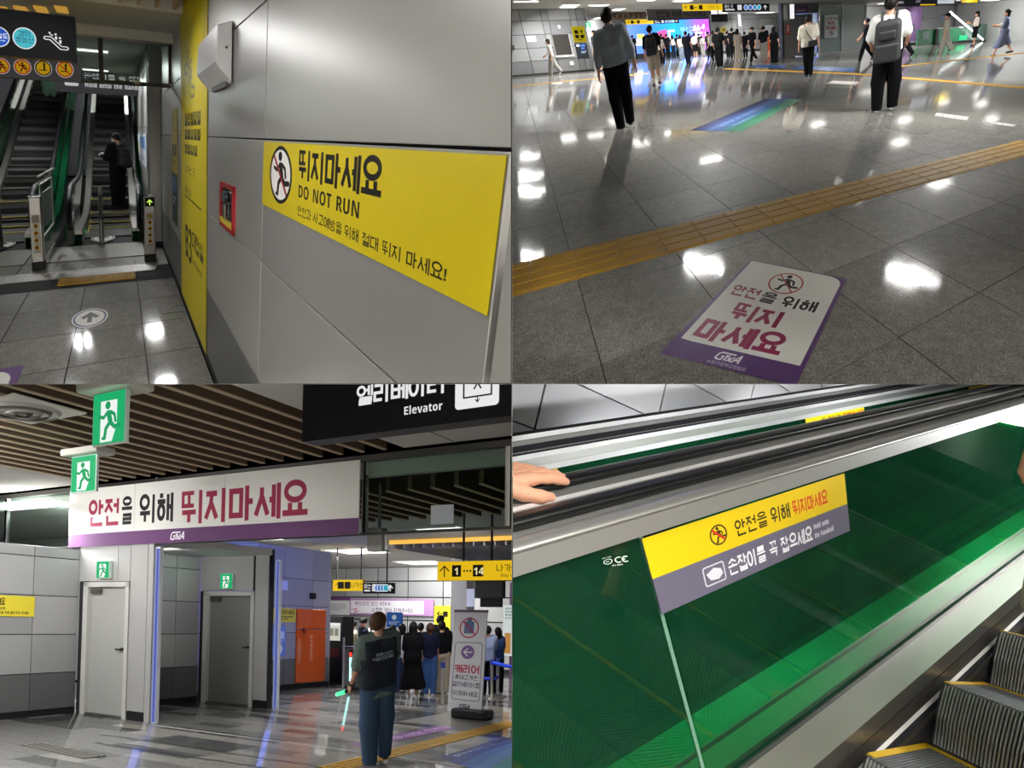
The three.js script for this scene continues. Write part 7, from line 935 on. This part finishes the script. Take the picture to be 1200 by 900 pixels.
const sA = -1.6, sB = 11, alu = mat('satin_aluminium', { color: hex('#b6b6b4'), metalness: .75, roughness: .3 }), aluDull = mat('dull_aluminium', { color: hex('#9b9c99'), metalness: .5, roughness: .42 }), aluWhite = mat('pale_aluminium', { color: hex('#d8d8da'), metalness: .35, roughness: .3 }), rideGreen = mat('ride_glass', { phys: true, color: hex('#46b98a'), roughness: .02, transmission: .95, thickness: 0, ior: 1.5, specularIntensity: .38 }), navy = paint('#15171f', .7), dim = paint('#1c1f1e', .8);
const E1 = BR.thing('escalator', 'near escalator with green glass balustrade, steel skirt and ribbed steps', 'escalator', ip(-.8, 0, -1));
{ const X = -.8, top = mAt(X, 677), bot = at4(900, 875, X).m, jS = at4(770, 700, X).s;
  for (const [a, b] of [[sA, jS - .006], [jS + .006, sB]]) BR.part(E1, 'glass_panel', run([[X - .005, bot - .02], [X + .005, bot - .02], [X + .005, top + .02], [X - .005, top + .02]], a, b), rideGreen);
  BR.part(E1, 'glass_joint', run([[X - .006, bot], [X + .002, bot], [X + .002, top], [X - .006, top]], jS - .004, jS + .004), mat('joint_edge', { color: hex('#6f9a86'), roughness: .3 }));
  // top profile: fascia, rounded shoulder, flat rail, handrail
  const F = X + .02, m0 = mAt(F, 677.5), m1 = mAt(F, 651), r1 = mAt(F - .012, 640), r2 = mAt(F - .045, 631.5), fl = mAt(F - .075, 623);
  BR.part(E1, 'fascia', run([[F, m0], [F, m1], [F - .03, m1], [F - .03, m0]], sA, sB), aluDull); BR.part(E1, 'shoulder', smoothRun([[F, m1], [F + .003, (m1 + r1) / 2], [F - .004, r1], [F - .02, (r1 + r2) / 2 + .006], [F - .045, r2], [F - .05, r2 - .02], [F - .05, m1]], sA, sB), alu);
  BR.part(E1, 'rail_base', run([[F - .045, r2 - .002], [F - .09, fl], [F - .09, m1], [F - .045, m1]], sA, sB), aluDull);
  const hx = F - .105, h0 = mAt(hx + .035, 623), h1 = mAt(hx, 607); BR.part(E1, 'handrail', smoothRun(oval(hx, (h0 + h1) / 2, .04, Math.abs(h1 - h0) * .58 + .006), sA, sB), rubber);
  // foot: steel inner deck, dark skirt, white line, brush
  const xs = -.68, k = (x, px, py) => at4(px, py, x).m, ms = k(xs, 1032.5, 831), mw = k(xs + .008, 1005, 900), mw2 = k(xs + .012, 1021, 891), mb = k(xs + .03, 1044, 891), seam = (ms + mw) / 2;
  BR.part(E1, 'glass_seat', run([[X - .02, bot - .03], [X + .012, bot - .03], [X + .012, bot + .012], [X - .02, bot + .012]], sA, sB), mat('dark_gasket', { color: hex('#2c3432'), roughness: .4 })); BR.part(E1, 'inner_deck', run([[X + .012, bot - .004], [xs, ms], [xs, ms - .03], [X, bot - .05]], sA, sB), mat('deck_steel', { color: hex('#c4bfb8'), metalness: .75, roughness: .32 }));
  BR.part(E1, 'skirt', run([[xs, ms], [xs + .004, seam + .004], [xs + .004, seam], [xs - .03, seam], [xs - .03, ms - .01]], sA, sB), steelDark); BR.part(E1, 'lower_skirt', run([[xs + .006, seam - .003], [xs + .008, mw], [xs - .03, mw], [xs - .03, seam - .003]], sA, sB), mat('skirt_dark', { color: hex('#4b4843'), metalness: .6, roughness: .4 })); BR.part(E1, 'white_line', run([[xs + .008, mw], [xs + .016, mw2], [xs - .02, mw2], [xs - .02, mw]], sA, sB), paint('#d0d0ce', .4)); BR.part(E1, 'brush', run([[xs + .014, mw2], [xs + .032, mb], [xs + .03, mb - .2], [xs - .02, mb - .2], [xs - .02, mw2]], sA, sB), navy);
  // steps
  const xa = xs + .035, xb = xa + 1.0, nose = at4(1104, 799, xa), run_ = .356, rise = run_ * Math.tan(Math.PI / 6), ribM = mat('step_rib', { color: hex('#b4b6b8'), metalness: .35, roughness: .45 }), treadM = mat('step_tread', { color: hex('#4f5154'), metalness: .55, roughness: .5 }), yl = paint('#d0a818', .5);
  for (let i = -3; i <= 5; i++) {
    const y = nose.y + i * rise, z = nose.z - i * run_, near = i > -3 && i < 3, st = BR.part(E1, 'step', merge([bx(xa, xb, y - .012, y - .004, z - run_ + .01, z - .01), sideways([[z - .012, y - .008], [z - .004, y - .04], [z - .006, y - rise * .55], [z - .03, y - rise], [z - .06, y - rise - .02], [z - .06, y - .01]], xa, xb)]), treadM);
    if (near) { const q = [], u = []; for (let x = xa + .012; x < xb; x += .0115) { const o = sideways([[z, y - .004], [z + .004, y - .035], [z + .002, y - rise * .55], [z - .022, y - rise], [z - .03, y - rise], [z - .012, y - .02]], x, x + .0058); q.push(o); u.push(bx(x, x + .0052, y - .006, y, z - run_ + .012, z - .004)); } BR.part(E1, 'riser_ribs', merge(q), ribM, st); BR.part(E1, 'tread_cleats', merge(u), mat('cleat', { color: hex('#7c7e81'), metalness: .6, roughness: .45 }), st); }
    BR.part(E1, 'edge_line', merge([bx(xa, xa + .028, y - .005, y + .002, z - run_ + .01, z - .015), bx(xa, xb, y - .005, y + .002, z - run_ + .012, z - run_ + .034)]), yl, st);
  }
  BR.part(E1, 'step_side', run([[xa - .02, mb + .02], [xa - .004, mb + .02], [xa - .004, mb - .5], [xa - .02, mb - .5]], sA, sB), mat('step_side', { color: hex('#3c3a36'), metalness: .3, roughness: .6 }));
  // sign on the glass
  const t = BR.thing('handrail_sign', 'yellow and grey sign stuck on the near green glass balustrade', 'sign', ip(X, .6, -.3)), e = X + .0075, c = [[774, 720], [995, 622.5], [990, 554], [753.5, 631.5]].map(([px, py]) => at4(px, py, e)), s0 = (c[0].s + c[3].s) / 2, s1 = (c[1].s + c[2].s) / 2, q0 = (c[0].m + c[1].m) / 2, q1 = (c[2].m + c[3].m) / 2;
  BR.part(t, 'sheet', run([[X + .006, q0], [e, q0], [e, q1], [X + .006, q1]], s0, s1), paint('#6b6978', .5));
  BR.part(t, 'printed_face', quad(ip(e + .001, s0, q0), ip(e + .001, s1, q0), ip(e + .001, s1, q1), ip(e + .001, s0, q1)), printMat(1000, 1000 * (q1 - q0) / (s1 - s0), (g, w, h) => {
    g.fillStyle = '#e2c412'; g.fillRect(0, 0, w, h * .53); g.fillStyle = '#666477'; g.fillRect(0, h * .52, w, h * .48); const cx = w * .285, cy = h * .27, r = h * .13;
    g.strokeStyle = '#3a3210'; g.lineWidth = 6; g.beginPath(); g.arc(cx, cy, r, 0, 7); g.stroke(); runner(g, cx - r * .85, cy - r * .9, r * 1.75, '#1d1a0c'); g.strokeStyle = '#c8321c'; g.lineWidth = 9; g.beginPath(); g.moveTo(cx - r * .7, cy - r * .65); g.lineTo(cx + r * .7, cy + r * .65); g.stroke();
    const F2 = (t2, a, b, y, s, o) => han(g, t2, w * a, h * y, h * s, { ...o, sq: w * (b - a) / hanW(g, t2, h * s, o) }); F2('안전을 위해', .36, .645, .15, .25, { color: '#1a170a', w: .12 }); F2('뛰지마세요', .66, .875, .15, .25, { color: '#d0301a', w: .13 });
    g.strokeStyle = '#d6d6e2'; g.lineWidth = 5; g.beginPath(); g.roundRect(w * .19, h * .64, w * .09, h * .26, 9); g.stroke(); g.fillStyle = '#dcdce8'; g.beginPath(); g.moveTo(w * .2, h * .74); g.lineTo(w * .235, h * .68); g.lineTo(w * .265, h * .72); g.lineTo(w * .272, h * .8); g.lineTo(w * .25, h * .86); g.lineTo(w * .215, h * .84); g.closePath(); g.fill();
    F2('손잡이를 꼭 잡으세요', .295, .755, .63, .27, { color: '#eeeef6', w: .14 }); F2('Hold onto', .765, .865, .61, .13, { color: '#e2e2ee' }); F2('the handrail', .765, .89, .76, .13, { color: '#e2e2ee' });
  }, { rough: .4 }));
  // certification marks on the glass
  const cm = [[704, 666], [739, 662], [736, 646], [702, 654]].map(([px, py]) => { const q = at4(px, py, e); return ip(e + .001, q.s, q.m); }), mk = canvasMap(160, 96, (g, w, h) => { g.clearRect(0, 0, w, h); g.fillStyle = '#cfe0d6'; g.strokeStyle = '#cfe0d6'; g.font = 'bold 15px sans-serif'; g.fillText('EN 115', 14, 16); g.lineWidth = 5; g.beginPath(); g.arc(42, 50, 22, 0, 7); g.stroke(); g.fillText('KC', 31, 56); g.lineWidth = 8; g.beginPath(); g.arc(100, 50, 18, .9, 5.4); g.stroke(); g.beginPath(); g.arc(138, 50, 18, .9, 5.4); g.stroke(); g.beginPath(); g.moveTo(122, 50); g.lineTo(136, 50); g.stroke(); g.fillText('No 2024', 60, 90); });
  const mt = new THREE.MeshStandardMaterial({ map: mk, transparent: true, roughness: .5, side: THREE.DoubleSide }); mt.name = 'glass_marks'; const gm = BR.thing('glass_marks', 'pale certification marks printed on the green glass left of the sign', 'marking', ip(X, .2, -.3)); BR.part(gm, 'print', quad(...cm), mt);
}
// the neighbouring escalator, its far balustrade and the wall --------------------------------------
const E2 = BR.thing('escalator', 'neighbouring escalator beyond the handrails with dark steps behind the glass', 'escalator', ip(-1.4, 0, -1));
{ const x1 = -1.0, F = x1, d0 = mAt(x1 + .1, 599), d1 = mAt(x1 + .06, 595);
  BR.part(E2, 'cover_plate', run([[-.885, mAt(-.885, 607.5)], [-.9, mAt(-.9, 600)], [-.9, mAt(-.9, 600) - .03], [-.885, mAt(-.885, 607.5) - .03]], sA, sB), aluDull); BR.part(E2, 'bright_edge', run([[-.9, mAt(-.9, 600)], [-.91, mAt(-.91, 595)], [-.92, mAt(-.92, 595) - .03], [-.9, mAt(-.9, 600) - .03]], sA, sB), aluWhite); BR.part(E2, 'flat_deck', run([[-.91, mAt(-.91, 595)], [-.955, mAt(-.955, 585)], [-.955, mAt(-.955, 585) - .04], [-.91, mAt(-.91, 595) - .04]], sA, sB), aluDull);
  const hx = -.985, h0 = mAt(hx + .03, 586), h1 = mAt(hx, 572); BR.part(E2, 'handrail', smoothRun(oval(hx, (h0 + h1) / 2, .04, Math.abs(h1 - h0) * .55 + .005), sA, sB), rubber); BR.part(E2, 'far_edge', run([[-1.03, mAt(-1.03, 573)], [-1.05, mAt(-1.05, 567)], [-1.06, mAt(-1.06, 567) - .03], [-1.03, mAt(-1.03, 573) - .03]], sA, sB), alu);
  BR.part(E2, 'glass_panel', run([[-1.03, -.98], [-1.02, -.98], [-1.02, -.16], [-1.03, -.16]], sA, sB), rideGreen);
  const kb = at4(900, 782.5, -1.0).m; BR.part(E2, 'between_deck', run([[-.815, at4(900, 875, -.8).m - .02], [-1.0, kb], [-1.0, kb - .02], [-.815, at4(900, 875, -.8).m - .05]], sA, sB), mat('between_deck', { color: hex('#f4f6f2'), metalness: 0, roughness: .4 })); BR.part(E2, 'deck_seam', run([[-.9, kb * .5 + (at4(900, 875, -.8).m - .02) * .5 + .004], [-.906, kb * .5 + (at4(900, 875, -.8).m - .02) * .5 + .007], [-.906, -1], [-.9, -1]], sA, sB), dim); BR.part(E2, 'glass_seat', run([[-1.0, kb + .03], [-1.0, kb - .03], [-1.035, kb - .03], [-1.035, kb + .03]], sA, sB), mat('dark_gasket', {}));
  BR.part(E2, 'inner_deck', run([[-1.04, -.95], [-1.14, -.98], [-1.14, -1.01], [-1.04, -.98]], sA, sB), steel); BR.part(E2, 'skirt', run([[-1.14, -.98], [-1.15, -1.3], [-1.17, -1.3], [-1.16, -.98]], sA, sB), steelDark);
  for (let i = -6; i < 16; i++) { const y = -1.32 + i * .2055, z = -.1 - i * .356; BR.part(E2, 'step', sideways([[z, y], [z + .005, y - .06], [z - .03, y - .2], [z - .37, y - .2], [z - .37, y]], -2.1, -1.16), i % 2 ? mat('dark_step', { color: hex('#191b1b'), metalness: .2, roughness: .5 }) : mat('dark_step2', { color: hex('#141616'), metalness: .2, roughness: .5 })); }
  BR.part(E2, 'far_skirt', run([[-2.1, -1.3], [-2.1, -.98], [-2.2, -.95], [-2.2, -1.3]], sA, sB), mat('far_skirt', { color: hex('#8d918e'), metalness: .5, roughness: .4 }));
  const gx = -2.25; BR.part(E2, 'far_glass', run([[gx - .01, -.96], [gx, -.96], [gx, mAt(gx, 551) + .02], [gx - .01, mAt(gx, 551) + .02]], sA, sB + 3), rideGreen); BR.part(E2, 'far_backing', run([[gx - .3, -1.2], [gx - .28, -1.2], [gx - .28, mAt(gx, 551)], [gx - .3, mAt(gx, 551)]], sA, sB + 3), mat('far_backing', { color: hex('#3c4a44'), roughness: .6 }));
  const L = [[551, 541.5, aluDull], [541.5, 535.5, aluWhite], [535.5, 533, navy], [533, 531.5, alu], [531.5, 524, navy], [524, 519.5, alu], [519.5, 517.5, aluDull], [517.5, 511.5, aluWhite], [511.5, 507.5, rubber]]; let x = gx + .03;  // pale bands carry the white highlights of the far rails as colour
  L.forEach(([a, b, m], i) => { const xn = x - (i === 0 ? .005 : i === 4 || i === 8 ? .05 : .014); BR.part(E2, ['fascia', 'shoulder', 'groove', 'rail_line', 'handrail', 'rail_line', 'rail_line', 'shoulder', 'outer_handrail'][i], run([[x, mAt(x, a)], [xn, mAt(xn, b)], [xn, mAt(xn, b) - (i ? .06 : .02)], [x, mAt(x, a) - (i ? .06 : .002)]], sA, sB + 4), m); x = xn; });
}
{ const wx = -3.4, Pz = (px, py) => BR.at(px, py, { x: wx }), w = BR.struct('wall_far', bx(wx - .2, wx - .03, -4, 5, 3, -9), joint), c0 = Pz(634.5, 470), c1 = Pz(777, 465), c2 = Pz(880.5, 455), dz = (c0.z - c1.z), z0 = c0.z, r0 = Pz(715, 467).y, r1 = Pz(831, 460).y, dy = Math.abs(r1 - r0) || .6, pm = [0, 1, 2].map((i) => mat('ride_wall' + i, { color: hex(['#c2c2c4', '#bcbcbf', '#c8c7c8'][i]), metalness: 0, roughness: .8 }));
  for (let i = -3; i < 8; i++) for (let j = -5; j < 6; j++) BR.piece(w, 'wall_panel', bx(wx - .03, wx, r0 + j * dy + .006, r0 + (j + 1) * dy - .006, z0 - (i + 1) * dz + .006, z0 - i * dz - .006), pm[(i * 2 + j + 20) % 3]); }
function farSign(label, pxs, x) { const c = pxs.map(([px, py]) => at4(px, py, x)), s0 = (c[0].s + c[3].s) / 2, s1 = (c[1].s + c[2].s) / 2, q1 = (c[2].m + c[3].m) / 2, q0 = q1 - (s1 - s0) * .275, t = BR.thing('handrail_sign', label, 'sign', ip(x, (s0 + s1) / 2, q0)); BR.part(t, 'sheet', run([[x, q0], [x + .004, q0], [x + .004, q1], [x, q1]], s0, s1), paint('#8a7c20')); BR.part(t, 'printed_face', quad(ip(x + .006, s0, q0), ip(x + .006, s1, q0), ip(x + .006, s1, q1), ip(x + .006, s0, q1)), printMat(300, 84, (g, w, h) => { g.fillStyle = '#e0c416'; g.fillRect(0, 0, w, h * .54); g.fillStyle = '#62606f'; g.fillRect(0, h * .54, w, h * .46); noRun(g, 84, h * .27, 12, 12, '#3a3210', '#c8321c', .15, '#e0c416'); han(g, '안전을 위해', 104, h * .12, h * .28, { color: '#1a170a' }); han(g, '뛰지마세요', 186, h * .12, h * .28, { color: '#c8321c' }); })); }
farSign('small yellow handrail sign on the far green glass', [[944, 505], [1012, 486], [1012, 475.5], [944, 489.5]], -2.235); farSign('distant yellow handrail sign at the top right of the far glass', [[1135, 462], [1168, 455], [1168, 447], [1135, 454]], -2.235); farSign('yellow handrail sign mostly hidden behind the resting hand', [[615, 560], [653, 552], [653, 549], [615, 556]], -2.235);
// hand resting on the second handrail, and the passenger ahead whose hand shows at the right edge -----
const handSkin = mat('skin', {});
{ const a = at4(600, 560, -.985), b = at4(669, 557, -.985), o = BR.world(...ip(-.985, b.s - .17, a.m + .005)), t = new THREE.Group(); t.name = numbered('person'); t.position.copy(o); BR.mark(t, 'bare hand and forearm resting on the second handrail at the left edge', 'person'); scene.add(t); BR.items.push(t);
  const dir = V(...ip(0, 1, 0)).applyMatrix4(BR.M).normalize(), up = V(...ip(0, 0, 1)).applyMatrix4(BR.M); up.addScaledVector(dir, -up.dot(dir)).normalize(); const side = V(0, 0, 0).crossVectors(dir, up).normalize();   // fingers along dir, back of the hand up, thumb towards the viewer
  const h = tint(handGeo(.2, .2, .0032), '#d9a184'), arm = tint(blob([[[0, .02, 0], [0, .34, .03], .027, .042]], .01, .007), '#d9a184'); const g = mergeGeometries([strip(h).toNonIndexed(), strip(arm).toNonIndexed()]);
  g.applyMatrix4(new THREE.Matrix4().makeBasis(up, dir.clone().negate(), side)); const sc = 1.25; g.scale(sc, sc, sc); const m = new THREE.Mesh(g, handSkin); m.name = 'body'; m.castShadow = m.receiveShadow = true; t.add(m);
  const c = new THREE.Mesh(blob([[[0, .22, .02], [0, .5, .05], .05, .065]], .01, .01, [[0, -1, 0, -.24]]).applyMatrix4(new THREE.Matrix4().makeBasis(up, dir.clone().negate(), side)), paint('#3a3c44')); c.name = 'sleeve'; t.add(c); }
{ const p = at4(1204, 528, -.42), q = BR.at(1204, 528, { x: -.42 }); const up = BR.up; const m = figure(BR, { label: 'passenger in shorts ahead, only a hand showing at the right edge', at: [-.17, q.y - .895, q.z - .04], turn: Math.PI - .5, h: 1.72, cell: .02, shirt: { color: '#c8c4c0', sleeve: .7 }, pants: { color: '#b8b0a4', hem: .5, loose: .05 }, shoe: '#2c2c30', tone: '#d49a80', armL: { out: .2, el: .3, hand: 'grip' }, armR: { out: .2, el: .4 }, ...{ legL: [.1, .1], legR: [-.05, .05] } }); }
// shaft: ceiling and walls out of view, with lamps added to light the wall
BR.struct('ceiling', bx(-3.6, 1.6, 2.6, 2.8, 3, -9), paint('#c0c0be', .7)); BR.struct('wall_near', bx(1.5, 1.6, -4, 2.8, 3, -9), paint('#b4b4b2', .6));
for (const [x, z, l] of [[-1.2, -6.6, 'added ceiling light over the upper part of the escalators'], [-2.6, -7.4, 'added ceiling light by the wall high over the escalators'], [.4, -6.9, 'added ceiling light over the top of the near escalator']]) { const t = BR.thing('ceiling_light', l, 'light', [x, 2.4, z]); BR.part(t, 'frame', bx(x - .7, x + .7, 2.42, 2.46, z - .2, z + .2), white); BR.part(t, 'diffuser', bx(x - .65, x + .65, 2.4, 2.42, z - .15, z + .15), glow('#fafaf6', 3)); BR.lamp(x, 2.38, z, 1.3, .3, LUX.shaft); }

for (const [l, p, aim, w, h, k] of [['added linear wall light beside the riders beyond the right edge', [3.3, -.22, -2.7], [.9, -.6, -3.2], 1.7, .24, 26]]) {  // added unseen lamp brightening the escalator ride
  const t = new THREE.Group(), d = V(...aim).sub(V(...p)).normalize(); t.name = numbered('added_wall_light'); t.position.set(...p); t.quaternion.setFromUnitVectors(V(0, 0, 1), d); BR.mark(t, l, 'light'); scene.add(t);
  for (const [n, g, m] of [['housing', bx(-w / 2 - .03, w / 2 + .03, -h / 2 - .03, h / 2 + .03, -.08, -.01), white], ['diffuser', bx(-w / 2, w / 2, -h / 2, h / 2, -.01, .01), glow('#fafaf6', 3)]]) { const o = new THREE.Mesh(g, m); o.name = n; o.castShadow = true; t.add(o); }
  const r = new THREE.RectAreaLight(hex('#ffffff'), k, w, h); r.position.set(p[0] + d.x * .02, p[1] + d.y * .02, p[2] + d.z * .02); r.lookAt(...aim); r.castShadow = true; scene.add(r);
}

function lineLight(name, label, x, m, s0, s1, side, dir, power) {      // an added linear lamp along the rise, hidden from view
  const t = BR.thing(name, label, 'light', ip(x, (s0 + s1) / 2, m)), a = x - side * .05, b = x - side * .01; BR.part(t, 'housing', run([[Math.min(a, b), m - .03], [Math.max(a, b), m - .03], [Math.max(a, b), m + .03], [Math.min(a, b), m + .03]], s0, s1), white); BR.part(t, 'diffuser', run([[Math.min(b, x), m - .025], [Math.max(b, x), m - .025], [Math.max(b, x), m + .025], [Math.min(b, x), m + .025]], s0, s1), glow('#fafaf6', 2));
  const n = Math.round((s1 - s0) / 1.4); for (let i = 0; i < n; i++) { const q = ip(x + side * .02, s0 + (i + .5) * (s1 - s0) / n, m), l = BR.lamp(q[0], q[1], q[2], 1.4, .06, power, '#ffffff', dir); if (l) { const d = V(...dir).applyMatrix4(BR.M).normalize(), al = V(...ip(0, 1, 0)).applyMatrix4(BR.M); al.addScaledVector(d, -al.dot(d)).normalize(); l.quaternion.setFromRotationMatrix(new THREE.Matrix4().makeBasis(al, V(0, 0, 0).crossVectors(d.clone().negate(), al), d.clone().negate())); } }
}
lineLight('added_wall_washer', 'added hidden wall-washing light behind the far handrails, lighting the pale wall', -2.95, mAt(-2.95, 507) - .55, -.6, 6.4, -1, [-.8, .6, 0], 75);  // added behind the rails only to brighten the wall
lineLight('added_deck_lamp', 'added hidden linear light behind the second handrail, lighting the far balustrade', -1.1, -.15, -.3, 5.2, -1, [-1, .12, 0], 120);  // added behind the handrail only to brighten the far rails
// ================================================================ added wall and slab between the four rooms, edge-on, keeping their light apart
{
  const m = paint('#6f6f6c', .8);
  for (const [n, w, h, d, x, y, z] of [['wall_added_divider', .002, 60, 60, 0, 0, -32.5], ['floor_added_slab', 80, .002, 60, 0, 0, -32.5]]) { const o = new THREE.Mesh(new THREE.BoxGeometry(w, h, d), m); o.name = n; o.position.set(x, y, z); o.userData.kind = 'structure'; o.castShadow = o.receiveShadow = true; scene.add(o); }
}

// invented lobby behind the viewer, added to light the four rooms
{
  const m = paint('#c9c8c4', .8), B = (n, x0, x1, y0, y1, z0, z1) => { const o = new THREE.Mesh(bx(x0, x1, y0, y1, z0, z1), m); o.name = n; o.userData.kind = 'structure'; o.castShadow = o.receiveShadow = true; scene.add(o); };
  B('wall_added_lobby_back', -7, 7, -5, 4.4, 6, 6.2); B('wall_added_lobby_left', -7.2, -7, -5, 4.4, .3, 6.2); B('wall_added_lobby_right', 7, 7.2, -5, 4.4, .3, 6.2); B('ceiling_added_lobby', -7.2, 7.2, 4.2, 4.4, .3, 6.2); B('floor_added_lobby', -7.2, 7.2, -5.2, -5, .3, 6.2);
  for (const [x, z, l] of [[-4.4, 2, 'added lobby ceiling light behind the viewer on the left'], [0, 2.4, 'added lobby ceiling light behind the viewer in the middle'], [4.4, 2, 'added lobby ceiling light behind the viewer on the right'], [1.3, .75, 'added low pendant light above the escalator riders'], [3.4, .7, 'second added low pendant light further along above the riders']]) {  // all five lamps are added for their light
    const t = new THREE.Group(); t.name = numbered('ceiling_light'); const low = z < 1, ty = low ? 1.5 : 4.16, k = low ? .45 : 1; t.position.set(x, ty, z); t.userData.label = l; t.userData.category = 'light'; scene.add(t);
    for (const [n, g, mm] of [['frame', bx(-1.06 * k, 1.06 * k, 0, .04, -.46 * k, .46 * k), white], ['diffuser', bx(-k, k, -.02, 0, -.4 * k, .4 * k), glow('#fbfaf5', 3)], ...(low ? [['cord', rod([0, .04, 0], [0, 2.7, 0], .008), blackPaint]] : [])]) { const o = new THREE.Mesh(g, mm); o.name = n; t.add(o); }
    const r = new THREE.RectAreaLight(hex('#fffaf2'), low ? LUX.pendant : LUX.lobby, 2 * k, .8 * k); r.position.set(x, ty - .04, z); r.lookAt(x, -10, z); r.castShadow = true; scene.add(r);
  }
}
// ---------------------------------------------------------------- where a room's surfaces run into the added wall and slab between the rooms, they end
const GAP = 0.0015;
function cutAt(mesh, planes) {
  const g0 = mesh.geometry.index ? mesh.geometry.toNonIndexed() : mesh.geometry, names = Object.keys(g0.attributes), at = names.map((n) => g0.attributes[n]), sz = at.map((a) => a.itemSize), tot = sz.reduce((a, b) => a + b, 0);
  const W = mesh.matrixWorld, v = V(0, 0, 0), out = [], pi = names.indexOf('position'), po = sz.slice(0, pi).reduce((a, b) => a + b, 0), P = g0.attributes.position;
  for (let i = 0; i < P.count; i += 3) {
    let poly = [];
    for (let k = 0; k < 3; k++) { const r = []; at.forEach((a, q) => { for (let c = 0; c < sz[q]; c++) r.push(a.array[(i + k) * sz[q] + c]); }); v.fromBufferAttribute(P, i + k).applyMatrix4(W); r.w = [v.x, v.y, v.z]; poly.push(r); }
    for (const [ax, sg, lim] of planes) {
      const nx = [];
      for (let k = 0; k < poly.length; k++) {
        const a = poly[k], b = poly[(k + 1) % poly.length], da = (a.w[ax] - lim) * sg, db = (b.w[ax] - lim) * sg;
        if (da >= 0) nx.push(a);
        if ((da >= 0) !== (db >= 0)) { const t = da / (da - db), r = a.map((q, m) => q + (b[m] - q) * t); r.w = a.w.map((q, m) => q + (b.w[m] - q) * t); nx.push(r); }
      }
      poly = nx; if (!poly.length) break;
    }
    for (let k = 1; k + 1 < poly.length; k++) out.push(poly[0], poly[k], poly[k + 1]);
  }
  if (!out.length) return null;
  const g = new THREE.BufferGeometry(); let o = 0;
  names.forEach((n, q) => { const a = new Float32Array(out.length * sz[q]); out.forEach((r, i) => { for (let c = 0; c < sz[q]; c++) a[i * sz[q] + c] = r[o + c]; }); o += sz[q]; g.setAttribute(n, new THREE.BufferAttribute(a, sz[q])); });
  return g;
}
scene.updateMatrixWorld(true);
for (const room of Object.values(rooms)) {
  const planes = [[0, room.cx, room.cx * GAP], [1, room.cy, room.cy * GAP], [2, -1, .2]], b = new THREE.Box3();
  for (const item of room.items) {
    const drop = [];
    item.traverse((m) => {
      if (!m.isMesh) return;
      if (!m.geometry.boundingBox) m.geometry.computeBoundingBox();
      b.copy(m.geometry.boundingBox).applyMatrix4(m.matrixWorld);
      const need = planes.filter(([ax, sg, lim]) => (sg > 0 ? b.min.getComponent(ax) < lim : b.max.getComponent(ax) > lim));
      if (!need.length) return;
      const g = cutAt(m, need); if (g) m.geometry = g; else drop.push(m);
    });
    for (const m of drop) { if (m.children.length) m.geometry = new THREE.BufferGeometry().setAttribute('position', new THREE.Float32BufferAttribute([], 3)); else if (m === item) scene.remove(m); else m.parent.remove(m); }
    let any = false; item.traverse((m) => { if (m.isMesh && m.geometry.attributes.position.count) any = true; }); if (!any) scene.remove(item);
  }
}
renderer.render(scene, camera);
